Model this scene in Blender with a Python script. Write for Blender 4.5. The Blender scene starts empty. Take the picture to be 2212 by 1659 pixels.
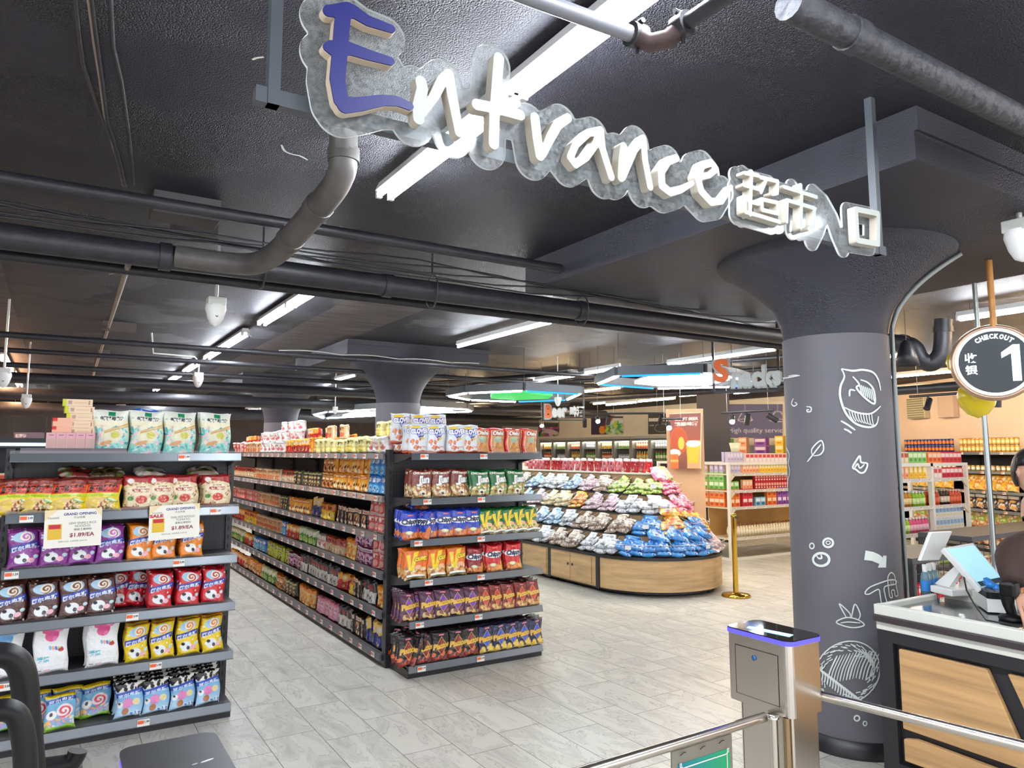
import bpy, bmesh, math, random
import numpy as np
from mathutils import Vector, Matrix
# ------------------------------------------------------------------ camera
S = bpy.context.scene
F = 1570.0; TP = .110; HY = 978.0; CX = 1106.0; H = 1.65
PIT = math.atan(TP); CY = HY - F*TP
YAW = math.atan((CX-119)/(F/math.cos(PIT)))
cam = bpy.data.cameras.new('camera'); co = bpy.data.objects.new('camera', cam); S.collection.objects.link(co)
cam.sensor_fit = 'HORIZONTAL'; cam.sensor_width = 36; cam.lens = 36*F/2212
cam.shift_y = -(829.5-CY)/2212
cam.clip_start = .05; cam.clip_end = 100
co.location = (0, 0, H); co.rotation_euler = (math.pi/2+PIT, 0, -YAW)
S.camera = co
# ------------------------------------------------------------------ world, exposure
W = bpy.data.worlds.new('world'); S.world = W; W.use_nodes = True
bg = W.node_tree.nodes['Background']; bg.inputs[0].default_value = (.95, .95, 1, 1); bg.inputs[1].default_value = 2.35
S.view_settings.view_transform = 'Standard'; S.view_settings.look = 'None'; S.view_settings.gamma = 1
S.view_settings.use_curve_mapping = False; S.view_settings.exposure = .25
S.cycles.max_bounces = 7; S.cycles.diffuse_bounces = 4; S.cycles.glossy_bounces = 3; S.cycles.transmission_bounces = 4
S.cycles.transparent_max_bounces = 14; S.cycles.sample_clamp_indirect = 4; S.cycles.caustics_reflective = False; S.cycles.caustics_refractive = False
S.cycles.use_adaptive_sampling = True; S.cycles.adaptive_threshold = .03
COL = S.collection
PI = math.pi
# ------------------------------------------------------------------ photo measurements to real points
fwd = (math.sin(YAW), math.cos(YAW)); rgt = (math.cos(YAW), -math.sin(YAW))
def ray(x, y):
    u = (x-CX)/F; v = -(y-CY)/F
    fh = math.cos(PIT)-v*math.sin(PIT); z = math.sin(PIT)+v*math.cos(PIT)
    return (fwd[0]*fh+rgt[0]*u, fwd[1]*fh+rgt[1]*u, z)
def atz(x, y, z=0):
    r = ray(x, y); t = (z-H)/r[2]; return Vector((r[0]*t, r[1]*t, z))
def atx(x, y, X):
    r = ray(x, y); t = X/r[0]; return Vector((X, r[1]*t, H+r[2]*t))
def aty(x, y, Y):
    r = ray(x, y); t = Y/r[1]; return Vector((r[0]*t, Y, H+r[2]*t))
def atd(x, y, d):
    r = ray(x, y); t = d/math.hypot(r[0], r[1]); return Vector((r[0]*t, r[1]*t, H+r[2]*t))
# ------------------------------------------------------------------ helpers
def s2l(c):
    c = np.clip(np.asarray(c, float), 0, 1)
    return np.where(c <= .04045, c/12.92, ((c+.055)/1.055)**2.4)
def hx(h):
    h = h.lstrip('#'); return tuple(int(h[i:i+2], 16)/255 for i in (0, 2, 4))
def lin(h): return tuple(float(v) for v in s2l(hx(h)))
MATS = {}
def mat(name, col='#808080', rough=.5, metal=0, emit=None, es=1, noise=0, nscale=8, bump=0, bscale=40, spec=.5, attr=False, coat=0, trans=0, alpha=1, stretch=None):
    if name in MATS: return MATS[name]
    m = bpy.data.materials.new(name); m.use_nodes = True; N = m.node_tree.nodes; L = m.node_tree.links
    b = N['Principled BSDF']; c = lin(col)
    b.inputs['Base Color'].default_value = (*c, 1); b.inputs['Roughness'].default_value = rough
    b.inputs['Metallic'].default_value = metal; b.inputs['Specular IOR Level'].default_value = spec
    b.inputs['Coat Weight'].default_value = coat; b.inputs['Transmission Weight'].default_value = trans; b.inputs['Alpha'].default_value = alpha
    tc = N.new('ShaderNodeTexCoord')
    src = tc.outputs['Object']
    if stretch:
        mp = N.new('ShaderNodeMapping'); mp.inputs['Scale'].default_value = stretch; L.new(src, mp.inputs[0]); src = mp.outputs[0]
    if attr:
        a = N.new('ShaderNodeVertexColor'); a.layer_name = 'Col'; L.new(a.outputs[0], b.inputs['Base Color'])
    elif noise:
        n = N.new('ShaderNodeTexNoise'); n.inputs['Scale'].default_value = nscale; n.inputs['Detail'].default_value = 5; L.new(src, n.inputs['Vector'])
        r = N.new('ShaderNodeValToRGB'); L.new(n.outputs[0], r.inputs[0])
        r.color_ramp.elements[0].position = .3; r.color_ramp.elements[1].position = .7
        r.color_ramp.elements[0].color = (*[v*(1-noise) for v in c], 1); r.color_ramp.elements[1].color = (*[min(1, v*(1+noise)) for v in c], 1)
        L.new(r.outputs[0], b.inputs['Base Color'])
    if bump:
        n2 = N.new('ShaderNodeTexNoise'); n2.inputs['Scale'].default_value = bscale; n2.inputs['Detail'].default_value = 4; L.new(src, n2.inputs['Vector'])
        bp = N.new('ShaderNodeBump'); bp.inputs['Strength'].default_value = bump; bp.inputs['Distance'].default_value = .02
        L.new(n2.outputs[0], bp.inputs['Height']); L.new(bp.outputs[0], b.inputs['Normal'])
    if emit:
        b.inputs['Emission Color'].default_value = (*lin(emit), 1); b.inputs['Emission Strength'].default_value = es
    MATS[name] = m; return m
def smooth(pts, m=6):
    P = [Vector(p) for p in pts]; Q = []
    for i in range(len(P)-1):
        p0 = P[max(i-1, 0)]; p1, p2 = P[i], P[i+1]; p3 = P[min(i+2, len(P)-1)]
        for k in range(m): t = k/m; Q.append(.5*((2*p1)+(p2-p0)*t+(2*p0-5*p1+4*p2-p3)*t*t+(-p0+3*p1-3*p2+p3)*t**3))
    return Q+[P[-1]]
class MB:
    def __init__(s): s.v = []; s.f = []; s.m = []; s.c = []; s.sm = []
    def add(s, vs, fs, mi=0, smooth=False):
        o = len(s.v); s.v += [tuple(v) for v in vs]; s.f += [tuple(i+o for i in f) for f in fs]; s.m += [mi]*len(fs); s.sm += [smooth]*len(fs); return s
    def box(s, x0, y0, z0, x1, y1, z1, mi=0, M=None):
        vs = [(x, y, z) for x in (x0, x1) for y in (y0, y1) for z in (z0, z1)]
        if M is not None: vs = [M @ Vector(v) for v in vs]
        return s.add(vs, [(0, 1, 3, 2), (4, 6, 7, 5), (0, 4, 5, 1), (2, 3, 7, 6), (0, 2, 6, 4), (1, 5, 7, 3)], mi)
    def tube(s, pts, r, n=10, mi=0, cap=True, smooth=True):
        pts = [Vector(p) for p in pts]; rs = r if isinstance(r, (list, tuple)) else [r]*len(pts)
        vs = []; fs = []; up = None
        for i, p in enumerate(pts):
            d = (pts[min(i+1, len(pts)-1)]-pts[max(i-1, 0)])
            if d.length < 1e-9: d = Vector((0, 0, 1))
            d.normalize()
            if up is None: up = Vector((0, 0, 1)) if abs(d.z) < .9 else Vector((1, 0, 0))
            a = d.cross(up)
            if a.length < 1e-4: a = d.orthogonal()
            a.normalize(); b = d.cross(a); up = -b if False else a.cross(d)
            for k in range(n):
                t = 2*PI*k/n; vs.append(p+a*math.cos(t)*rs[i]+b*math.sin(t)*rs[i])
        for i in range(len(pts)-1):
            for k in range(n): fs.append((i*n+k, i*n+(k+1) % n, (i+1)*n+(k+1) % n, (i+1)*n+k))
        s.add(vs, fs, mi, smooth)
        if cap: s.add(vs[:n], [tuple(range(n))], mi); s.add(vs[-n:], [tuple(range(n))[::-1]], mi)
        return s
    def lathe(s, prof, n=20, mi=0, c=(0, 0, 0), M=None, smooth=True, mis=None):
        vs = []; fs = []; ms = []
        for r, z in prof:
            for k in range(n):
                t = 2*PI*k/n; v = Vector((c[0]+r*math.cos(t), c[1]+r*math.sin(t), c[2]+z)); vs.append(M @ v if M is not None else v)
        o = len(s.v); s.v += [tuple(v) for v in vs]
        for i in range(len(prof)-1):
            for k in range(n):
                s.f.append((o+i*n+k, o+i*n+(k+1) % n, o+(i+1)*n+(k+1) % n, o+(i+1)*n+k)); s.m.append(mis[i] if mis else mi); s.sm.append(smooth)
        return s
    def prism(s, poly, a, b, axis='z', mi=0):
        n = len(poly)
        def P(p, h): return {'z': (p[0], p[1], h), 'y': (p[0], h, p[1]), 'x': (h, p[0], p[1])}[axis]
        vs = [P(p, a) for p in poly]+[P(p, b) for p in poly]
        fs = [(i, (i+1) % n, n+(i+1) % n, n+i) for i in range(n)]+[tuple(range(n))[::-1], tuple(range(n, 2*n))]
        return s.add(vs, fs, mi)
    def build(s, name, mats, parent=None, loc=None, bevel=0, rz=0):
        me = bpy.data.meshes.new(name); me.from_pydata(s.v, [], s.f)
        if not isinstance(mats, (list, tuple)): mats = [mats]
        for m in mats: me.materials.append(m)
        me.polygons.foreach_set('material_index', s.m); me.polygons.foreach_set('use_smooth', s.sm)
        bm = bmesh.new(); bm.from_mesh(me); bmesh.ops.recalc_face_normals(bm, faces=bm.faces); bm.to_mesh(me); bm.free()
        me.update(); o = bpy.data.objects.new(name, me); COL.objects.link(o)
        if parent is not None: o.parent = parent
        if loc is not None: o.location = loc
        if rz: o.rotation_euler[2] = rz
        if bevel:
            md = o.modifiers.new('bevel', 'BEVEL'); md.width = bevel; md.segments = 2; md.limit_method = 'ANGLE'
        return o
def tag(o, label, cat, group=None, kind=None):
    o['label'] = label
    if cat: o['category'] = cat
    if group: o['group'] = group
    if kind: o['kind'] = kind
    return o
def thing(name, label, cat, loc=(0, 0, 0), rz=0, group=None):
    o = bpy.data.objects.new(name, None); COL.objects.link(o); o.location = loc; o.rotation_euler[2] = rz; o.empty_display_size = .05
    return tag(o, label, cat, group)
def struct(o): o['kind'] = 'structure'; return o
def copy_tree(o, parent=None):
    c = o.copy(); COL.objects.link(c); c.parent = parent
    for ch in list(o.children): copy_tree(ch, c)
    return c
used = set()
def put(proto, loc, rot=(0, 0, 0), label=None, group=None, scale=None):
    if proto.name in used: o = copy_tree(proto)
    else: used.add(proto.name); o = proto
    o.location = loc; o.rotation_euler = rot
    if scale: o.scale = (scale,)*3 if isinstance(scale, (int, float)) else scale
    if label: o['label'] = label
    if group: o['group'] = group
    return o
ORD = ['first', 'second', 'third', 'fourth', 'fifth', 'sixth', 'seventh', 'eighth', 'ninth', 'tenth', 'eleventh', 'twelfth']
# ---- text -> triangles
_tc = {}
def text_tris(t, bold=.0):
    k = (t, bold)
    if k in _tc: return _tc[k]
    c = bpy.data.curves.new('t', 'FONT'); c.body = t; c.offset = bold; c.resolution_u = 3
    o = bpy.data.objects.new('t', c); COL.objects.link(o); bpy.context.view_layer.update()
    me = o.to_mesh(); me.calc_loop_triangles()
    v = np.array([tuple(p.co)[:2] for p in me.vertices]) if len(me.vertices) else np.zeros((3, 2))
    tr = np.array([tuple(q.vertices) for q in me.loop_triangles]) if len(me.loop_triangles) else np.zeros((0, 3), int)
    o.to_mesh_clear(); bpy.data.objects.remove(o); bpy.data.curves.remove(c)
    lo = v.min(0); hi = v.max(0); v = (v-lo)/np.maximum(hi-lo, 1e-6)
    _tc[k] = (v, tr, (hi-lo)); return _tc[k]
def text_mesh(mb, t, fn, x0, y0, x1, y1, mi=0, bold=0, depth=None):
    """letters filling the box x0..x1,y0..y1, sent through fn(x,y)->3D"""
    v, tr, _ = text_tris(t, bold)
    vs = [fn(x0+(x1-x0)*p[0], y0+(y1-y0)*p[1]) for p in v]
    mb.add(vs, [tuple(int(i) for i in q) for q in tr], mi)
class Cv:
    """printed pattern, x 0..1, y 0..A"""
    def __init__(s, A, nx=56, col='#ffffff', ss=2):
        s.A = A; s.nx = nx; s.ny = max(4, int(round(nx*A))); s.ss = ss
        X = (np.arange((s.nx+1)*ss)+.5)/((s.nx+1)*ss); Y = (np.arange((s.ny+1)*ss)+.5)/((s.ny+1)*ss)*A
        s.X, s.Y = np.meshgrid(X, Y); s.a = np.zeros(s.X.shape+(3,)); s.a[:] = hx(col)
    def m(s, mask, col): s.a[mask] = hx(col); return s
    def rect(s, x0, y0, x1, y1, col): return s.m((s.X > x0) & (s.X < x1) & (s.Y > y0*s.A) & (s.Y < y1*s.A), col)
    def wave(s, y, col, amp=.03, fr=2, ph=0, up=True, slope=0):
        yy = (y+slope*(s.X-.5))*s.A+amp*np.sin(s.X*fr*2*PI+ph); return s.m((s.Y > yy) if up else (s.Y < yy), col)
    def grad(s, y0, c0, y1, c1):
        t = np.clip((s.Y/s.A-y0)/(y1-y0), 0, 1)[..., None]; k = (s.Y/s.A >= y0) & (s.Y/s.A <= y1)
        g = np.array(hx(c0))*(1-t)+np.array(hx(c1))*t; s.a[k] = g[k]; return s
    def ell(s, x, y, rx, ry, col, rot=0):
        y *= s.A; c, n = math.cos(rot), math.sin(rot); dx = s.X-x; dy = s.Y-y
        return s.m(((dx*c+dy*n)/rx)**2+((-dx*n+dy*c)/ry)**2 < 1, col)
    def swirl(s, x, y, r, c1, c2, k=5, sq=1):
        dx = (s.X-x)/r; dy = (s.Y-y*s.A)/(r*sq); d = np.hypot(dx, dy); t = np.arctan2(dy, dx)
        s.m(d < 1, c1); return s.m((d < 1) & (np.sin(d*k*2.2+t*1.0+dx*2) > .1), c2)
    def poly(s, pts, col):
        k = np.zeros(s.X.shape, bool); n = len(pts)
        for i in range(n):
            x0, y0 = pts[i]; x1, y1 = pts[(i+1) % n]; y0 *= s.A; y1 *= s.A
            if y0 == y1: continue
            c = ((s.Y > min(y0, y1)) & (s.Y <= max(y0, y1))) & (s.X < x0+(s.Y-y0)*(x1-x0)/(y1-y0)); k ^= c
        return s.m(k, col)
    def spots(s, n, x0, y0, x1, y1, r, cols, seed=0, el=.6):
        R = random.Random(seed)
        for i in range(n): s.ell(R.uniform(x0, x1), R.uniform(y0, y1), r*R.uniform(.6, 1.2), r*R.uniform(.6, 1.2)*el, R.choice(cols), R.uniform(0, 3))
        return s
    def text(s, t, x0, y0, x1, y1, col, slope=0, bold=.03, shear=0, out=None):
        if out:
            for dx, dy in ((.02, 0), (-.02, 0), (0, .02), (0, -.02)): s.text(t, x0+dx, y0+dy/s.A, x1+dx, y1+dy/s.A, out, slope, bold, shear)
        v, tr, _ = text_tris(t, bold); P = np.empty(v.shape)
        P[:, 0] = x0+(x1-x0)*v[:, 0]+shear*v[:, 1]*(y1-y0); P[:, 1] = (y0+(y1-y0)*v[:, 1]+slope*(v[:, 0]-.5))*s.A
        h = s.X.shape; c = np.array(hx(col)); N = (s.nx+1)*s.ss; NY = (s.ny+1)*s.ss
        for a, b, d in tr:
            A, B, D = P[a], P[b], P[d]; i0 = max(0, int(min(A[0], B[0], D[0])*N)-1); i1 = min(h[1], int(max(A[0], B[0], D[0])*N)+2)
            j0 = max(0, int(min(A[1], B[1], D[1])/s.A*NY)-1); j1 = min(h[0], int(max(A[1], B[1], D[1])/s.A*NY)+2)
            if i0 >= i1 or j0 >= j1: continue
            X = s.X[j0:j1, i0:i1]; Y = s.Y[j0:j1, i0:i1]
            e = lambda p, q: (q[0]-p[0])*(Y-p[1])-(q[1]-p[1])*(X-p[0])
            w0, w1, w2 = e(A, B), e(B, D), e(D, A); k = ((w0 >= 0) & (w1 >= 0) & (w2 >= 0)) | ((w0 <= 0) & (w1 <= 0) & (w2 <= 0))
            s.a[j0:j1, i0:i1][k] = c
        return s
    def out(s):
        q = s.a.reshape(s.ny+1, s.ss, s.nx+1, s.ss, 3).mean((1, 3)); return q
def setcol(me, cols):
    at = me.color_attributes.new('Col', 'FLOAT_COLOR', 'POINT')
    a = np.ones((len(me.vertices), 4)); a[:, :3] = s2l(cols); at.data.foreach_set('color', a.ravel())
M_BAG = mat('printed_foil', attr=True, rough=.24, spec=.7, bump=.55, bscale=26)
M_MATTE = mat('printed_card', attr=True, rough=.6)
M_CLEAR = mat('printed_film', attr=True, rough=.16, spec=.9, coat=.3, bump=.6, bscale=34)
def fab_mesh(cv, w, h, t, seed=0, kind='bag', name='bag'):
    """pillow bag standing on z=0 facing -y; kind pouch / bag / box"""
    nx, ny = cv.nx, cv.ny; R = random.Random(seed); c = cv.out()
    U, V = np.meshgrid(np.linspace(0, 1, nx+1), np.linspace(0, 1, ny+1))
    if kind == 'box':
        X = (U-.5)*w; Z = V*h; Yf = np.full(U.shape, -t/2); Yb = -Yf
    else:
        ph = [R.uniform(0, 6.28) for _ in range(12)]
        a = np.abs(2*U-1); b = np.abs(2*V-1)
        f = (1-a**2.4)**.55
        g = np.clip((1-b)/.16, 0, 1) if kind == 'bag' else np.where(V > .5, np.clip((1-V)/.5, 0, 1)**.8, 1-.35*(1-np.clip(V/.08, 0, 1)))
        g = np.sin(g*PI/2)**.8; T = t/2*f*g
        wr = (np.sin(U*21+ph[0]+4*np.sin(V*5+ph[1]))*np.clip((b-.35), 0, 1)+.6*np.sin((U+V)*14+ph[2])*np.sin((U-V)*11+ph[3])+.35*np.sin(V*37+ph[4]+3*U)*a**3)
        T1 = T*(1+.10*wr); T2 = T*(1+.08*np.sin(U*9+ph[5])*np.sin(V*8+ph[6]))
        cr = .0022*np.sin(U*nx*1.3)*(b > .92) if kind == 'bag' else 0
        X = (U-.5)*w*(1-.07*g*(t/w)/.4)+.006*np.sin(V*7+ph[7])*a; Z = V*h+.004*np.sin(U*6+ph[8])*b
        bend = .02*(V-.5)**2*h/.2; Yf = -T1+cr-bend+.004*np.sin(U*5+ph[9]); Yb = T2+cr-bend+.004*np.sin(U*5+ph[9])
        k = (a > .999) | (b > .999); Yb = np.where(k, Yf, Yb)
    n = (nx+1)*(ny+1)
    fr = np.stack([X, Yf, Z], -1).reshape(-1, 3); bk = np.stack([X, Yb, Z], -1).reshape(-1, 3)
    vs = np.concatenate([fr, bk]); i = np.arange(n).reshape(ny+1, nx+1)
    q = np.stack([i[:-1, :-1], i[:-1, 1:], i[1:, 1:], i[1:, :-1]], -1).reshape(-1, 4)
    fs = [q, q[:, ::-1]+n]
    if kind == 'box':
        for e in (i[:, 0], i[::-1, -1], i[0, ::-1], i[-1, :]):
            fs.append(np.stack([e[:-1], e[1:], e[1:]+n, e[:-1]+n], -1))
    fs = np.concatenate(fs); me = bpy.data.meshes.new(name); me.from_pydata(vs.tolist(), [], fs.tolist())
    cb = c.reshape(-1, 3); cc = np.concatenate([cb, cb[::-1]*.6+cb.mean(0)*.4 if kind != 'box' else cb])
    setcol(me, cc)
    if kind != 'box': me.polygons.foreach_set('use_smooth', [True]*len(me.polygons))
    me.update(); return me
def pack(name, cv, w, h, t, label, cat='snack bag', seed=0, kind='bag', m=None):
    me = fab_mesh(cv, w, h, t, seed, kind, name); me.materials.append(m or (M_BAG if kind != 'box' else M_MATTE))
    o = bpy.data.objects.new(name, me); COL.objects.link(o); tag(o, label, cat); return o
# ------------------------------------------------------------------ room shell
ZC = 3.05
def floor_mat():
    m = bpy.data.materials.new('floor_tile'); m.use_nodes = True; N = m.node_tree.nodes; L = m.node_tree.links; b = N['Principled BSDF']
    tc = N.new('ShaderNodeTexCoord'); sep = N.new('ShaderNodeSeparateXYZ'); cmb = N.new('ShaderNodeCombineXYZ'); L.new(tc.outputs['Object'], sep.inputs[0])
    ax = N.new('ShaderNodeMath'); ax.operation = 'ADD'; ax.inputs[1].default_value = -2.617+.3*20; L.new(sep.outputs[0], ax.inputs[0])
    ay = N.new('ShaderNodeMath'); ay.operation = 'ADD'; ay.inputs[1].default_value = -3.25+.62*20; L.new(sep.outputs[1], ay.inputs[0])
    L.new(ay.outputs[0], cmb.inputs[0]); L.new(ax.outputs[0], cmb.inputs[1])
    br = N.new('ShaderNodeTexBrick'); br.offset = .31; br.offset_frequency = 2; br.inputs['Scale'].default_value = 1; br.inputs['Mortar Size'].default_value = .0022
    br.inputs['Mortar Smooth'].default_value = .1; br.inputs['Brick Width'].default_value = .62; br.inputs['Row Height'].default_value = .3; br.inputs['Bias'].default_value = 0
    br.inputs['Color1'].default_value = (.9, .9, .9, 1); br.inputs['Color2'].default_value = (1, 1, 1, 1); br.inputs['Mortar'].default_value = (.1, .1, .1, 1)
    L.new(cmb.outputs[0], br.inputs['Vector'])
    # per-tile offset for the veins
    fl = N.new('ShaderNodeVectorMath'); fl.operation = 'MULTIPLY'; fl.inputs[1].default_value = (37, 61, 17); L.new(br.outputs['Color'], fl.inputs[0])
    ad = N.new('ShaderNodeVectorMath'); ad.operation = 'ADD'; L.new(fl.outputs[0], ad.inputs[0])
    rot = N.new('ShaderNodeMapping'); rot.inputs['Rotation'].default_value = (0, 0, .7); rot.inputs['Scale'].default_value = (5, 1.6, 1); L.new(tc.outputs['Object'], rot.inputs[0]); L.new(rot.outputs[0], ad.inputs[1])
    n1 = N.new('ShaderNodeTexNoise'); n1.inputs['Scale'].default_value = 1.1; n1.inputs['Detail'].default_value = 8; n1.inputs['Roughness'].default_value = .62; n1.inputs['Distortion'].default_value = 1.5; L.new(ad.outputs[0], n1.inputs['Vector'])
    r1 = N.new('ShaderNodeValToRGB'); e = r1.color_ramp.elements; e[0].position = .3; e[0].color = (*lin('#bab9b1'), 1); e[1].position = .62; e[1].color = (*lin('#e0ded4'), 1)
    x = r1.color_ramp.elements.new(.495); x.color = (*lin('#dad8ce'), 1); x = r1.color_ramp.elements.new(.505); x.color = (*lin('#aeaca4'), 1); x = r1.color_ramp.elements.new(.52); x.color = (*lin('#dcdad0'), 1)
    L.new(n1.outputs[0], r1.inputs[0])
    mx = N.new('ShaderNodeMix'); mx.data_type = 'RGBA'; mx.blend_type = 'MULTIPLY'; mx.inputs[0].default_value = .9; L.new(r1.outputs[0], mx.inputs[6]); L.new(br.outputs['Color'], mx.inputs[7]); L.new(mx.outputs[2], b.inputs['Base Color'])
    b.inputs['Roughness'].default_value = .33; b.inputs['Specular IOR Level'].default_value = .35
    bp = N.new('ShaderNodeBump'); bp.inputs['Strength'].default_value = .25; bp.inputs['Distance'].default_value = .002; bp.invert = True; L.new(br.outputs['Fac'], bp.inputs['Height']); L.new(bp.outputs[0], b.inputs['Normal'])
    return m
def ceil_mat(name='ceiling_paint', boards=True, col='#2e2e36', strength=1.0):
    m = bpy.data.materials.new(name); m.use_nodes = True; N = m.node_tree.nodes; L = m.node_tree.links; b = N['Principled BSDF']
    tc = N.new('ShaderNodeTexCoord'); c = lin(col)
    v = N.new('ShaderNodeTexVoronoi'); v.inputs['Scale'].default_value = 150 if boards else 130; L.new(tc.outputs['Object'], v.inputs['Vector'])
    n = N.new('ShaderNodeTexNoise'); n.inputs['Scale'].default_value = 125 if boards else 90; n.inputs['Detail'].default_value = 2; L.new(tc.outputs['Object'], n.inputs['Vector'])
    ml = N.new('ShaderNodeMath'); ml.operation = 'MULTIPLY_ADD'; ml.inputs[1].default_value = -1.3; L.new(v.outputs['Distance'], ml.inputs[0]); L.new(n.outputs[0], ml.inputs[2])
    # smooth trowelled patches
    pn = N.new('ShaderNodeTexNoise'); pn.inputs['Scale'].default_value = 1.1; pn.inputs['Detail'].default_value = 3; L.new(tc.outputs['Object'], pn.inputs['Vector'])
    pr = N.new('ShaderNodeMapRange'); pr.inputs[1].default_value = .5; pr.inputs[2].default_value = .42; L.new(pn.outputs[0], pr.inputs[0])
    st = N.new('ShaderNodeMath'); st.operation = 'MULTIPLY'; st.inputs[1].default_value = strength
    sa = N.new('ShaderNodeMath'); sa.operation = 'MULTIPLY_ADD'; sa.inputs[1].default_value = .75; sa.inputs[2].default_value = .25; L.new(pr.outputs[0], sa.inputs[0]); 
    mask = sa.outputs[0]
    if boards:
        sep = N.new('ShaderNodeSeparateXYZ'); L.new(tc.outputs['Object'], sep.inputs[0])
        def step(src, edge, up=True):
            q = N.new('ShaderNodeMath'); q.operation = 'GREATER_THAN' if up else 'LESS_THAN'; q.inputs[1].default_value = edge; L.new(src, q.inputs[0]); return q.outputs[0]
        def op(a, bb, o):
            q = N.new('ShaderNodeMath'); q.operation = o; L.new(a, q.inputs[0]); L.new(bb, q.inputs[1]); return q.outputs[0]
        X, Y = sep.outputs[0], sep.outputs[1]
        s1 = op(step(X, -.42, False), step(Y, 4.6), 'MULTIPLY'); s2 = op(op(step(X, 2.2), step(X, 3.0, False), 'MULTIPLY'), step(Y, 5.2), 'MULTIPLY')
        bd = op(s1, s2, 'MAXIMUM'); inv = N.new('ShaderNodeMath'); inv.operation = 'SUBTRACT'; inv.inputs[0].default_value = 1; L.new(bd, inv.inputs[1])
        mask = op(mask, inv.outputs[0], 'MULTIPLY')
        mp = N.new('ShaderNodeMapping'); mp.inputs['Scale'].default_value = (1.2, 14, 1); L.new(tc.outputs['Object'], mp.inputs[0])
        bn = N.new('ShaderNodeTexNoise'); bn.inputs['Scale'].default_value = 1.6; bn.inputs['Detail'].default_value = 5; L.new(mp.outputs[0], bn.inputs['Vector'])
        br = N.new('ShaderNodeValToRGB'); L.new(bn.outputs[0], br.inputs[0]); br.color_ramp.elements[0].position = .35; br.color_ramp.elements[1].position = .6
        br.color_ramp.elements[0].color = (*lin('#37343a'), 1); br.color_ramp.elements[1].color = (*lin('#5d5756'), 1)
    L.new(mask, st.inputs[0])
    bp = N.new('ShaderNodeBump'); bp.inputs['Distance'].default_value = .03 if boards else .018; L.new(st.outputs[0], bp.inputs['Strength']); L.new(ml.outputs[0], bp.inputs['Height']); L.new(bp.outputs[0], b.inputs['Normal'])
    cr = N.new('ShaderNodeValToRGB'); L.new(pn.outputs[0], cr.inputs[0]); cr.color_ramp.elements[0].position = .35; cr.color_ramp.elements[1].position = .65
    cr.color_ramp.elements[0].color = (*[q*1.25 for q in c], 1); cr.color_ramp.elements[1].color = (*[q*.8 for q in c], 1)
    if boards:
        mx = N.new('ShaderNodeMix'); mx.data_type = 'RGBA'; L.new(bd, mx.inputs[0]); L.new(cr.outputs[0], mx.inputs[6]); L.new(br.outputs[0], mx.inputs[7]); L.new(mx.outputs[2], b.inputs['Base Color'])
    else: L.new(cr.outputs[0], b.inputs['Base Color'])
    b.inputs['Roughness'].default_value = .56; b.inputs['Specular IOR Level'].default_value = .3
    return m
M_CEIL = ceil_mat(); M_CEIL2 = ceil_mat('capital_paint', False, '#3b3b43', .55)
M_PIPE = mat('pipe_paint', '#26262b', .45, noise=.3, nscale=14, bump=.15, bscale=30)
M_BLACK = mat('black_steel', '#26262a', .42, noise=.12, nscale=20)
M_DARK = mat('dark_grey_steel', '#37373b', .4, noise=.1, nscale=15)
M_WHITE = mat('white_enamel', '#e8e9e6', .4)
M_CHROME = mat('polished_steel', '#d4d2cc', .07, 1)
M_TUBE = mat('tube_light', '#ffffff', emit='#f1f7ff', es=110)
M_TUBEW = mat('warm_tube_light', '#ffffff', emit='#ffc090', es=90)
M_TUBEF = mat('far_tube_light', '#ffffff', emit='#eef7fb', es=70)
M_TUBEH = mat('hall_fill_tube', '#ffffff', emit='#ffd9a6', es=210)  # warm glow for the tubes added to brighten the hall
struct(MB().box(-9, -4, -.05, 17.5, 26, 0).build('floor', floor_mat()))
ceil_o = struct(MB().box(-9, -4, ZC, 17.5, 26, ZC+.2).build('ceiling', M_CEIL))
M_PEACH = mat('peach_wall_paint', '#f5dac2', .75, noise=.04, nscale=2)
M_CREAM = mat('cream_wall_paint', '#e6e1d4', .75, noise=.04, nscale=2)
M_DKWALL = mat('dark_wall_paint', '#7a7270', .7, noise=.15, nscale=2)
a0 = Vector((15.3, 10.0)); a1 = Vector((12.9, 3.4))
struct(MB().prism([(a0.x, a0.y), (a1.x, a1.y), (a1.x+.2, a1.y), (a0.x+.2, a0.y)], 0, ZC).build('wall_right', M_PEACH))
struct(MB().box(15.3, 10.0, 0, 15.5, 25.5, ZC).build('wall_right_far', M_CREAM))
struct(MB().box(-9, 25.3, 0, 15.5, 25.5, ZC).build('wall_far', M_DKWALL))
struct(MB().box(-9, 4, 0, -8.8, 25.5, ZC).build('wall_left', M_DKWALL))
# drop panels round the columns
def drop(name, x0, y0, x1, y1, z):
    mb = MB().box(x0, y0, z, x1, y1, ZC+.01); mb.box(x0, y0-.015, z+.12, x1, y0, z+.22)
    struct(mb.build(name, M_CEIL2))
drop('trim_1', 2.88, 1.53, 5.4, 4.42, 2.83)
drop('trim_2', 2.98, 8.6, 5.0, 10.9, 2.87)
drop('trim_3', 2.7, 13.2, 4.6, 15.2, 2.87)
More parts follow.
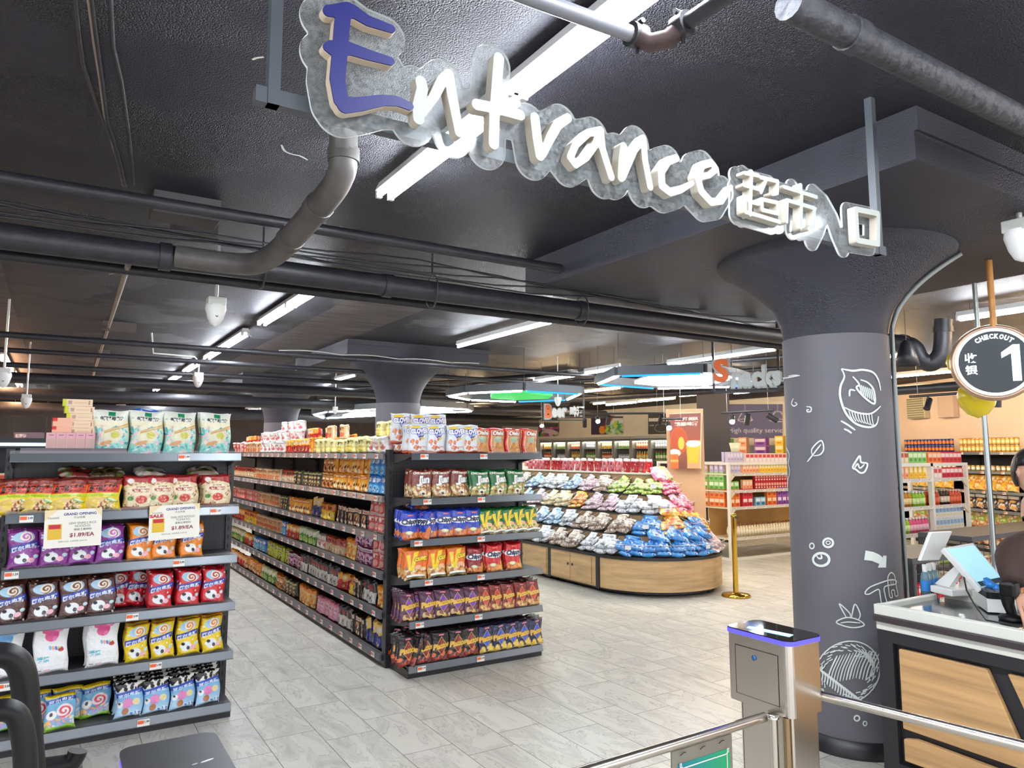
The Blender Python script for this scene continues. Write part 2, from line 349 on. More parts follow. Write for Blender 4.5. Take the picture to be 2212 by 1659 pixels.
# ------------------------------------------------------------------ columns
def column(x, y, r, R, zt, zw, label, dark='#646268', low=True, seg=64):
    t = thing('column', label, 'column', (x, y, 0))
    prof = [(r-.004, 0), (r-.004, zw)]
    MB().lathe(prof, seg).build('shaft', mat('column_wrap', dark, .6, noise=.05, nscale=3), t)
    if low: MB().lathe([(r+.003, 0), (r+.003, .095), (r-.004, .095)], seg).build('base_band', mat('black_base', '#1b1b1e', .4, noise=.2), t)
    pr = []
    for i in range(15):
        k = i/14; pr.append((r-.01+(R-r)*(k**2.1), zw+(zt-.03-zw)*k))
    pr.append((R, zt))
    MB().lathe(pr, seg).build('capital', M_CEIL2, t)
    return t
PX, PY, PR = 4.01, 2.69, .304
col1 = column(PX, PY, PR, .68, 2.83, 2.335, 'large dark grey round column with white chalk drawings beside the checkout counter')
column(3.92, 9.2, .304, .66, 2.87, 2.31, 'round grey column standing behind the middle snack shelves')
column(3.55, 13.85, .304, .66, 2.87, 2.2, 'far round grey column above the back of the noodle aisle')
# chalk drawings on the near column
def cyl_hit(px, py):
    r = ray(px, py); a = r[0]**2+r[1]**2; b = -2*(r[0]*PX+r[1]*PY); c = PX*PX+PY*PY-PR*PR; d = b*b-4*a*c
    t = (-b-math.sqrt(max(d, 0)))/(2*a); x, y, z = r[0]*t, r[1]*t, H+r[2]*t
    th = math.atan2(y-PY, x-PX); th0 = math.atan2(-PY, -PX); q = (th-th0+PI) % (2*PI)-PI
    return (q*PR, z)
def on_cyl(s, z):
    th = math.atan2(-PY, -PX)+s/PR; r = PR+.0012
    return (r*math.cos(th), r*math.sin(th), z)
def ribbon(mb, pts, w, fn, closed=False, mi=0):
    """flat stroke through 2-D pts, then onto a surface"""
    P = [Vector(p) for p in pts]
    if closed: P.append(P[0])
    Q = []
    n = len(P)
    for i in range(n-1):
        p0 = P[i-1] if i > 0 else (P[-2] if closed else P[0]); p1, p2 = P[i], P[i+1]; p3 = P[i+2] if i+2 < n else (P[1] if closed else P[-1])
        m = max(4, int((p2-p1).length/.006))
        for k in range(m):
            t = k/m; Q.append(.5*((2*p1)+(p2-p0)*t+(2*p0-5*p1+4*p2-p3)*t*t+(-p0+3*p1-3*p2+p3)*t**3))
    Q.append(P[-1]); N = len(Q); L = []
    for i, q in enumerate(Q):
        d = Q[min(i+1, N-1)]-Q[max(i-1, 0)]
        if d.length < 1e-9: d = Vector((1, 0))
        d.normalize(); nn = Vector((-d.y, d.x)); k = w*(1 if closed else min(1, .55+.45*math.sin(PI*(i+.5)/N)*1.6)); L.append((q+nn*k, q-nn*k))
    o = len(mb.v)
    for a, b in L: mb.v += [fn(*a), fn(*b)]
    for i in range(N-1): mb.f.append((o+2*i, o+2*i+1, o+2*i+3, o+2*i+2)); mb.m.append(mi); mb.sm.append(False)
M_CHALK = mat('chalk_white', '#dfe6df', .8)
def A(ox, oy, s): return lambda pts: [cyl_hit(ox+x*s, oy+y*s) for x, y in pts]
def draw(name, strokes):
    mb = MB()
    for st in strokes: ribbon(mb, st[0], st[1], on_cyl, len(st) > 2 and st[2])
    return mb.build(name, M_CHALK, col1)
c1 = A(1500, 860, .3219); c2 = A(1250, 1200, .4349); c3 = A(1620, 500, .2773)
R_ = random.Random(3)
peach = [(c3([(712, 1070), (735, 1130), (705, 1210), (705, 1300), (750, 1420), (830, 1500), (930, 1525), (985, 1500), (1000, 1440)]), .006), (c3([(712, 1070), (800, 1085), (880, 1078), (960, 1100), (1000, 1160), (1018, 1240)]), .006),
         (c3([(735, 1370), (800, 1400), (880, 1420), (950, 1415), (1018, 1360)]), .005), (c3([(800, 1130), (850, 1190), (830, 1220), (900, 1300), (970, 1340), (965, 1240), (920, 1180), (860, 1155)]), .006), (c3([(775, 1285), (780, 1235), (820, 1240)]), .005)]
for k in range(9): x = 770+k*22; peach.append((c3([(x, 1395+k*3), (x+14, 1440+k*8), (x+35, 1475+k*5)]), .003))
for k in range(7): x = 850+k*16; peach.append((c3([(x, 1190+k*6), (x+12, 1230+k*8), (x+20, 1270+k*9)]), .004))
peach += [(c3([(708, 1475), (760, 1505), (820, 1548)]), .005), (c3([(733, 1538), (765, 1552), (792, 1572)]), .005)]
draw('peach_drawing', peach)
draw('cherry_drawing', [(c3([(205, 1050), (240, 1080), (245, 1135), (205, 1100)]), .003, True), (c3([(200, 1110), (240, 1140), (290, 1140), (390, 1122)]), .004), (c3([(270, 1140), (215, 1190), (195, 1240)]), .004), (c3([(215, 1235), (240, 1290), (230, 1370), (205, 1385), (192, 1330), (198, 1260)]), .004, True), (c3([(300, 1128), (340, 1120), (380, 1120)]), .003)])
draw('swirl_drawings', [(c3([(340, 1300), (325, 1340), (345, 1360), (368, 1345), (350, 1330)]), .004), (c3([(440, 1365), (475, 1370), (475, 1400), (450, 1405), (445, 1390), (462, 1388)]), .004)])
leaf = lambda c, sc=1: None
draw('leaf_drawing', [(c1([(758, 428), (792, 385), (850, 310)]), .004), (c1([(792, 385), (790, 340), (850, 285), (868, 340), (845, 378), (800, 388)]), .004)])
draw('bud_drawing', [(c1([(1062, 465), (1085, 420), (1110, 388), (1118, 430), (1160, 440), (1145, 490), (1115, 502), (1085, 480)]), .005, True), (c1([(1075, 470), (1095, 440), (1110, 470), (1140, 445)]), .004)])
circ = lambda f, cx, cy, rx, ry: f([(cx+rx*math.cos(2*PI*k/10), cy+ry*math.sin(2*PI*k/10)) for k in range(10)])
draw('bubble_drawings', [(circ(c1, 898, 971, 33, 29), .006, True), (circ(c1, 898, 970, 14, 11), .003, True), (circ(c1, 789, 992, 15, 18), .004, True), (circ(c1, 851, 1083, 54, 43), .007, True), (c1([(820, 1058), (835, 1075), (855, 1072), (850, 1050)]), .005)])
ar = MB(); ar.add([on_cyl(*p) for p in c1([(1148, 1022), (1200, 1032), (1240, 1050), (1264, 1070), (1266, 1056), (1288, 1058), (1285, 1137), (1230, 1137), (1240, 1113), (1190, 1092), (1138, 1086)])], [tuple(range(11))]); ar.build('arrow_drawing', M_CHALK, col1)
draw('lettering', [(c2([(1422, 185), (1450, 155), (1520, 128), (1560, 120), (1578, 128), (1570, 142), (1520, 155), (1522, 200), (1530, 238), (1505, 238), (1497, 200), (1488, 168), (1440, 192)]), .0035, True), (c2([(1545, 205), (1538, 160), (1535, 110), (1550, 85), (1568, 100), (1576, 150), (1585, 195), (1572, 200), (1566, 172), (1553, 176), (1558, 205)]), .0035, True), (circ(c2, 1556, 132, 6, 14), .002, True)])
draw('flower_drawing', [(c2([(1280, 330), (1330, 308), (1385, 318), (1418, 345), (1370, 358), (1320, 350)]), .0035, True), (c2([(1330, 308), (1295, 240), (1345, 285), (1350, 308)]), .0035), (c2([(1355, 308), (1372, 242), (1398, 290), (1390, 318)]), .0035), (c2([(1300, 335), (1340, 330), (1400, 335)]), .003)])
nut = []
for a in range(0, 360, 9):
    t = math.radians(a); cx, cy, rx, ry = 1335, 580, 160, 155
    for k in range(2):
        q = R_.uniform(.72, 1.0); t2 = t+R_.uniform(-.05, .05)
        p = lambda q, t: (cx+rx*q*math.cos(t)+(-18*math.sin(t)), cy+ry*q*math.sin(t))
        nut.append((c2([p(1.0, t2), p(1.0, t2+.12), p(.99, t2+.22)]), .003))
        nut.append((c2([p(q, t2), p(q-.04, t2+.1), p(q-.05, t2+.18)]), .0025))
for k in range(15):
    x = 1225+k*16; y0 = 470+abs(k-9)*3
    nut.append((c2([(x+60, y0), (x+25, y0+75), (x+8, y0+140)]), R_.uniform(.002, .004)))
for k in range(16):
    x = 1190+k*13; y = 560+k*10; nut.append((c2([(x, y), (x+22, y+25), (x+18, y+62)]), .0035))
    nut.append((c2([(x, y), (x+12, y+8), (x+20, y+12)]), .006))
for k in range(12): nut.append((c2([(1400+R_.uniform(-60, 60), 470+R_.uniform(-25, 45)), (1415+k*4, 485+k*3), (1425+k*4, 500+k*6)]), .0022))
draw('hazelnut_drawing', nut)
draw('berry_drawing', [(c1([(552, 268), (600, 300), (635, 370), (632, 440), (640, 500), (625, 600), (578, 715)]), .004)]+[(c1([(560+k*6, 400+k*12), (600+k*3, 420+k*14), (622, 470+k*16)]), .003) for k in range(11)]+[(c1([(562, 300+k*22), (580+k*5, 305+k*20), (600+k*3, 330+k*14)]), .0025) for k in range(5)])
draw('small_bubble_drawings', [(circ(c2, 1382, 808, 13, 13), .004, True), (circ(c2, 1422, 834, 9, 11), .003, True)])
for k, (pts, w_) in enumerate((([(608, 312), (615, 325), (630, 332), (648, 336), (665, 345)], .006), ([(1075, 348), (1090, 350), (1110, 356)], .005), ([(545, 128), (555, 124), (570, 122)], .005), ([(235, 592), (262, 588)], .004))):
    mb = MB(); ribbon(mb, [atz(a, b, ZC).xy for a, b in pts], w_, lambda x, y: (x, y, ZC-.002)); mb.build('paint_chip', M_CHALK, ceil_o)
# conduit up the near column
def col_side(z, out, turn=0):
    k = max(0, (z-2.335)/(2.80-2.335)); r = PR-.006+(.68-PR+.006)*min(1, k)**2.1+out
    a = math.atan2(-math.sin(math.radians(56.2)), math.cos(math.radians(56.2)))-turn; return (PX+r*math.cos(a), PY+r*math.sin(a), z)
zc_ = [.0, .5, .9, 1.4, 1.9, 2.3, 2.4, 2.5, 2.58, 2.65, 2.7, 2.74, 2.775, 2.80]
MB().tube(smooth([col_side(z, .016) for z in zc_], 3), .013, 10).build('conduit', mat('pale_grey_conduit', '#9aa19f', .45))
tag(bpy.data.objects['conduit'], 'pale grey cable conduit strapped down the side of the big column', 'conduit')
tag(MB().tube([col_side(z, .008+.006*math.sin(z*9), .075) for z in zc_], .005, 6).build('cable', M_BLACK), 'black cable running beside the conduit on the big column', 'cable')
# ------------------------------------------------------------------ fluorescent lights
def tube_light(p0, p1, label, n=2, tm=None, hang=0, grp=None, housing=.055, drop_=.0):
    t = thing('fluorescent_light', label, 'ceiling light', (0, 0, 0), 0, grp)
    p0 = Vector(p0); p1 = Vector(p1); d = (p1-p0); L = d.length; c = (p0+p1)/2; t.location = c; t.rotation_euler[2] = math.atan2(d.y, d.x)
    hw = housing*.9 if n == 2 or housing > .06 else .028
    mb = MB().prism([(-hw, .022), (-hw*.6, .07), (hw*.6, .07), (hw, .022)], -L/2, L/2, 'x'); mb.build('housing', M_WHITE, t)
    tm = tm or M_TUBE
    for s in ((-.032, .032) if n == 2 else (0,)):
        b = MB().tube([(-L/2+.02, s, 0), (L/2-.02, s, 0)], .0145, 10); tb = b.build('tube', tm, t)
        for e in (-L/2, L/2-.022): MB().box(e, s-.014, -.016, e+.022, s+.014, .03).build('lamp_holder', M_WHITE, tb)
    hang = max(hang, ZC-p0.z-.07) if p0.z < 2.93 else 0
    if hang > .01:
        MB().tube([(-L*.35, 0, .07), (-L*.35, 0, .07+hang)], .003, 5).tube([(L*.35, 0, .07), (L*.35, 0, .07+hang)], .003, 5).build('hanger', M_BLACK, t)
    return t
zL = 2.96
x = 1.36
tube_light((x, 2.19, zL), (x, 3.42, zL), 'twin tube light nearest behind the hanging entrance sign')
tube_light((x, .93, zL), (x, 2.16, zL), 'twin tube light above the hanging entrance sign at the top of the picture')
tube_light((x, -.35, zL), (x, .88, zL), 'twin tube light overhead next to the entrance')
tube_light((3.6, -.6, zL), (3.6, .6, zL), 'added out-of-view tube light over the entrance rail'); tube_light((-1.6, -.3, zL), (-1.6, .9, zL), 'added out-of-view tube light over the left of the entrance')  # extra tubes added out of view to light the entrance side
tube_light((-1.6, 1.4, zL), (-1.6, 2.6, zL), 'added out-of-view tube light left of the entrance sign')  # one more added tube, outside the view
xr = 1.72
ys = [atz(640, 652, zL).y, atz(565, 700, zL).y]
rows = [(5.75-.3, 6.5), (6.52, 7.6), (8.35, 9.55), (9.57, 10.8), (11.6, 12.8), (13.4, 14.6), (15.2, 17.0)]
nm = ['bright twin tube light below the big pipe, nearest of the aisle row', 'second twin tube light of the row along the aisle', 'third twin tube light of the row along the aisle', 'fourth twin tube light of the row with a white elbow', 'fifth twin tube light of the aisle row, far off', 'sixth twin tube light of the aisle row, far off', 'last twin tube light of the aisle row']
for (a, b), l in zip(rows, nm): tube_light((xr, a, zL), (xr, b, zL), l)
def strip(px0, px1, z, label, n=1, tm=None, hang=0, Xfix=None):
    a = atz(*px0, z); b = atz(*px1, z); X = (a.x+b.x)/2 if Xfix is None else Xfix; a.x = b.x = X
    return tube_light(a, b, label, n, tm, hang)
strip((1226, 687), (988, 749), 2.93, 'long single tube light over the middle snack shelves', 1)
tube_light((6.9, 5.35, 2.82), (6.9, 7.1, 2.82), 'single tube light hung just left of the big column', 1, None, .15)
strip((1945, 634), (2260, 566), 2.9, 'long tube light right behind the flared top of the big column', 1)
strip((2070, 690), (2260, 662), 2.9, 'white boxed tube light behind the orange pole', 2)
strip((1905, 818), (2075, 800), 2.85, 'tube light low behind the checkout sign', 1, M_TUBEF)
strip((1147, 824), (1256, 812), 2.75, 'tube light above the green lit panel', 1, M_TUBEF, .2)
strip((1262, 807), (1340, 796), 2.75, 'short tube light at the left of the white lit panel', 1, M_TUBEF, .2)
strip((642, 848), (712, 828), 2.9, 'tube light behind the middle column capital', 1, M_TUBEF); strip((722, 822), (772, 811), 2.9, 'short tube light touching the middle column capital', 1, M_TUBEF)
strip((1310, 875), (1376, 869), 2.62, 'small far tube light above the beer sign wall', 1, M_TUBEF, .35); strip((1388, 868), (1448, 860), 2.62, 'small far tube light left of the snack sign', 1, M_TUBEF, .35)
strip((1590, 850), (1630, 845), 2.7, 'small far tube light under the snack sign', 1, M_TUBEF, .3); strip((1160, 868), (1118, 872), 2.8, 'tiny far tube light under the green panel', 1, M_TUBEF)
strip((50, 835), (18, 803), 2.96, 'warm tube light far left, lower of the pair', 2, M_TUBEW); strip((24, 800), (2, 768), 2.96, 'warm tube light far left, upper of the pair', 2, M_TUBEW)
tube_light(atz(-5, 893, 2.6), atz(60, 893, 2.6), 'white tube light far left behind the pink boxes', 1, M_TUBEF); tube_light(atz(62, 894, 2.6), atz(112, 894, 2.6), 'second white tube light far left behind the pink boxes', 1, M_TUBEF)
tube_light(atz(252, 880, 2.7), atz(270, 880, 2.7), 'tiny light above the blue packet', 2, M_TUBEF); tube_light(atz(532, 886, 2.7), atz(562, 885, 2.7), 'tiny light above the red packets', 2, M_TUBEF)
for i, (gx, gy) in enumerate(((7.2, 9.6), (7.2, 12.6), (9.6, 5.2), (9.6, 8.2), (9.6, 11.2), (11.8, 4.6), (11.8, 7.6), (12.2, 11.0), (12.2, 14.2), (5.4, 15.5), (-2.2, 7.5), (-2.2, 11), (-2.2, 15), (8.4, 2.2), (8.4, -.8), (1.0, 20), (5, 20), (9, 17), (12, 19), (-5, 18))):
    tube_light((gx, gy, 2.95), (gx, gy+1.2, 2.95), 'added ceiling tube light brightening the shop hall further back', 1, (M_TUBEH if gx > 6 else M_TUBEF) if gx > 0 else M_TUBEW, 0, 'added tube lights further back', .15)  # added tubes fill the hall with light; wide housings shield the ceiling
# hexagonal light frames
def hexa(name, outer, inner, z, cols, pcol, pes, label, hang):
    t = thing('hexagon_light', label, 'hanging light', (0, 0, 0)); O = [atz(*p, z) for p in outer]; I = [atz(*p, z) for p in inner]
    c = sum(O, Vector())/len(O); t.location = c; n = len(O)
    mb = MB()
    for i in range(n):
        a = O[i]-c; b = O[(i+1) % n]-c; d = (b-a).normalized(); nn = Vector((-d.y, d.x, 0))*.05
        mb.add([a+nn, b+nn, b-nn, a-nn]+[p+Vector((0, 0, .1)) for p in (a+nn, b+nn, b-nn, a-nn)], [(0, 1, 2, 3), (4, 5, 6, 7), (0, 1, 5, 4), (1, 2, 6, 5), (2, 3, 7, 6), (3, 0, 4, 7)])
    mb.build('frame', mat('dull_grey_frame', '#5c6064', .6), t)
    for i in range(n):
        a = O[i]-c; b = O[(i+1) % n]-c; k = cols[i]
        MB().tube([a+(b-a)*.04-Vector((0, 0, .005)), b+(a-b)*.04-Vector((0, 0, .005))], .016, 8).build('light_strip', M_TUBEF if k == 'w' else mat('blue_strip', '#0a3a80', .6, emit='#1488ff', es=2.2), t)
    if I:
        poly = [((p-c).x, (p-c).y) for p in I]
        MB().prism(poly, .0, .03).build('light_panel', mat('panel_'+name, '#1a6a38' if name == 'green' else '#ffffff', .6, emit=pcol, es=pes), t); MB().prism([(x*1.03, y*1.03) for x, y in poly], .032, .05).build('panel_light_shield', mat('grey_aluminium', '#8b8f93', .4, .6), t)  # plate above the panel is added to keep its glow off the ceiling
    mh = MB()
    for p in O: q = p-c; mh.tube([(q.x, q.y, .1), (q.x, q.y, hang)], .004, 5)
    mh.build('hanging_wire', M_BLACK, t)
hexa('green', [(969, 855), (1009, 848), (1132, 843), (1253, 850), (1225, 863), (1117, 867), (1015, 863)], [(1062, 852), (1132, 849), (1194, 855), (1184, 862), (1112, 864.5), (1060, 861)], 2.48, 'wwbwbww', '#18d858', .75, 'hanging hexagon light with a green panel', .57)
hexa('white', [(1292, 829), (1336, 811), (1520, 805), (1582, 814), (1628, 826), (1582, 834.5), (1415, 838)], [(1371, 829), (1407, 817.5), (1501, 814), (1576, 821), (1531, 833), (1425, 834.5)], 2.55, 'wbwwbwb', '#ffe9cc', 9, 'hanging hexagon light with a bright white panel left of the snack sign', .5)
hexa('far', [(678, 895), (706, 889), (906, 878), (1005, 883), (1018, 888), (900, 892), (700, 903)], [(740, 900), (760, 894), (950, 885), (975, 889), (880, 894)], 2.42, 'wwwwwww', '#fffaf0', 14, 'far hanging hexagon light behind the middle column', .63)
# ------------------------------------------------------------------ pipes, cables, cameras
def pipe(name, pts, r, label, cat='pipe', m=None, n=14, fit=()):
    t = thing(name, label, cat, pts[0]) if fit else None; o = Vector(pts[0])
    if not fit: return tag(MB().tube(pts, r, n).build(name, m or M_PIPE), label, cat)
    MB().tube([Vector(p)-o for p in pts], r, n).build('pipe', m or M_PIPE, t)
    for p, d in fit:
        p = Vector(p)-o; d = Vector(d).normalized(); MB().tube([p-d*.03, p+d*.03], r*1.13, n).build('collar', m or M_PIPE, t)
    return t
dx = (1, 0, 0)
pipe('main_pipe', [(-5, 4.32, 2.72), (7.0, 4.32, 2.72)], .068, 'thick black main pipe crossing under the ceiling from left to the big column', fit=[((.45, 4.32, 2.72), dx), ((1.75, 4.32, 2.72), dx), ((3.3, 4.32, 2.72), dx)])
pipe('pipe', [(-5, 3.95, 2.9), (2.86, 3.95, 2.9)], .032, 'thinner black pipe above and in front of the main pipe')
pipe('pipe', [(-5, 4.75, 2.72), (6.5, 4.75, 2.72)], .03, 'thin black pipe behind the main pipe')
pp = [aty(742, 268, 3.0), aty(742, 345, 3.02), aty(736, 378, 3.06), aty(715, 415, 3.16), aty(660, 480, 3.45), aty(615, 530, 3.75), aty(585, 555, 3.95), aty(545, 570, 4.1), aty(480, 567, 4.22), aty(380, 553, 4.28)]
pp[0].z = 3.06
pipe('drain_pipe', smooth(pp), .062, 'grey drain pipe dropping from the ceiling and bending into the main pipe', m=mat('worn_grey_pipe', '#514d4b', .45, noise=.25, nscale=10), fit=[(pp[1]+Vector((0, 0, .02)), (0, 0, 1)), ((pp[3]+pp[4])/2*1.0, pp[4]-pp[3]), (pp[4]*.3+pp[5]*.7, pp[5]-pp[4])])
cb = MB()
for k in range(5):
    pts = []
    for i in range(40): X = -5+i*.3; pts.append((X, 4.24-.02*k, 2.795+.012*k+.02*math.sin(X*2.1+k)-.012*math.sin(X*5+k*2)))
    cb.tube(pts, .0055, 5)
tag(cb.build('cable_bundle', M_BLACK), 'bundle of thin black cables sagging along the main pipe', 'cable')
hg = MB()
for X in (.95, 2.05, 3.3):
    hg.tube([(X+.02, 4.32+.09*math.cos(a), 2.72+.11*math.sin(a)) for a in [2*PI*i/16 for i in range(17)]], .006, 6).tube([(X+.02, 4.32, 2.83), (X+.02, 4.32, 3.05)], .006, 6)
    hg.build('pipe_hanger', M_BLACK); tag(bpy.data.objects['pipe_hanger'] if X < 1 else COL.objects[-1], 'black ring hanger holding the main pipe to the ceiling', 'hanger', 'ring hangers on the main pipe'); hg = MB()
w = mat('pale_conduit', '#a9a9a2', .5)
y1 = atz(0, 722, 2.72).y
pipe('sprinkler_pipe', [(-5, y1, 2.72), (7.2, y1, 2.72)], .03, 'sprinkler pipe with a pale cable over the aisle', fit=[((.6+1.15*k, y1, 2.72), dx) for k in range(5)])
pts = [(2.0+i*.1, y1-.01, 2.756+.02*abs(math.sin(i*.45))) for i in range(26)]; pipe('cable', pts, .006, 'pale cable lying on the sprinkler pipe', 'cable', w, 6)
for k, (yy, z, r, l) in enumerate(((9.2, 2.72, .028, 'second thin pipe across the ceiling further back'), (11.4, 2.62, .075, 'thick far pipe crossing behind the noodle shelf tops'), (11.05, 2.75, .035, 'thin far pipe above the thick far pipe'), (12.7, 2.5, .09, 'far black pipe low over the back of the aisle'), (16, 2.45, .12, 'distant thick pipe over the back of the shop'))):
    pipe('pipe', [(-8, yy, z), (7.4+k, yy, z)], r, l)
pipe('rope_pipe', [aty(277, 572, 4.6)+Vector((0, 0, 0)), atz(240, 690, 2.98), atz(222, 745, 2.98), atz(205, 800, 2.98), atz(196, 830, 2.98)], .016, 'speckled bare conduit running away along the left ceiling', 'conduit', mat('speckled_conduit', '#8d8378', .7, noise=.5, nscale=60))
bb = MB()
for (px, py, dxx) in ((258, 570, .1), (258, 712, .16), (225, 768, .07)):
    p = atz(px, py, 2.97); bb = MB().box(-dxx, -.03, -.02, dxx, .03, .09); tag(bb.build('ceiling_bracket', mat('brown_grey_paint', '#5a504d', .6), None, p), 'small black bracket on the left ceiling beside the bare conduit', 'bracket', 'brackets beside the bare conduit')
for l, pts, r, mm in (('black cable on the ceiling, leftmost of four at top left', [(163, -5), (172, 80), (180, 140), (215, 240), (245, 310), (266, 400)], .008, M_PIPE), ('pale pinkish cable on the ceiling at top left', [(190, -5), (202, 90), (215, 170), (225, 250), (245, 320), (268, 402)], .005, mat('dusty_cable', '#8d7f76', .6)), ('thick black cable beside the pale cable at top left', [(198, -5), (210, 90), (222, 180), (232, 260), (255, 330), (272, 402)], .008, M_PIPE), ('black cable on the ceiling, rightmost of four at top left', [(238, -5), (244, 100), (262, 175), (278, 290), (290, 400)], .008, M_PIPE)):
    pipe('cable', [atz(a, b, 3.035) for a, b in pts], r, l, 'cable', mm, 8)
for l, (px, py), s in (('larger black junction box on the ceiling at the upper left', (400, 455), (.17, .1, .1)), ('smaller black junction box beside the main pipe', (420, 498), (.13, .06, .06))):
    p = atz(px, py, 3.05-s[2]*.6); b = MB().box(-s[0], -s[1], -s[2]*.6, s[0], s[1], s[2]*.7); o = b.build('junction_box', mat('dusty_black_box', '#4a4546', .55, noise=.15), None, p, .004); tag(o, l, 'junction box')
# pipes at the top right
p0, p1 = atz(1100, -22, 2.8), atz(1375, 78, 2.8); q0, q1 = atz(1475, 55, 2.8), atz(1600, -30, 2.8)
t = thing('sprinkler_main', 'grey sprinkler pipe with a bolted red and black coupling above the sign', 'pipe', p1)
MB().tube([p0-p1, Vector((0, 0, 0))], .022, 16).build('pipe', mat('grey_galvanised', '#7e8088', .35, .3), t); MB().tube([q0-p1, q1-p1], .022, 16).build('branch_pipe', M_PIPE, t)
c = MB().tube([Vector((-.01, 0, 0)), (q0-p1)*.3+Vector((0, 0, -.03)), (q0-p1)*.7+Vector((0, 0, -.03)), q0-p1], .026, 14); c.build('elbow', mat('red_primer', '#3a2826', .5, noise=.6, nscale=30), t)
for v_ in (Vector((0, 0, 0)), q0-p1):
    d = (p1-p0).normalized() if v_.length < .01 else (q1-q0).normalized()
    MB().tube([v_-d*.022, v_+d*.022], .034, 14).tube([v_+Vector((0, 0, .032))-d.cross(Vector((0, 0, 1)))*.03, v_+Vector((0, 0, .032))+d.cross(Vector((0, 0, 1)))*.03], .008, 8).tube([v_+Vector((0, 0, -.03)), v_+Vector((0, 0, -.055))], .006, 6).build('clamp', M_BLACK, t)
a = atz(1745, -8, 2.9); b = atz(2330, 345, 2.9); a.y = b.y = (a.y+b.y)/2
pipe('insulated_pipe', [a-Vector((.02, 0, 0)), b], .047, 'thick rough grey insulated pipe at the top right', m=mat('rough_insulation', '#36373c', .6, noise=.35, nscale=30, bump=.8, bscale=22), fit=[(a+Vector((.28, 0, 0)), dx)])
pt = [atd(1880, 735, 8.5), atd(1950, 742, 8.5), atd(1975, 752, 8.5), atd(1988, 775, 8.5), atd(2010, 785, 8.5), atd(2030, 770, 8.5), atd(2036, 745, 8.5), atd(2037, 712, 8.5), atd(2038, 690, 8.5)]
pipe('trap_pipe', smooth(pt), .085, 'looping grey drain trap pipe right of the big column', fit=[(pt[1], dx), (pt[7], (0, 0, 1))])
tag(MB().lathe([(.02, .25), (.05, .22), (.09, .1), (.11, 0), (.1, 0), (.08, .1)], 16).tube([(0, 0, .25), (0, 0, ZC-atd(1960, 790, 8.0).z)], .004, 6).build('pendant_lamp', M_BLACK, None, atd(1960, 790, 8.0)), 'small black bell pendant lamp below the trap pipe', 'lamp')
# ceiling beams of the right hall
for k, (yy, zz) in enumerate(((15.2, 2.5),)):
    pass
bm_ = [((905, 905), (1560, 870), 2.32, 9.6), ]
pipe('duct_rail', [(6.9, 14.5, 2.62), (9.3, 6.2, 2.62)], .05, 'dark steel beam slanting over the candy island', 'beam')
pipe('duct_rail', [(9.2, 5.4, 2.45), (9.2, .5, 2.45)], .06, 'dark steel beam over the checkout at right', 'beam')
pipe('pipe', [(4.6, 13.5, 2.85), (8.0, 5.2, 2.85)], .03, 'black cable tray slanting across the right ceiling', 'pipe')
pipe('pipe', [(4.6, 15.0, 2.8), (8.9, 5.2, 2.8)], .03, 'second black cable tray slanting across the right ceiling', 'pipe')
# security cameras
def cctv(loc, zc, s=1, bend=0, l=''):
    t = thing('security_camera', l, 'security camera', loc)
    MB().box(-.055*s, -.055*s, .02*s, .055*s, .055*s, .075*s).build('mount_box', mat('dusty_white_plastic', '#d5d8d0', .5, noise=.1), t, None, .006)
    MB().lathe([(.062*s, .03*s), (.066*s, 0), (.058*s, -.03*s), (.05*s, -.06*s), (.03*s, -.1*s), (0.001, -.115*s)], 20).build('housing', M_WHITE, t)
    MB().lathe([(.0, 0), (.009*s, 0)], 12, M=Matrix.Translation((0, -.052*s, -.05*s)) @ Matrix.Rotation(PI/2, 4, 'X')).build('lens', M_BLACK, t)
    h = zc-loc[2]-.07*s
    pts = [(0, 0, .07*s), (0, 0, .07*s+h)] if not bend else [(0, 0, .07*s), (0, 0, .2), (-.05, 0, .26), (-.5, 0, .27), (-.53, 0, ZC-loc[2])]
    MB().tube(pts, .012*s, 10).build('stem', mat('pale_tube', '#cfd3cf', .35, .4), t)
cctv(aty(466, 668, 4.75), 2.98, .95, 0, 'white security camera hanging on a stem below the main pipe')
cctv(aty(428, 818, 9.4), 2.9, .95, 1, 'small white security camera on a curved arm along the light row')
cctv(aty(8, 812, 8.0), 3.05, .95, 0, 'white security camera at the left edge under the warm lights')
cctv(aty(57, 864, 11.0), 3.05, .95, 0, 'small security camera far left above the pink boxes')
cctv(atd(2205, 512, 4.3), 2.83, 1.1, 0, 'white security camera at the right edge behind the orange pole')
cctv(atd(724, 885, 13), 3.05, .7, 0, 'tiny white security camera left of the middle column'); cctv(atd(1205, 866, 10.5), 3.05, .7, 0, 'tiny white globe camera under the green lit panel')
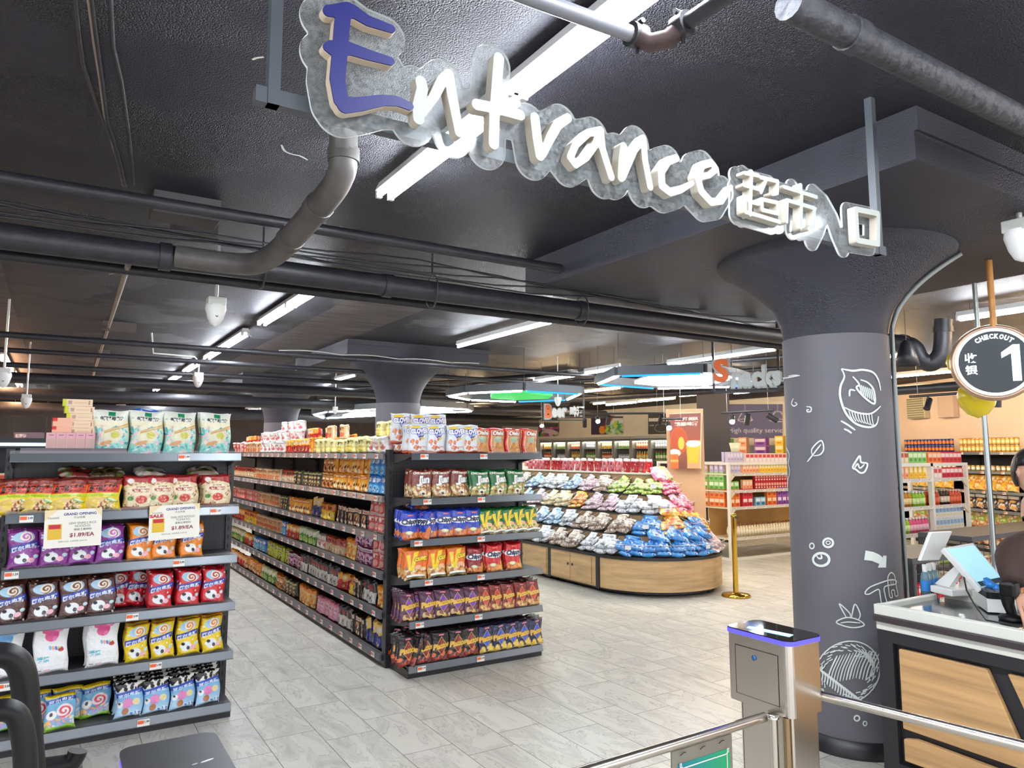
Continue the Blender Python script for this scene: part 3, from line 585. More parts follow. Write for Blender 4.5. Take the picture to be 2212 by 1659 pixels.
# ------------------------------------------------------------------ solid lettering from strokes
def contours(G, x0, y0, h, lev):
    ny, nx = G.shape; nxt = {}
    ins = G < lev
    def pt(i, j, e):
        if e == 0: a, b, p, q = G[j, i], G[j, i+1], (i, j), (i+1, j)
        elif e == 1: a, b, p, q = G[j, i+1], G[j+1, i+1], (i+1, j), (i+1, j+1)
        elif e == 2: a, b, p, q = G[j+1, i], G[j+1, i+1], (i, j+1), (i+1, j+1)
        else: a, b, p, q = G[j, i], G[j+1, i], (i, j), (i, j+1)
        t = (lev-a)/(b-a); return (x0+h*(p[0]+t*(q[0]-p[0])), y0+h*(p[1]+t*(q[1]-p[1])))
    T = {1: [(3, 0)], 2: [(0, 1)], 3: [(3, 1)], 4: [(1, 2)], 5: [(3, 2), (1, 0)], 6: [(0, 2)], 7: [(3, 2)], 8: [(2, 3)], 9: [(2, 0)], 10: [(0, 3), (2, 1)], 11: [(2, 1)], 12: [(1, 3)], 13: [(1, 0)], 14: [(0, 3)]}
    key = lambda i, j, e: {0: (i, j, 0), 1: (i+1, j, 1), 2: (i, j+1, 0), 3: (i, j, 1)}[e]
    P = {}
    code = ins[:-1, :-1]*1+ins[:-1, 1:]*2+ins[1:, 1:]*4+ins[1:, :-1]*8
    for j, i in zip(*np.nonzero((code > 0) & (code < 15))):
        for a, b in T[int(code[j, i])]:
            ka, kb = key(i, j, a), key(i, j, b); P[ka] = pt(i, j, a); P[kb] = pt(i, j, b); nxt[ka] = kb
    out = []
    while nxt:
        k, _ = next(iter(nxt.items())); L = []
        while k in nxt: L.append(P[k]); k = nxt.pop(k)
        if len(L) > 5: out.append(L)
    return out
def solid_strokes(strokes, off, depth, h=.004, bevel=0):
    """strokes [(pts,(r))] in a plane x,z -> mesh data lying in XY, thickness along Z"""
    sg = []
    for pts, r in strokes:
        rr = r if isinstance(r, (list, tuple)) else [r]*len(pts)
        for i in range(len(pts)-1): sg.append((*pts[i], rr[i], *pts[i+1], rr[i+1]))
    xs = [s[0] for s in sg]+[s[3] for s in sg]; ys = [s[1] for s in sg]+[s[4] for s in sg]; pad = max(s[2] for s in sg)+off+3*h
    x0, y0 = min(xs)-pad, min(ys)-pad; nx = int((max(xs)+pad-x0)/h)+2; ny = int((max(ys)+pad-y0)/h)+2
    X, Y = np.meshgrid(x0+h*np.arange(nx), y0+h*np.arange(ny)); G = np.full(X.shape, 9.0)
    for ax, ay, ar, bx, by, br in sg:
        dx_, dy_ = bx-ax, by-ay; L = dx_*dx_+dy_*dy_+1e-12; t = np.clip(((X-ax)*dx_+(Y-ay)*dy_)/L, 0, 1)
        G = np.minimum(G, np.hypot(X-ax-t*dx_, Y-ay-t*dy_)-(ar+(br-ar)*t))
    G = G+1e-7
    cu = bpy.data.curves.new('c', 'CURVE'); cu.dimensions = '2D'; cu.fill_mode = 'BOTH'; cu.extrude = depth/2; cu.bevel_depth = bevel; cu.bevel_resolution = 1
    for L in contours(G, x0, y0, h, off):
        sp = cu.splines.new('POLY'); sp.points.add(len(L)-1); sp.use_cyclic_u = True
        for p, q in zip(sp.points, L): p.co = (q[0], q[1], 0, 1)
    o = bpy.data.objects.new('c', cu); COL.objects.link(o); bpy.context.view_layer.update(); me = bpy.data.meshes.new_from_object(o)
    bpy.data.objects.remove(o); return me
def facing(N, L):
    w = N.new('ShaderNodeLayerWeight'); w.inputs[0].default_value = .5; p = N.new('ShaderNodeMath'); p.operation = 'POWER'; p.inputs[1].default_value = 4; L.new(w.outputs['Facing'], p.inputs[0]); q = N.new('ShaderNodeMath'); q.operation = 'MULTIPLY_ADD'; q.inputs[1].default_value = .6; q.inputs[2].default_value = .04; L.new(p.outputs[0], q.inputs[0]); return q.outputs[0]
def acrylic():
    m = bpy.data.materials.new('clear_acrylic'); m.use_nodes = True; N = m.node_tree.nodes; L = m.node_tree.links; N.remove(N['Principled BSDF']); out = N['Material Output']
    t = N.new('ShaderNodeBsdfTransparent'); t.inputs[0].default_value = (.93, .95, .95, 1); g = N.new('ShaderNodeBsdfGlossy'); g.inputs['Roughness'].default_value = .12; d = N.new('ShaderNodeBsdfDiffuse'); d.inputs[0].default_value = (.5, .52, .52, 1)
    fr = facing(N, L); a = N.new('ShaderNodeMixShader'); b = N.new('ShaderNodeMixShader')
    n = N.new('ShaderNodeTexNoise'); n.inputs['Scale'].default_value = 90; tc = N.new('ShaderNodeTexCoord'); L.new(tc.outputs['Object'], n.inputs['Vector'])
    r = N.new('ShaderNodeMapRange'); r.inputs[1].default_value = .35; r.inputs[2].default_value = .75; r.inputs[3].default_value = .05; r.inputs[4].default_value = .3; L.new(n.outputs[0], r.inputs[0])
    L.new(r.outputs[0], a.inputs[0]); L.new(t.outputs[0], a.inputs[1]); L.new(d.outputs[0], a.inputs[2]); L.new(fr, b.inputs[0]); L.new(a.outputs[0], b.inputs[1]); L.new(g.outputs[0], b.inputs[2]); L.new(b.outputs[0], out.inputs[0]); return m
M_ACR = acrylic(); M_EDGE = mat('acrylic_edge', '#f4f8f8', .25, alpha=.8)
def glass_mat(name, tint, fac=.1, rough=.03):
    m = bpy.data.materials.new(name); m.use_nodes = True; N = m.node_tree.nodes; L = m.node_tree.links; N.remove(N['Principled BSDF']); out = N['Material Output']
    t = N.new('ShaderNodeBsdfTransparent'); t.inputs[0].default_value = (*tint, 1); g = N.new('ShaderNodeBsdfGlossy'); g.inputs['Roughness'].default_value = rough; fr = facing(N, L)
    b = N.new('ShaderNodeMixShader'); L.new(fr, b.inputs[0]); L.new(t.outputs[0], b.inputs[1]); L.new(g.outputs[0], b.inputs[2]); L.new(b.outputs[0], out.inputs[0]); return m
M_GLASS = glass_mat('thin_clear_plastic', (.94, .95, .96))
def letters_obj(name, strokes, off, depth, yc, mats, parent, org, h=.004, bevel=0):
    me = solid_strokes(strokes, off, depth, h, bevel); o = bpy.data.objects.new(name, me); COL.objects.link(o); me.transform(Matrix.Rotation(PI/2, 4, 'X'))
    me.materials.clear()
    for m in mats: me.materials.append(m)
    if len(mats) > 1:
        for p in me.polygons: p.material_index = 0 if abs(p.normal.y) > .6 else 1
    me.transform(Matrix.Translation((-org[0], yc-org[1], -org[2]))); o.parent = parent; return o
YS = 1.55
def SG(ox, oy, s, pts): return [(lambda v: (v.x, v.z))(aty(ox+x*s, oy+y*s, YS-.03)) for x, y in pts]
k2 = lambda pts, r: (SG(600, 0, .3165, pts), r); k3 = lambda pts, r: (SG(1100, 150, .3843, pts), r)
org = Vector((1.55, YS, 2.43))
sign = thing('entrance_sign', 'hanging sign with a blue and white handwritten word and Chinese characters on clear acrylic', 'sign', org)
E_ = [k2([(335, 95), (470, 90), (500, 95), (600, 160), (760, 215)], [.014, .02, .017, .014, .011]), k2([(440, 90), (425, 200), (415, 340), (395, 560), (420, 700), (450, 725)], .0185), k2([(330, 340), (360, 345), (480, 350), (600, 390), (755, 435)], [.012, .018, .016, .014, .011]), k2([(445, 735), (560, 725), (700, 700), (800, 705), (885, 740)], [.019, .017, .014, .013, .011])]
N1 = [k2([(965, 570), (975, 620), (945, 740), (950, 820)], .0145), k2([(955, 820), (1060, 660), (1110, 560), (1155, 515)], [.008, .013, .014, .012]), k2([(1155, 520), (1175, 650), (1225, 915)], [.014, .014, .012])]
T1 = [k2([(1495, 410), (1480, 600), (1465, 800), (1460, 990)], .015), k2([(1345, 725), (1450, 745), (1550, 770), (1640, 795)], .0145)]
R1 = [k2([(1740, 815), (1755, 950), (1775, 1070)], .0145), k2([(1795, 1060), (1845, 950), (1895, 860), (1965, 815)], [.011, .014, .015, .013])]
A1 = [k3([(500, 350), (430, 365), (360, 430), (330, 500), (360, 540), (420, 500), (470, 430), (500, 350)], .0115), k3([(500, 350), (510, 450), (560, 610)], .012)]
N2 = [k3([(630, 440), (620, 520), (615, 615)], .0125), k3([(625, 610), (690, 460), (740, 395)], .0115), k3([(740, 400), (750, 520), (778, 665)], .012)]
C1 = [k3([(925, 505), (880, 520), (840, 580), (845, 660), (890, 695), (950, 680), (1015, 645)], [.012, .013, .014, .014, .013, .012, .008])]
E1 = [k3([(1060, 610), (1110, 600), (1150, 565), (1120, 530), (1070, 545), (1045, 610), (1065, 690), (1120, 750), (1180, 745), (1235, 665)], [.01, .01, .011, .012, .013, .0135, .0135, .013, .011, .007])]
w_ = .0072
CH = [k3(p, w_) for p in ([(1310, 588), (1385, 602)], [(1305, 655), (1395, 680)], [(1348, 580), (1340, 820)], [(1345, 750), (1385, 760)], [(1312, 720), (1312, 800)], [(1312, 805), (1400, 830), (1505, 862)], [(1398, 612), (1495, 635), (1492, 700), (1462, 705)], [(1432, 620), (1400, 695)], [(1405, 735), (1495, 755), (1495, 815), (1408, 795), (1405, 735)],
      [(1530, 665), (1712, 722)], [(1625, 655), (1625, 700)], [(1545, 860), (1548, 740), (1700, 785), (1700, 885), (1668, 900)], [(1630, 700), (1625, 895)], [(1935, 790), (2060, 815), (2060, 985), (1945, 965), (1935, 790)])]
CH[-1] = (CH[-1][0], .0105)
RU = [k3([(1745, 690), (1800, 740), (1850, 830), (1880, 920), (1910, 990)], .012), k3([(1800, 790), (1770, 880), (1735, 950)], .012)]
letters_obj('letter_face', E_, -.001, .004, YS-.042, [mat('royal_blue_face', '#0e1360', .45)], sign, org)
letters_obj('letter', E_, .0, .024, YS-.028, [mat('letter_cream_side', '#c9b8a2', .5)], sign, org)
M_LET = mat('letter_white', '#adb2ac', .6)
for g in (N1, T1, R1, A1, N2, C1, E1, CH[:9], CH[9:13], CH[13:]): letters_obj('letter', g, 0, .03, YS-.026, [M_LET, mat('letter_side', '#bdb5a6', .55)], sign, org, h=.0028 if len(g) > 2 else .004)
letters_obj('acrylic_backing', E_+N1+T1+R1+A1+N2+C1+E1, .04, .008, YS-.004, [M_ACR, M_EDGE], sign, org, h=.006)
letters_obj('acrylic_backing', CH[:-1]+RU+[CH[-1]], .026, .008, YS-.004, [M_ACR, M_EDGE], sign, org, h=.005)
zb = 2.43
MB().box(.325-org.x, .02, -.018, 2.70-org.x, .05, .018).build('support_rail', mat('dark_aluminium', '#51565c', .4, .3), sign)
for X in (aty(594, 60, 1.585).x, 2.665): MB().box(X-.013-org.x, .018, -.018, X+.013-org.x, .048, ZC-zb).build('hanging_post', mat('dark_aluminium', '#51565c', .4, .3), sign)
# ------------------------------------------------------------------ hanging department signs
def word_sign(name, px, d, rz, parts, label, hgt, wid, drop_to=3.05):
    c = atd(*px, d); t = thing(name, label, 'sign', c, rz)
    for (s, x0, x1, z0, z1, col, off) in parts:
        v, tr, _ = text_tris(s, .03)
        mb = MB(); text_mesh(mb, s, lambda x, y: (x, -.02, y), x0, z0, x1, z1, bold=.05); text_mesh(mb, s, lambda x, y: (x, .0, y), x0, z0, x1, z1, bold=.05)
        mb.build('letters', mat('sign_'+col.strip('#'), col, .5), t)
        b = MB(); text_mesh(b, s, lambda x, y: (x, .012, y), x0-off*.6, z0-off*.6, x1+off*.6, z1+off*.6, bold=.06); b.build('acrylic_backing', mat('frosted_acrylic', '#c9d2d0', .3, alpha=.75), t)
    MB().box(-wid/2, .03, -hgt*.6, wid/2, .05, -hgt*.52).box(-wid/2, .03, -hgt*.6, -wid/2+.025, .05, drop_to-c.z).box(wid/2-.025, .03, -hgt*.6, wid/2, .05, drop_to-c.z).build('support_rail', M_BLACK, t)
    return t
word_sign('snack_sign', (1610, 812), 8.2, -.95, [('S', -.33, -.17, -.06, .2, '#e8733a', .05), ('nacks', -.14, .36, -.12, .1, '#c3c9c7', .03)], 'small hanging snack sign with an orange first letter beside the big column', .3, .7)
word_sign('beer_sign', (1216, 890), 12, -.75, [('B', -.29, -.19, -.1, .12, '#e8733a', .04), ('eer', -.18, .06, -.08, .06, '#eef2ee', .03), ('啤酒', .12, .34, -.07, .09, '#eef2ee', .02)], 'small hanging beer sign with an orange first letter', .24, .7)
# ------------------------------------------------------------------ checkout number sign
cs = atd(2147, 783, 5.3); az = math.atan2(cs.x, cs.y)
ck = thing('checkout_sign', 'round lit black checkout sign with a white number one and a gold rim', 'sign', cs, -az+.12)
R0 = .215; MX = Matrix.Rotation(PI/2, 4, 'X')
MB().lathe([(0, -.03), (R0+.012, -.03), (R0+.02, 0), (R0+.012, .035), (R0-.008, .04), (R0-.008, .03), (0, .03)], 48, M=MX).build('case', mat('rose_gold', '#c9a88f', .3, .6), ck)
MB().lathe([(R0-.008, .034), (R0-.026, .036)], 48, M=MX).build('light_ring', mat('ring_light', '#ffffff', emit='#ffffff', es=2.2), ck)
MB().lathe([(0, .035), (R0-.026, .035)], 48, M=MX).build('face', mat('sign_black', '#20262b', .4, emit='#1b2a33', es=.3), ck)
M_SW = mat('sign_lit_white', '#ffffff', emit='#e9fbff', es=1.15)
nb = MB().prism([(.085, -.12), (.13, -.12), (.13, .10), (.095, .10), (.035, .055), (.035, .02), (.085, .048)], -.0395, -.0385, 'y'); nb.build('number', mat('sign_lit_cyan', '#ffffff', emit='#bdf6ff', es=1.1), ck)
nb = MB()
for k, ch in enumerate('CHECKOUT'):
    a = math.radians(122-k*9.6); rr = .142; cx, cz = rr*math.cos(a), rr*math.sin(a); tz = a-PI/2
    text_mesh(nb, ch, lambda x, y: (cx+x*math.cos(tz)-y*math.sin(tz), -.039, cz+x*math.sin(tz)+y*math.cos(tz)), -.011, 0, .011, .03, bold=.05)
nb.build('lettering', M_SW, ck)
nb = MB(); text_mesh(nb, '收', lambda x, y: (x, -.039, y), -.155, .0, -.09, .06, bold=.02); text_mesh(nb, '银', lambda x, y: (x, -.039, y), -.155, -.075, -.09, -.015, bold=.02); nb.build('lettering', M_SW, ck)
for l, px, r in (('yellow balloon hanging below the round checkout sign', (2110, 858), .115), ('yellow balloon peeping out at the left of the checkout sign', (2075, 782), .085), ('yellow balloon behind the right of the checkout sign', (2196, 800), .11)):
    p = atd(*px, 5.55); b = MB().lathe([(0.001, -r*1.18), (r*.12, -r*1.12), (r*.5, -r*.95), (r*.85, -r*.5), (r, .0), (r*.87, r*.5), (r*.5, r*.87), (0.001, r)], 24); tag(b.build('balloon', mat('yellow_latex', '#e8cf2e', .25), None, p), l, 'balloon')
p = atd(2128, 475, 4.95); q = atd(2147, 715, 5.28)
tag(MB().tube([(q.x, q.y, ZC-.2), (q.x, q.y, cs.z+R0)], .018, 12).build('sign_pole', mat('varnished_wood', '#c58a4a', .4, noise=.2)), 'orange brown wooden pole from the ceiling to the checkout sign', 'pole')
sp = atd(2150, 1250, 5.55)
tag(MB().tube([(sp.x, sp.y, .0), (sp.x, sp.y, 2.75)], .014, 12).build('metal_pole', mat('zinc_pole', '#a8b0ae', .3, .6)), 'thin grey metal pole standing behind the round checkout sign', 'pole')
tag(MB().tube([(sp.x+.03, sp.y, .9), (sp.x+.035, sp.y, 1.6), (sp.x+.02, sp.y, 2.1)], .006, 6).build('cable', M_BLACK), 'black cable running down beside the thin metal pole', 'cable')
# ------------------------------------------------------------------ checkout counter
CX0, CY1, CZ = 3.47, 2.17, .90
ct = thing('checkout_counter', 'checkout counter with black frame, light wood panels and white steel top', 'counter', (CX0, CY1, 0))
L_, D_ = 2.6, .62
M_WOODC = mat('light_oak', '#c39a69', .5, noise=.28, nscale=3, stretch=(1, .35, 9))
M_OFFW = mat('off_white_metal', '#dbdcd2', .4)
cb = MB().box(.03, -L_, .12, D_, -.03, .8); cb.build('body', M_BLACK, ct)
fr = MB()
for z0, z1 in ((.11, .19), (.74, .81)): fr.box(-.005, -L_, z0, .029, 0, z1)
fr.box(-.004, -.075, .19, .029, -.001, .74); fr.build('frame', mat('dark_frame', '#232326', .5), ct)
def panel(pts): MB().prism(pts, -.002, .028, 'x').build('wood_panel', M_WOODC, ct, None, .006)
panel([(-.10, .355), (-.10, .72), (-.49, .72), (-.62, .40), (-.62, .345)]); panel([(-.57, .72), (-1.2, .72), (-1.2, .36), (-.72, .36)]); panel([(-.10, .21), (-.10, .31), (-.16, .325), (-1.2, .29), (-1.2, .21)])
panel([(-1.28, .21), (-1.28, .72), (-1.9, .72), (-1.9, .21)]); panel([(-1.98, .21), (-1.98, .72), (-2.5, .72), (-2.5, .21)])
MB().box(-.025, -L_, CZ-.035, .02, 0, CZ+.015).box(-.012, -L_, CZ-.105, .03, 0, CZ-.062).build('white_edge', M_OFFW, ct, None, .004)
MB().box(-.034, -L_, CZ-.066, .03, .005, CZ-.032).build('bumper_strip', mat('dark_bumper', '#3c3436', .35), ct, None, .006)
MB().box(.02, -L_, CZ-.04, D_, -.02, CZ-.012).build('steel_top', mat('brushed_top', '#9c9f9f', .16, .9, noise=.1), ct)
MB().box(.021, -.03, CZ-.034, D_-.12, -.002, CZ+.014).box(D_-.06, -L_, CZ-.03, D_, -.03, CZ+.05).build('end_edge', M_OFFW, ct, None, .006)
MB().box(.03, -.06, 0, .12, -.02, .12).box(.03, -L_, 0, .12, -L_+.05, .12).box(D_-.1, -.08, 0, D_, -.02, .12).box(.1, -.6, 0, .14, -.08, .11).build('leg', M_OFFW, ct)
# turnstile
M_ST = mat('mirror_steel', '#ded6cc', .24, 1, noise=.03, nscale=2)
def rbox(x0, y0, x1, y1, r, seg=5):
    P = []
    for cx, cy, a in ((x1-r, y1-r, 0), (x0+r, y1-r, 90), (x0+r, y0+r, 180), (x1-r, y0+r, 270)):
        for k in range(seg+1): t = math.radians(a+90*k/seg); P.append((cx+r*math.cos(t), cy+r*math.sin(t)))
    return P
ts = thing('turnstile', 'polished steel gate post with a lit blue rimmed top', 'turnstile', (2.27, 1.83, 0))
MB().prism(rbox(-.09, -.14, .09, .14, .025), .745, .985).build('housing', M_ST, ts)
MB().prism(rbox(-.07, -.125, .075, .10, .01), 0, .75).build('post', M_ST, ts)
MB().prism(rbox(-.095, -.145, .095, .145, .03), .985, 1.0).build('lit_rim', mat('blue_led_rim', '#5a55f0', emit='#4038ff', es=1.1), ts)
MB().prism(rbox(-.094, -.144, .094, .144, .03), 1.0, 1.004).build('glass_top', mat('black_glass', '#0c0d12', .05), ts)
MB().prism([(-.055, .07), (-.03, .08), (.0, -.09), (-.035, -.1)], 1.0042, 1.0052).build('arrow_light', mat('cyan_led', '#ffffff', emit='#26d8ff', es=3.5), ts)
MB().box(-.0915, -.09, .775, -.089, .095, .945).build('door', M_ST, ts, None, .0015)
MB().box(-.0912, -.0925, .7735, -.0902, .0975, .9465).build('door_gap', M_BLACK, ts)
MB().lathe([(0, 0), (.009, 0), (.009, .004), (.006, .006), (0, .006)], 16, M=Matrix.Translation((-.0915, .01, .915)) @ Matrix.Rotation(-PI/2, 4, 'Y')).build('lock', mat('blue_lock', '#3b6fb0', .2, .7), ts)
MB().box(-.0705, .088, .05, -.069, .09, .74).box(-.0705, -.115, .05, -.069, -.113, .74).build('seam', M_BLACK, ts)
MB().tube([(-.105, -.075, 0), (-.105, -.075, .735)], .015, 18).lathe([(.02, .735), (.02, .748), (0, .748)], 18, c=(-.105, -.075, 0)).build('gate_hinge', M_ST, ts)
MB().tube([(-.085, -.115, 0), (-.085, -.115, .745)], .013, 14).build('side_tube', mat('brass_toned_steel', '#a98f70', .15, 1), ts)
gp = [atx(1652, 1549, 2.165)]; ga = aty(1300, 1657, 1.0)
ge = atz(1296, 1657, gp[0].z)
gt = thing('swing_gate', 'polished steel swing gate bar with a green sign hanging from it', 'gate', gp[0])
d = (ge-gp[0])*1.5
MB().tube([Vector((0, 0, 0)), d], .0165, 18).build('bar', M_ST, gt)
ax = d.normalized(); 
def gpl(u, z): return tuple(ax*u+Vector((0, 0, z)))
sgn = MB(); u0, u1 = .18, .46
def slab(mb, u0, u1, z0, z1, th, off=0):
    n = Vector((ax.y, -ax.x, 0)); n = n if n.dot(-gp[0]) > 0 else -n
    vs = [Vector(gpl(u, z))+n*(off+k) for k in (0, th) for u, z in ((u0, z0), (u1, z0), (u1, z1), (u0, z1))]
    mb.add(vs, [(0, 1, 2, 3), (4, 5, 6, 7), (0, 1, 5, 4), (1, 2, 6, 5), (2, 3, 7, 6), (3, 0, 4, 7)]); return n
slab(sgn, u0, u1, -.4, -.018, .006); bpn = sgn.build('backing_plate', mat('brushed_plate', '#a19d90', .35, .7), gt)
sgn = MB(); slab(sgn, u0+.015, u1-.025, -.39, -.06, .002, .006); gm = mat('green_sticker', '#1d9a72', .4)
N = gm.node_tree.nodes; Lk = gm.node_tree.links; tc = N.new('ShaderNodeTexCoord'); sp_ = N.new('ShaderNodeSeparateXYZ'); rr = N.new('ShaderNodeValToRGB'); Lk.new(tc.outputs['Generated'], sp_.inputs[0]); Lk.new(sp_.outputs[0], rr.inputs[0]); rr.color_ramp.elements[0].color = (*lin('#167f93'), 1); rr.color_ramp.elements[1].color = (*lin('#27a765'), 1); Lk.new(rr.outputs[0], N['Principled BSDF'].inputs['Base Color'])
sgn.build('green_sign', gm, gt)
nn_ = slab(MB(), 0, 1, 0, 1, 1)
fn = lambda u, z: tuple(Vector(gpl(u, z))+nn_*.0095)
lw = MB(); ribbon(lw, [(u0+.03, -.38), (u0+.03, -.08), (u0+.037, -.075), (u1-.047, -.075), (u1-.04, -.08), (u1-.04, -.38)], .002, fn); ribbon(lw, [(u0+.10, -.15), (u0+.12, -.13), (u0+.105, -.17)], .004, fn); ribbon(lw, [(u0+.12, -.13), (u0+.16, -.16), (u0+.2, -.25)], .004, fn); lw.build('white_line', M_WHITE, gt)
cl = MB()
for u in (u0+.04, u0+.13, u0+.22): cl.tube([Vector(gpl(u, -.03))+nn_*.008, Vector(gpl(u+.02, -.025))+nn_*.016, Vector(gpl(u+.025, -.035))+nn_*.008], .0015, 5)
cl.build('wire_tie', M_BLACK, gt)
ra = atx(1712, 1487, 2.355); rb = atz(2212, 1612, ra.z); rd = (rb-ra)*1.6
rl = thing('guard_rail', 'long polished steel guard rail running from the gate post to the right', 'rail', ra)
MB().tube([Vector((0, 0, 0)), rd], .0165, 18).build('rail', M_ST, rl); MB().tube([rd*.0, rd*.06], .0195, 18).build('sleeve', M_ST, rl)
# left gate post seen from above
lt = thing('turnstile', 'dark topped gate post at the bottom left, scratched top with a violet lit edge', 'turnstile', (.255, 1.73, 0))
MB().prism(rbox(-.09, -.14, .09, .14, .03), 0, .98).build('housing', M_ST, lt)
MB().prism(rbox(-.098, -.15, .098, .15, .03), .98, .997).build('lit_rim', mat('violet_led_rim', '#6a5af0', emit='#5038ff', es=1.0), lt)
MB().prism(rbox(-.099, -.151, .099, .151, .03), .997, 1.004).build('top_plate', mat('scratched_black', '#202026', .4, noise=.35, nscale=12), lt)
sc = MB()
for (a, b, l, w) in ((-.045, -.10, .05, .006), (-.05, -.12, .03, .004), (.055, -.02, .03, .004), (.03, -.025, .014, .002), (-.02, -.105, .012, .002)): sc.lathe([(0, 1.0045), (1, 1.0045)], 14, M=Matrix.Translation((a, b, 0)) @ Matrix.Rotation(.35, 4, 'Z') @ Matrix.Diagonal((l*.5, w, 1, 1)))
sc.build('worn_patch', mat('worn_white', '#c9c9c9', .5), lt)
# shopping trolley handle, lower left
tr = thing('shopping_trolley', 'black plastic trolley handle frames at the lower left corner', 'trolley', (-.2, 1.2, 0))
M_PL = mat('black_plastic', '#0d0d0f', .45, spec=.3)
def D(px, py, dd): return atd(px, py, dd)-Vector((-.2, 1.2, 0))
def loop(pts, dd, r, nm):
    MB().tube(smooth([D(x, y, dd) for x, y in pts]), r, 16).build(nm, M_PL, tr)
loop([(-60, 1422), (-10, 1416), (20, 1418), (42, 1436), (53, 1475), (58, 1540), (64, 1610), (70, 1690), (72, 1800)], 1.15, .0155, 'handle_frame')
loop([(-60, 1402), (-10, 1397), (30, 1402), (55, 1425), (64, 1475), (68, 1540), (76, 1610), (82, 1700)], 1.17, .006, 'handle_ridge')
loop([(-60, 1562), (-10, 1538), (15, 1534), (38, 1548), (50, 1590), (55, 1640), (60, 1800)], 1.05, .0125, 'inner_frame')
loop([(60, 1662), (110, 1655), (150, 1648), (163, 1635), (168, 1622)], 1.2, .012, 'grip'); loop([(40, 1690), (90, 1680), (150, 1672), (170, 1655)], 1.2, .008, 'grip_strap')
MB().box(.16, .05, 0, .5, .35, .02).build('tray', M_PL, tr, (-.5, -.2, .2)); MB().tube([(-.1, -.1, .05), (-.1, -.1, 1.0)], .02, 10).build('post', M_PL, tr)
# stanchion
st = atz(1590, 1288); sx = thing('stanchion', 'polished brass stanchion post beside the candy island', 'stanchion', st)
M_BR = mat('brass', '#d8b04a', .14, 1)
MB().lathe([(0, 0), (.16, 0), (.165, .012), (.15, .028), (.05, .036), (.03, .045), (0, .045)], 36).build('base', M_BR, sx)
MB().lathe([(.03, .04), (.03, .9), (.034, .9), (.034, .93), (.02, .945), (0, .95)], 24).build('post', M_BR, sx)
MB().tube([(0, -.03, .9), (0, -.05, .9)], .012, 8).build('belt_clip', M_BLACK, sx)
# ------------------------------------------------------------------ register etc. on the counter
tz = CZ-.012
pr = thing('cash_register', 'white touch screen cash register tilted on an angled stand', 'cash register', (4.0, 1.72, CZ+.02), -.35)
def plate(mb, c, u, v, w, h, th):
    c, u, v = Vector(c), Vector(u).normalized(), Vector(v).normalized(); n = u.cross(v)
    vs = [c+u*a*w/2+v*b*h/2+n*k for k in (0, th) for a, b in ((-1, -1), (1, -1), (1, 1), (-1, 1))]
    return mb.add(vs, [(0, 1, 2, 3), (4, 5, 6, 7), (0, 1, 5, 4), (1, 2, 6, 5), (2, 3, 7, 6), (3, 0, 4, 7)])
def DP(px, py, d): return atd(px, py, d)
c0 = Vector((4.0, 1.72, CZ+.02)); Rm = Matrix.Rotation(.35, 4, 'Z')
def rel(v): return Rm @ (v-c0)
def quad_slab(pix, dd, th, name, m, parent, inset=0):
    P = [rel(atd(x, y, k)) for (x, y), k in zip(pix, dd)]; n = (P[1]-P[0]).cross(P[3]-P[0]).normalized()
    if inset: 
        cc = sum(P, Vector())/4; P = [cc+(p-cc)*(1-inset) for p in P]
    tow = rel(Vector((0, 0, H)))-P[0]
    if n.dot(tow) < 0: n = -n
    mb = MB().add([p for p in P]+[p-n*th for p in P], [(0, 1, 2, 3), (4, 5, 6, 7), (0, 1, 5, 4), (1, 2, 6, 5), (2, 3, 7, 6), (3, 0, 4, 7)])
    return mb.build(name, m, parent, None, .004), P, n
M_WP = mat('white_plastic', '#e9ebe8', .3)
q, P, n = quad_slab([(2038, 1183), (2102, 1172), (2178, 1262), (2120, 1274)], (4.42, 4.6, 4.55, 4.34), .03, 'screen_case', M_WP, pr)
P2 = [p+n*.002 for p in P]; cc = sum(P2, Vector())/4; P2 = [cc+(p-cc)*.88 for p in P2]
MB().add(P2, [(0, 1, 2, 3)]).build('screen', mat('lit_screen', '#9fd0e0', .15, emit='#a9d9ea', es=.55), pr)
mb = MB(); A_ = P2[0]+(P2[3]-P2[0])*.06; mb.add([P2[3]+(P2[0]-P2[3])*.12+n*.001, P2[2]+(P2[1]-P2[2])*.12+n*.001, P2[2]+n*.001, P2[3]+n*.001], [(0, 1, 2, 3)]); mb.build('screen_bar', mat('screen_dark', '#4c5a60', .3), pr)
q, P, n = quad_slab([(2012, 1150), (2058, 1148), (2030, 1210), (1988, 1212)], (4.5, 4.62, 4.58, 4.44), .02, 'customer_display', M_WP, pr)
MB().tube([rel(atd(2040, 1185, 4.6)), rel(atd(2052, 1195, 4.6))], .02, 8).build('display_hinge', M_BLACK, pr)
f0 = [rel(Vector((*atd(x, 1290, 4.5).xy, CZ+.055))) for x in (2052, 2105)]
tp = rel(atd(2080, 1225, 4.5)); tp2 = rel(atd(2100, 1240, 4.55))
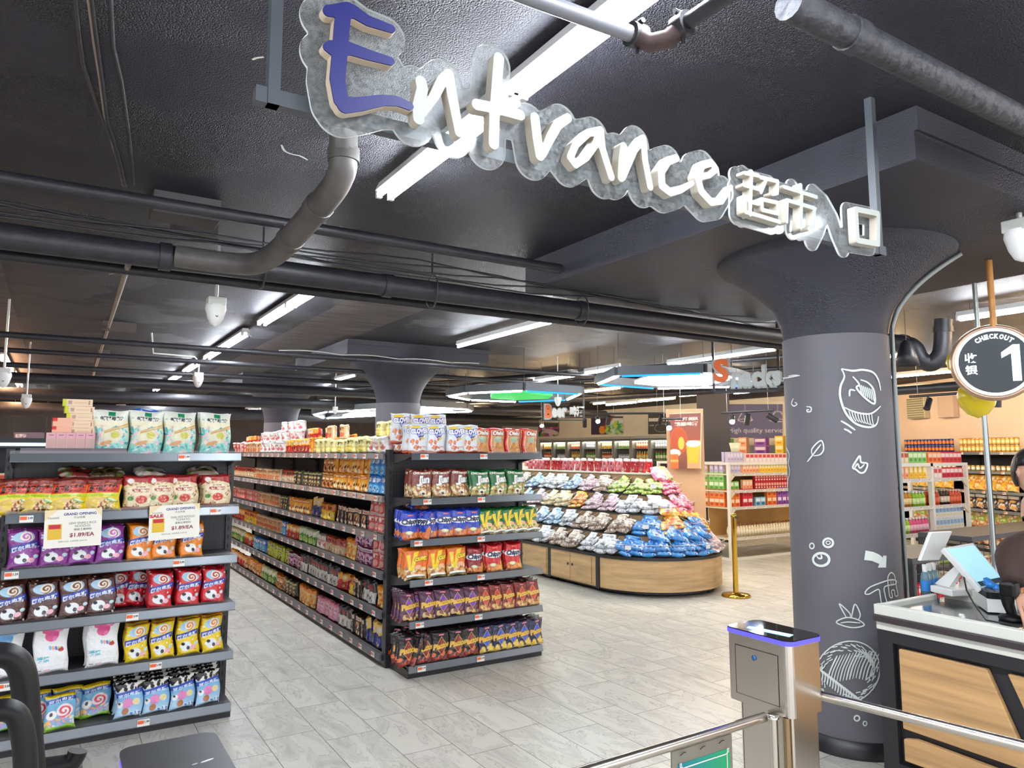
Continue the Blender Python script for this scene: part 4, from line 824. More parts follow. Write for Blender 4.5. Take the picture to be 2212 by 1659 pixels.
MB().add([f0[0], f0[0]+Vector((.03, 0, 0)), tp+Vector((.02, 0, 0)), tp, f0[0]+Vector((0, .1, 0)), f0[0]+Vector((.03, .1, 0)), tp+Vector((.02, .05, 0)), tp+Vector((0, .05, 0))], [(0, 1, 2, 3), (4, 5, 6, 7), (0, 1, 5, 4), (1, 2, 6, 5), (2, 3, 7, 6), (3, 0, 4, 7)]).add([f0[1], f0[1]+Vector((.03, 0, 0)), tp2+Vector((.03, 0, 0)), tp2, f0[1]+Vector((0, .1, 0)), f0[1]+Vector((.03, .1, 0)), tp2+Vector((.03, .05, 0)), tp2+Vector((0, .05, 0))], [(0, 1, 2, 3), (4, 5, 6, 7), (0, 1, 5, 4), (1, 2, 6, 5), (2, 3, 7, 6), (3, 0, 4, 7)]).build('stand', M_WP, pr)
bz = f0[0].z; MB().box(f0[0].x-.05, f0[0].y-.07, bz-.035, f0[1].x+.08, f0[1].y+.15, bz).build('base', M_WP, pr, None, .005)
for k, (px, l) in enumerate(((2001, 'hand sanitiser bottle at the left of the three on the counter'), (2010, 'hand sanitiser bottle in the middle of the three on the counter'), (2020, 'hand sanitiser bottle at the right of the three on the counter'))):
    g = Vector((*atd(px, 1290, 4.55+.05*k).xy, CZ+.0)); b = thing('sanitiser_bottle', l, 'bottle', g, .3*k, 'sanitiser bottles on the counter')
    MB().lathe([(0, .0), (.022, 0), (.023, .09), (.016, .115), (.009, .12)], 16).build('body', mat('clear_gel', '#9fc7d8', .08, trans=.6), b)
    MB().lathe([(.0235, .02), (.0238, .075)], 16).build('label', mat('blue_label', '#2b7fc9', .4), b)
    MB().lathe([(.012, .115), (.013, .155), (0, .157)], 12).build('cap', M_WHITE, b)
kp = atd(2150, 1300, 4.35); kp.z = CZ+.055
pk = thing('card_terminal', 'black card payment keypad beside the register', 'card terminal', kp, -.9)
MB().prism(rbox(-.055, -.1, .055, .1, .02), 0, .03).build('body', M_PL, pk); 
mb = MB()
for i in range(3):
    for j in range(4): mb.box(-.04+i*.028, -.075+j*.022, .03, -.018+i*.028, -.06+j*.022, .033)
mb.build('keys', mat('grey_keys', '#6a6d70', .5), pk); MB().box(-.035, .02, .03, .035, .07, .034).build('display', mat('dim_screen', '#3b4a4c', .2), pk)
ft = MB().box(-.06, -.11, -.06, .06, .1, .0).build('pedestal', M_WP, pk)
bk = MB(); 
for i in range(6): bk.lathe([(0.001, -.02), (.018, -.012), (.022, 0), (.016, .013), (0.001, .02)], 10, c=(.02*i*math.cos(i), .018*i*math.sin(i*1.3), .012*(i % 2)))
tag(bk.build('blue_pouch', mat('blue_wrap', '#2f86d8', .3), None, kp+Vector((.05, .05, .04))), 'crumpled bright blue plastic wrap lying on the card terminal', 'plastic wrap')
cbp = [atd(2080, 1235, 4.42), atd(2088, 1275, 4.3), atd(2105, 1310, 4.2)]; cbp[2].z = CZ+.03; cbp += [Vector((*atd(2130, 1338, 4.0).xy, CZ+.0)), Vector((*atd(2185, 1345, 3.95).xy, CZ+.0))]
tag(MB().tube(cbp, .004, 6).build('cable', M_BLACK), 'black cable from the register looping over the steel counter top', 'cable')
# ------------------------------------------------------------------ black mesh tables behind
def mesh_table(name, x0, y0, x1, y1, z, label):
    t = thing(name, label, 'display table', (x0, y0, 0)); w, d = x1-x0, y1-y0
    MB().box(0, 0, z-.05, w, d, z).build('table_top', mat('table_grey', '#333439', .5), t, None, .004)
    for a, b in ((0, 0), (w-.05, 0), (0, d-.05), (w-.05, d-.05)): MB().box(a, b, 0, a+.05, b+.05, z-.05).build('leg', M_BLACK, t)
    g = MB(); k = 0
    while k*.12 < w: g.tube([(k*.12, .01, .1), (k*.12, .01, z-.05)], .003, 4); k += 1
    for j in range(6): g.tube([(0, .01, .12+j*.11), (w, .01, .12+j*.11)], .003, 4)
    for k in range(int(d/.12)+1): g.tube([(.01, k*.12, .1), (.01, k*.12, z-.05)], .003, 4)
    for j in range(6): g.tube([(.01, 0, .12+j*.11), (.01, d, .12+j*.11)], .003, 4)
    g.build('wire_mesh', M_BLACK, t); MB().box(.03, .03, .1, w-.03, d-.03, .115).box(.03, .03, .42, w-.03, d-.03, .435).build('shelf', M_BLACK, t); return t
mesh_table('display_table', 5.91, 3.37, 6.9, 3.87, .8, 'dark table with wire mesh sides just right of the big column')
mesh_table('display_table', 7.94, 3.9, 10.3, 4.45, .8, 'long dark table with wire mesh sides behind the register')
# ------------------------------------------------------------------ packaging designs
RN = random.Random(11)
def d_swirlbag(col, c2, seed, white='#eef2f4'):
    c = Cv(1.45, 60, col); c.spots(26, 0, 0, 1, 1, .05, [c2, white, col], seed, .7)
    c.ell(.5, .80, .36, .2, '#a8cfe6'); c.swirl(.58, .80, .22, '#f3ead8', c2, 5, .85)
    c.poly([(.03, .44), (.97, .56), (.97, .70), (.03, .58)], '#23409e'); c.text('阿尔卑斯', .08, .47, .92, .60, '#f4f6ff', .10, .03)
    c.ell(.42, .25, .24, .19, white); c.ell(.3, .32, .08, .06, '#1b1b1f'); c.ell(.52, .2, .07, .08, '#1b1b1f', .5); c.ell(.72, .2, .12, .09, '#f2b8c6'); c.ell(.86, .3, .08, .07, '#bfe0ea')
    c.rect(0, .965, 1, 1, c2); return c
def d_noodle_yellow():
    c = Cv(.95, 84, '#f0d31f'); c.rect(0, .86, 1, 1, '#7e3524'); c.rect(.3, .87, .72, .96, '#2e1512'); c.wave(.80, '#8a2f22', .01, 2)
    c.rect(.05, .55, .95, .80, '#d03a1e'); c.text('螺蛳粉', .12, .58, .9, .79, '#20110c', .02, .045)
    c.rect(.05, .43, .95, .53, '#c3d52c'); c.text('LUOSIFEN RICE NOODLES', .2, .455, .85, .49, '#8a9a20', -.01, .01)
    c.ell(.45, .2, .38, .2, '#e8c27c'); c.ell(.3, .22, .14, .12, '#f0d060'); c.spots(50, .4, .06, .8, .32, .045, ['#7a3a22', '#b9502c', '#e9cf9a', '#6d8a2e', '#efe0b0'], 4); c.ell(.78, .33, .18, .05, '#6aa04a', -.3); c.ell(.78, .34, .15, .035, '#dfe8b0', -.3); return c
def d_noodle_beige():
    c = Cv(1.15, 70, '#e3d2a8'); c.spots(90, 0, 0, 1, .8, .06, ['#d9b98a', '#f0e2be', '#b7874f', '#8c4a30', '#efe6cc'], 8, .35)
    c.poly([(0, 1), (1, 1), (1, .72), (.6, .8), (.3, .82), (0, .68)], '#a92b2c'); c.ell(.22, .84, .1, .08, '#f2e9e2'); c.ell(.52, .55, .38, .2, '#efe0c0'); c.text('螺蛳粉', .25, .5, .82, .62, '#a83630', 0, .03); c.text('好欢螺', .38, .64, .68, .69, '#8a4a3a', 0, .02)
    c.ell(.55, .3, .18, .13, '#c23b2a'); c.spots(14, .4, .22, .7, .4, .04, ['#d9553a', '#f0a090'], 5); c.ell(.2, .33, .1, .08, '#4f8a3a'); c.rect(0, 0, 1, .1, '#a36a52'); return c
def d_pouch_teal():
    c = Cv(1.22, 78, '#e9e3c4'); c.grad(.0, '#6fc2bd', .6, '#dfe6cb'); c.spots(70, .02, .02, .98, .62, .09, ['#58b8b4', '#8fd0c8', '#e4b9b4', '#4aa6a8', '#cfe4d0', '#3f9fb4'], 3, .35)
    c.spots(16, .05, .03, .9, .5, .06, ['#ecb9bb', '#f0c9c4'], 9, .9); c.ell(.5, .42, .3, .2, '#dcd9b8'); c.ell(.62, .44, .12, .1, '#c9c352'); c.ell(.35, .25, .2, .06, '#cf9a62', .3); c.poly([(.3, .5), (.98, .66), (.98, .70), (.3, .53)], '#d2a765'); c.poly([(.3, .47), (.98, .62), (.98, .64), (.3, .5)], '#c59654')
    c.rect(0, .77, 1, .97, '#e6e8da'); c.text('螺狮粉', .2, .76, .88, .86, '#2d2d34', .01, .03); c.rect(.42, .87, .62, .98, '#1f8a56'); c.rect(.06, .8, .12, .84, '#a9c79a'); c.rect(0, .97, 1, 1, '#f0f2ec'); return c
def d_white_pouch(col, c2):
    c = Cv(1.55, 66, '#f0f1f1'); c.ell(.52, .78, .2, .2, col); c.ell(.36, .9, .14, .1, col, .4); c.ell(.7, .9, .14, .1, c2, -.4); c.ell(.6, .7, .07, .07, c2)
    for i, k in enumerate(('#7fb6e6', '#f0a58a', '#5a6fc8', '#8fc46a', '#c03a3a')): c.ell(.48+.09*i, .52-.01*i, .04, .07, k, .3)
    c.ell(.8, .46, .09, .06, '#b53434'); c.text('爆浆', .1, .24, .48, .36, '#4fb3c4', 0, .03); c.rect(.1, .15, .9, .155, '#c4c9cb'); c.rect(.1, .12, .8, .125, '#c9cdd0'); c.rect(.1, .08, .25, .09, '#8b5f5c'); c.rect(.32, .08, .5, .09, '#d87a7a'); return c
def d_cow_top():
    c = Cv(1.3, 60, '#9cc9e8'); c.grad(0, '#bfe0f2', .6, '#7db6e4'); c.rect(0, .72, 1, 1, '#f2efe6'); c.spots(26, 0, .74, 1, 1, .09, ['#17171a'], 21, .7); c.poly([(.0, .55), (1, .68), (1, .8), (0, .68)], '#2a50b4'); c.text('阿尔卑斯', .1, .58, .9, .68, '#eef4ff', .09, .02)
    c.ell(.45, .40, .2, .17, '#e58ac0'); c.ell(.38, .18, .13, .12, '#b06a38'); c.ell(.75, .42, .13, .12, '#efe0a8'); c.ell(.15, .36, .12, .1, '#f4f4f2'); c.ell(.12, .4, .05, .04, '#222'.replace('#222', '#222222')); c.spots(12, .5, .02, 1, .16, .05, ['#e9f2f8', '#c75a78', '#3a66b8'], 6); return c
def d_lolly():
    c = Cv(1.15, 66, '#6fb2d8'); c.rect(0, .88, 1, 1, '#f2cf1c'); c.poly([(0, .72), (1, .8), (1, .9), (0, .84)], '#24499f'); c.text('阿尔卑斯', .1, .74, .9, .85, '#e9f0ff', .05, .02); c.spots(60, 0, .0, 1, .4, .08, ['#e9e3e6', '#b7a0c8', '#8ab45a', '#f0b56a', '#e58aa8', '#d8e8f0'], 13); c.swirl(.62, .5, .27, '#f4e6e8', '#d8465c', 5, .8); c.ell(.2, .42, .16, .14, '#f2f2f0'); c.ell(.18, .44, .05, .06, '#1c1c20'); c.wave(.1, '#93c83a', .03, 1.5, 0, False); return c
def d_clover():
    c = Cv(1.4, 66, '#dfe6ec'); c.grad(0, '#e9e2da', .3, '#e3eaf0'); c.ell(.3, .90, .24, .08, '#e8c83a'); c.poly([(.1, .86), (.97, .86), (.55, .46)], '#3a3f9c'); c.text('CLOVER', .06, .68, .96, .85, '#f6f8fb', .02, .06, out='#3a3f9c'); c.text('CHIPS', .4, .6, .75, .68, '#f0f4ff', 0, .03); c.ell(.62, .52, .12, .06, '#cfc65a')
    c.spots(14, .08, .14, .55, .5, .085, ['#dd8a5e', '#cf6f48'], 5, .75); c.text('CHEESE', .55, .2, .92, .26, '#d07a78', 0, .02); c.wave(.1, '#c4603a', .02, 2, 0, False); c.rect(0, 0, 1, .035, '#b53a34'); return c
def d_oishi():
    c = Cv(1.35, 62, '#d2281f'); c.rect(.1, .04, .92, .92, '#e4c79a'); c.rect(.14, .06, .88, .9, '#c98a4a')
    for i in range(34): R = random.Random(i); x = R.uniform(.14, .8); y = R.uniform(.08, .6); c.poly([(x, y), (x+.03, y), (x+.13, y+.16), (x+.1, y+.16)], R.choice(['#e3a856', '#b56a30', '#f0c67c', '#b8402c']))
    c.rect(.14, .7, .88, .9, '#c94a34'); c.text('Oishi', .18, .72, .84, .89, '#f6efe2', 0, .05, out='#5a1a14'); c.ell(.5, .52, .24, .12, '#9fb79c'); c.ell(.5, .62, .22, .07, '#b8c4a8'); return c
def d_juan(col, mid, seed):
    c = Cv(1.38, 66, col); c.grad(.0, '#d9c79a', .5, col); c.spots(55, 0, .03, 1, .46, .1, ['#e2c98a', '#c9a25a', '#f0e0b0', '#8a5a30', mid], seed, .6); c.ell(.5, .2, .16, .13, '#f2e8d4'); c.ell(.5, .17, .08, .06, '#3a2418'); c.text('CHICHARRON', .05, .84, .96, .92, '#f4efe4', 0, .05)
    c.text('J', .2, .42, .5, .8, '#f4f4f0', 0, .06, .1, out='#26303a'); c.text('uan', .46, .52, .98, .72, '#eef0ee', .03, .06, out='#26303a'); return c
def d_chippy(col, c2, seed):
    c = Cv(1.4, 66, col); c.ell(.5, .62, .5, .17, '#f4f5f8'); c.rect(.03, .56, .97, .68, '#f4f5f8'); c.text('Chippy', .08, .50, .96, .74, '#15203f', .03, .06); c.rect(.36, .85, .64, .9, '#e4655a'); c.spots(40, 0, 0, 1, .24, .11, ['#d97b3a', '#c8612c', '#e89a52'], seed, .6); c.ell(.4, .26, .2, .09, '#c9d39a'); c.ell(.4, .27, .15, .06, '#eef0c8'); c.poly([(.8, .0), (1, .0), (1, .5), (.85, .36)], c2); return c
def d_vcut(col, c2, seed):
    c = Cv(1.45, 66, col); c.spots(45, 0, .0, 1, .42, .12, ['#e6c98c', '#d8a860', c2, '#f0dca8', '#9c6a34'], seed, .7); c.poly([(.1, .82), (.3, .82), (.33, .42), (.48, .88), (.72, .93), (.42, .3), (.24, .3)], '#f2d21f'); c.text('cut', .5, .6, .98, .78, '#f2d21f', .06, .07, out='#23321c'); c.poly([(.1, .08), (.95, .1), (.95, .18), (.1, .16)], '#f0efe8'); c.poly([(.1, .06), (.95, .08), (.95, .11), (.1, .09)], '#2c5c40'); c.ell(.7, .4, .18, .1, '#f3b890'); return c
def d_piattos(col, dia, low, seed):
    c = Cv(1.42, 66, col); c.spots(20, 0, 0, 1, .26, .13, low, seed, .7); c.poly([(.5, .83), (.84, .5), (.5, .2), (.16, .5)], '#c9b070'); c.poly([(.5, .8), (.8, .5), (.5, .23), (.2, .5)], dia); c.text('Piattos', .08, .42, .94, .62, '#e8b84a', .07, .07, out='#5a3a20'); c.rect(.34, .85, .64, .9, '#e07a8a'); c.rect(0, .96, 1, 1, '#2a2026'); return c
def d_generic(seed, base, acc, kind=0, A_=1.25, n=26):
    R = random.Random(seed); c = Cv(A_, n, base)
    if kind == 0: c.rect(.08, .72, .92, .9, acc[0]); c.rect(.15, .78, .85, .83, acc[1]); c.spots(16, .1, .05, .9, .5, .13, acc, seed); c.ell(.5, .58, .25, .1, acc[-1])
    elif kind == 1: c.wave(.55, acc[0], .05, 1.3, seed); c.text('面食', .2, .6, .85, .85, acc[1], 0, .05); c.ell(.5, .28, .3, .22, acc[-1]); c.spots(10, .3, .15, .7, .4, .08, acc, seed)
    elif kind == 2: c.rect(.1, .1, .9, .9, acc[0]); c.text('米粉', .2, .55, .8, .82, acc[1], 0, .05); c.ell(.5, .32, .28, .18, acc[-1])
    else: c.spots(30, 0, 0, 1, 1, .16, acc, seed, .7); c.ell(.5, .6, .3, .18, acc[0]); c.text('好吃', .3, .53, .7, .67, acc[1], 0, .05)
    return c
# ------------------------------------------------------------------ shelving units
M_RAIL = mat('price_rail', '#7b8086', .3, .55, noise=.08, nscale=4)
M_RAILD = mat('price_rail_dark', '#5a5e66', .3, .3)
M_TAGW = mat('tag_white', '#f0efea', .5); M_TAGO = mat('tag_orange', '#ec6a3c', .5)
def perf():
    m = bpy.data.materials.new('perforated_panel'); m.use_nodes = True; N = m.node_tree.nodes; L = m.node_tree.links; b = N['Principled BSDF']; tc = N.new('ShaderNodeTexCoord')
    mp = N.new('ShaderNodeMapping'); mp.inputs['Scale'].default_value = (33, 33, 33); L.new(tc.outputs['Object'], mp.inputs[0])
    fr = N.new('ShaderNodeVectorMath'); fr.operation = 'FRACTION'; L.new(mp.outputs[0], fr.inputs[0]); sb = N.new('ShaderNodeVectorMath'); sb.operation = 'SUBTRACT'; sb.inputs[1].default_value = (.5, .5, .5); L.new(fr.outputs[0], sb.inputs[0])
    mu = N.new('ShaderNodeVectorMath'); mu.operation = 'MULTIPLY'; mu.inputs[1].default_value = (1, 0, 1); L.new(sb.outputs[0], mu.inputs[0]); ln = N.new('ShaderNodeVectorMath'); ln.operation = 'LENGTH'; L.new(mu.outputs[0], ln.inputs[0])
    st = N.new('ShaderNodeMath'); st.operation = 'LESS_THAN'; st.inputs[1].default_value = .17; L.new(ln.outputs['Value'], st.inputs[0]); mx = N.new('ShaderNodeMix'); mx.data_type = 'RGBA'; L.new(st.outputs[0], mx.inputs[0]); mx.inputs[6].default_value = (*lin('#2b2b30'), 1); mx.inputs[7].default_value = (*lin('#0c0c0e'), 1); L.new(mx.outputs[2], b.inputs['Base Color']); b.inputs['Roughness'].default_value = .45; return m
M_PERF = perf()
ZS = [1.64, 1.30, .995, .70, .40, .085]
def price_tag(parent, x, y, z, pr='1.99'):
    t = MB().box(x-.033, y-.004, z-.017, x+.033, y-.001, z+.021, 0).box(x-.031, y-.0052, z-.003, x+.002, y-.0045, z+.016, 1); text_mesh(t, pr, lambda a, b: (a, y-.0055, b), x+.006, z+.0, x+.03, z+.013, 2, .03)
    return t.build('price_tag', [M_TAGW, M_TAGO, M_BLACK], parent)
def gondola(name, label, loc, rz, w, dep, zs, tags, back=True, group=None, sides=True, seam=False, rail=None, tagp=True):
    """origin at left front floor corner, x along the front, y into the depth"""
    t = thing(name, label, 'shelving unit', loc, rz, group)
    MB().box(0, .012, 0, w, dep, .055).box(.0, .03, .055, w, dep, .075).build('base', M_BLACK, t)
    if back: MB().box(0, dep, 0, w, dep+.02, zs[0]-.01).build('back_panel', M_PERF, t, None)
    if sides:
        for x0 in (-.035, w-.005):
            mb = MB().box(x0, dep-.025, 0, x0+.04, dep+.045, zs[0]+.035); 
            for k in range(26): mb.box(x0+.012, dep-.027, .1+k*.06, x0+.022, dep-.0245, .13+k*.06, 1)
            mb.build('upright', [M_BLACK, mat('slot_dark', '#08080a', .6)], t)
    for i, z in enumerate(zs):
        low = i == len(zs)-1
        sh = MB().box(0, .0, z-.022, w, dep, z)
        for xx in (0, w-.012):
            if not low: sh.prism([(.02, z-.02), (dep, z-.02), (dep, z-.085), (.1, z-.04)], xx, xx+.012, 'x')
        s = sh.build('shelf', M_DARK, t)
        rl_ = MB().prism([(-.002, z+.006), (.004, z+.006), (.004, z-.044), (-.014, z-.044), (-.016, z-.038)], .002, w-.002, 'x')
        if seam: rl_.box(w-.004, -.017, z-.044, w, .004, z+.006)
        rl_.build('price_rail', rail or M_RAIL, s)
        if tagp:
            for k, tx in enumerate(tags[i % len(tags)]): price_tag(s, tx, -.014, z-.022, ['1.99', '2.49', '1.29', '0.99', '3.59'][(i+k) % 5])
        MB().box(.0, .005, z+.0, w, .008, z+.022).build('front_lip', M_GLASS, s)
    return t
gL = gondola('gondola', 'black shelving unit at the left holding noodles and candy', (-.215, 4.98, 0), 0, 1.245, .40, ZS, [[.9], [.1, 1.1], [.05, .9], [.66], [.05, .8], [.75]])
gC = gondola('gondola', 'black end shelving unit in the middle filled with crisp bags', (2.285, 5.09, 0), 0, 1.19, .38, ZS, [[.1, .62], [.13, .6], [.06, .6], [.15, .6], [.08, .58], [.1, .6]])
YB = [5.50, 6.53, 7.56, 8.60, 9.65, 10.70]
ONAME = ['nearest', 'second', 'third', 'fourth', 'fifth', 'farthest']
for i, y in enumerate(YB):
    t = gondola('gondola', f'{ONAME[i]} bay of the long black noodle shelving along the aisle', (2.24, y+1.04, 0), -PI/2, 1.035, .42, ZS, [[.15, .4, .62, .9]], rail=M_RAIL, seam=True)
# far side of the run
MB().box(2.72, 5.52, 0, 3.45, 11.75, .08).build('rear_base', M_BLACK, None); tag(bpy.data.objects['rear_base'], 'black rear base of the long noodle shelving', 'base')
o = MB().box(2.70, 5.52, 1.6, 3.42, 11.75, 1.618).build('top_deck', M_DARK, None); tag(o, 'top deck of the long noodle shelving under the stacked packs', 'shelf deck')
# ------------------------------------------------------------------ rows of packs
def row(protos, xs, y, z, lab, group, h=None, rng=None, lean=.12, depth=0, dstep=.055, jit=.02, rz=0, frame=None):
    """protos: list per x; frame: (origin, rotation) of the unit"""
    rng = rng or RN
    for d in range(depth, -1, -1):
        for i, x in enumerate(xs):
            p = protos[i] if isinstance(protos, list) else protos
            yy = y+d*dstep+rng.uniform(-.004, .004); a = -lean*rng.uniform(.4, 1.3); zz = z+(.0 if d == 0 else .006)
            pos = Vector((x+rng.uniform(-jit, jit)*.3, yy, zz)); r = rng.uniform(-.12, .12)+rz
            if frame: pos = frame[0]+Matrix.Rotation(frame[1], 3, 'Z') @ pos; r += frame[1]
            l = lab(i, d) if callable(lab) else lab
            put(p, pos, (a, rng.uniform(-.03, .03), r), l, group)
def olab(base, place, n, hid='standing behind'):
    def f(i, d):
        o = ORD[i] if i < len(ORD) else 'far'
        if d == 0: return f'{base}, {o} from left {place}' if n > 1 else f'{base} {place}'
        return f'{base}, {"one" if d == 1 else "two"} behind the {o} from left {place}'
    return f
# left unit
fl, b_ = -.215, 4.98
def px(*xs): return [aty(x, 1100, 5.03).x for x in xs]
teal = pack('noodle_pouch', d_pouch_teal(), .195, .265, .07, '', 'food pouch', 1, 'pouch')
row(teal, px(232, 308, 383, 459), 5.08, 1.642, olab('teal noodle pouch', 'on the left unit top', 4), 'teal noodle pouches', depth=1, dstep=.09, lean=.05)
tw = d_pouch_teal()
bl = pack('snack_bag', Cv(.6, 20, '#2f6fd0').spots(8, 0, 0, 1, 1, .2, ['#d8e8f8', '#3a40b8']), .26, .12, .05, 'blue and white packet lying behind the teal pouches', 'snack bag', 5)
bl.location = (.55, 5.25, 1.86); bl.rotation_euler = (-1.1, .1, .2)
pb = Cv(2.3, 26, '#dba3ac'); pb.rect(.94, 0, 1, 1, '#9a6a72'); pb.rect(.1, .12, .9, .72, '#c9a79c'); pb.rect(.25, .86, .75, .9, '#8d6a70')
for k in range(16): pb.rect(.16, .16+k*.034, .84, .168+k*.034, '#b58f8c')
pb.rect(.22, .03, .78, .11, '#8a7f78'); pb.rect(.02, 0, .98, .03, '#d8d27a')
pbx = pack('medicine_box', pb, .05, .125, .05, '', 'box', 0, 'box')
for i in range(5): put(pbx, (px(100+i*21.5)[0], 5.06, 1.642), (0, 0, 0), f'upright pink printed box, {ORD[i]} from the left on the left shelving top', 'upright pink boxes')
ob = Cv(.28, 40, '#eccfae'); ob.rect(0, 0, .14, 1, '#c9d233'); ob.rect(.2, .3, .32, .75, '#b09a88'); ob.rect(.38, .4, .8, .45, '#c9a98f'); ob.rect(.38, .55, .8, .6, '#c9a98f'); ob.rect(.86, .25, .9, .8, '#a05a4a')
obx = pack('flat_box', ob, .155, .042, .06, '', 'box', 0, 'box')
for i, (xx, zz, r) in enumerate(((163, 0, 0), (160, 1, .05), (164, 2, -.03), (158, 3, .1), (154, 4, -.05))): put(obx, (px(xx)[0], 5.12, 1.756+.043*zz), (0, 0, r), f'{ORD[i]} from the bottom of the peach and lime boxes stacked behind the pink boxes', 'stacked peach boxes')
rb_ = Cv(.5, 20, '#eeb59a'); rb_.rect(0, .6, .25, 1, '#d4302c'); rbx = pack('flat_box', rb_, .1, .05, .06, '', 'box', 0, 'box')
for i in range(2): put(rbx, (px(122)[0], 5.11, 1.756+.05*i), (0, 0, .1*i), ['lower', 'upper'][i]+' peach and red box beside the lime box stack')
o = MB().box(0, 0, 0, .54, .008, .035).build('riser', mat('dusty_riser', '#6a6468', .5), None, (-.17, 5.03, 1.642)); tag(o, 'low grey divider in front of the pink boxes on top of the left shelving', 'divider')
pl = MB().box(-.006, 0, 0, .0, .2, .11).build('clear_divider', M_GLASS, None, (px(194)[0], 5.02, 1.642)); tag(pl, 'clear plastic divider between pink boxes and teal pouches', 'divider')
ny = pack('noodle_bag', d_noodle_yellow(), .205, .195, .085, '', 'noodle bag', 2)
row(ny, px(34, 82, 146, 220), 5.06, 1.302, olab('yellow noodle bag', 'on left unit second shelf', 4), 'yellow noodle bags', depth=2, lean=.25)
nb_ = pack('noodle_bag', d_noodle_beige(), .185, .205, .075, '', 'noodle bag', 3)
row(nb_, px(302, 345, 398, 465), 5.06, 1.302, olab('beige noodle bag', 'on left unit second shelf', 4), 'beige noodle bags', depth=2, lean=.2)
for i, (x, c_) in enumerate(((165, '#8a2a26'), (225, '#5b4a2a'), (330, '#a9a39a'), (440, '#9a8a78'))):
    q = pack('lying_bag', Cv(.6, 20, c_).spots(20, 0, 0, 1, 1, .14, ['#d8d0c0', '#2c2320', c_, '#6d7a34'], i), .2, .12, .05, ['dark red pack lying on top of the yellow noodle bags', 'olive pack lying on top of the yellow noodle bags', 'silver pack lying on top of the beige noodle bags', 'brown pack lying on top of the beige noodle bags'][i], 'noodle bag', i); q.location = (px(x)[0], 5.15, 1.50); q.rotation_euler = (-1.2, .05, .2*(-1)**i)
z3 = ZS[2]+.002; pl_ = 'on left unit third shelf'
pu = pack('candy_bag', d_swirlbag('#86308e', '#c060b8', 1), .155, .215, .055, '', 'candy bag', 4)
row(pu, px(58, 122, 182, 243), 5.05, z3, olab('purple candy bag', pl_, 4), 'purple candy bags', depth=2)
og = pack('candy_bag', d_swirlbag('#ee8a1e', '#c8641c', 2, '#f4f4f0'), .145, .215, .055, '', 'candy bag', 5)
row(og, px(308, 362, 418), 5.05, z3, olab('orange candy bag', pl_, 3), 'orange candy bags', depth=2)
z4 = ZS[3]+.002; pl_ = 'on left unit fourth shelf'
br_ = pack('candy_bag', d_swirlbag('#4a2420', '#7a4a34', 3), .155, .215, .055, '', 'candy bag', 6)
row(br_, px(36, 108, 176, 232), 5.05, z4, olab('brown candy bag', pl_, 4), 'brown candy bags', depth=2)
rd_ = pack('candy_bag', d_swirlbag('#cf1f2c', '#b01a26', 4), .145, .215, .055, '', 'candy bag', 7)
row(rd_, px(356, 416, 470), 5.05, z4, olab('red candy bag', pl_, 3), 'red candy bags', depth=2)
for i, x in enumerate((278, 305)): put(rd_, (px(x)[0], 5.2, z4), (-.2, .35*(i-.3), .2), ['left', 'right'][i]+' one of the red candy bags slumped behind the gap on the fourth shelf', 'red candy bags')
z5 = ZS[4]+.002; pl_ = 'on left unit fifth shelf'
wb = pack('candy_pouch', d_white_pouch('#5f9fd8', '#7fb6e6'), .185, .27, .05, '', 'candy pouch', 8); put(wb, (px(30)[0], 5.06, z5), (-.1, 0, 0), 'white pouch with blue print behind the trolley handle')
wp = pack('candy_pouch', d_white_pouch('#e0448a', '#e87ab0'), .175, .265, .05, '', 'candy pouch', 9)
row(wp, px(130, 238), 5.06, z5, olab('white pouch with pink print', pl_, 2), 'white and pink pouches', depth=1)
yl = pack('candy_bag', d_swirlbag('#eccb1c', '#e07a1e', 5), .135, .215, .05, '', 'candy bag', 10)
row(yl, px(312, 368, 420, 470), 5.05, z5, olab('yellow candy bag', pl_, 4), 'yellow candy bags', depth=2)
z6 = ZS[5]+.002; pl_ = 'on left unit bottom shelf'
lo = pack('candy_bag', d_lolly(), .16, .19, .05, '', 'candy bag', 11)
row(lo, px(40, 108, 175, 238), 5.17, z6, olab('red swirl candy bag', pl_, 4), 'swirl candy bags', depth=0)
put(lo, (px(160)[0], 5.03, z6), (-.35, .03, .15), 'candy bag with yellow top leaning forward at the front of the bottom shelf')
cw = pack('candy_bag', d_cow_top(), .15, .2, .05, '', 'candy bag', 12)
row(cw, px(300, 360, 415, 468), 5.05, z6, olab('pale blue candy bag', pl_, 4), 'pale blue candy bags', depth=2, dstep=.075)
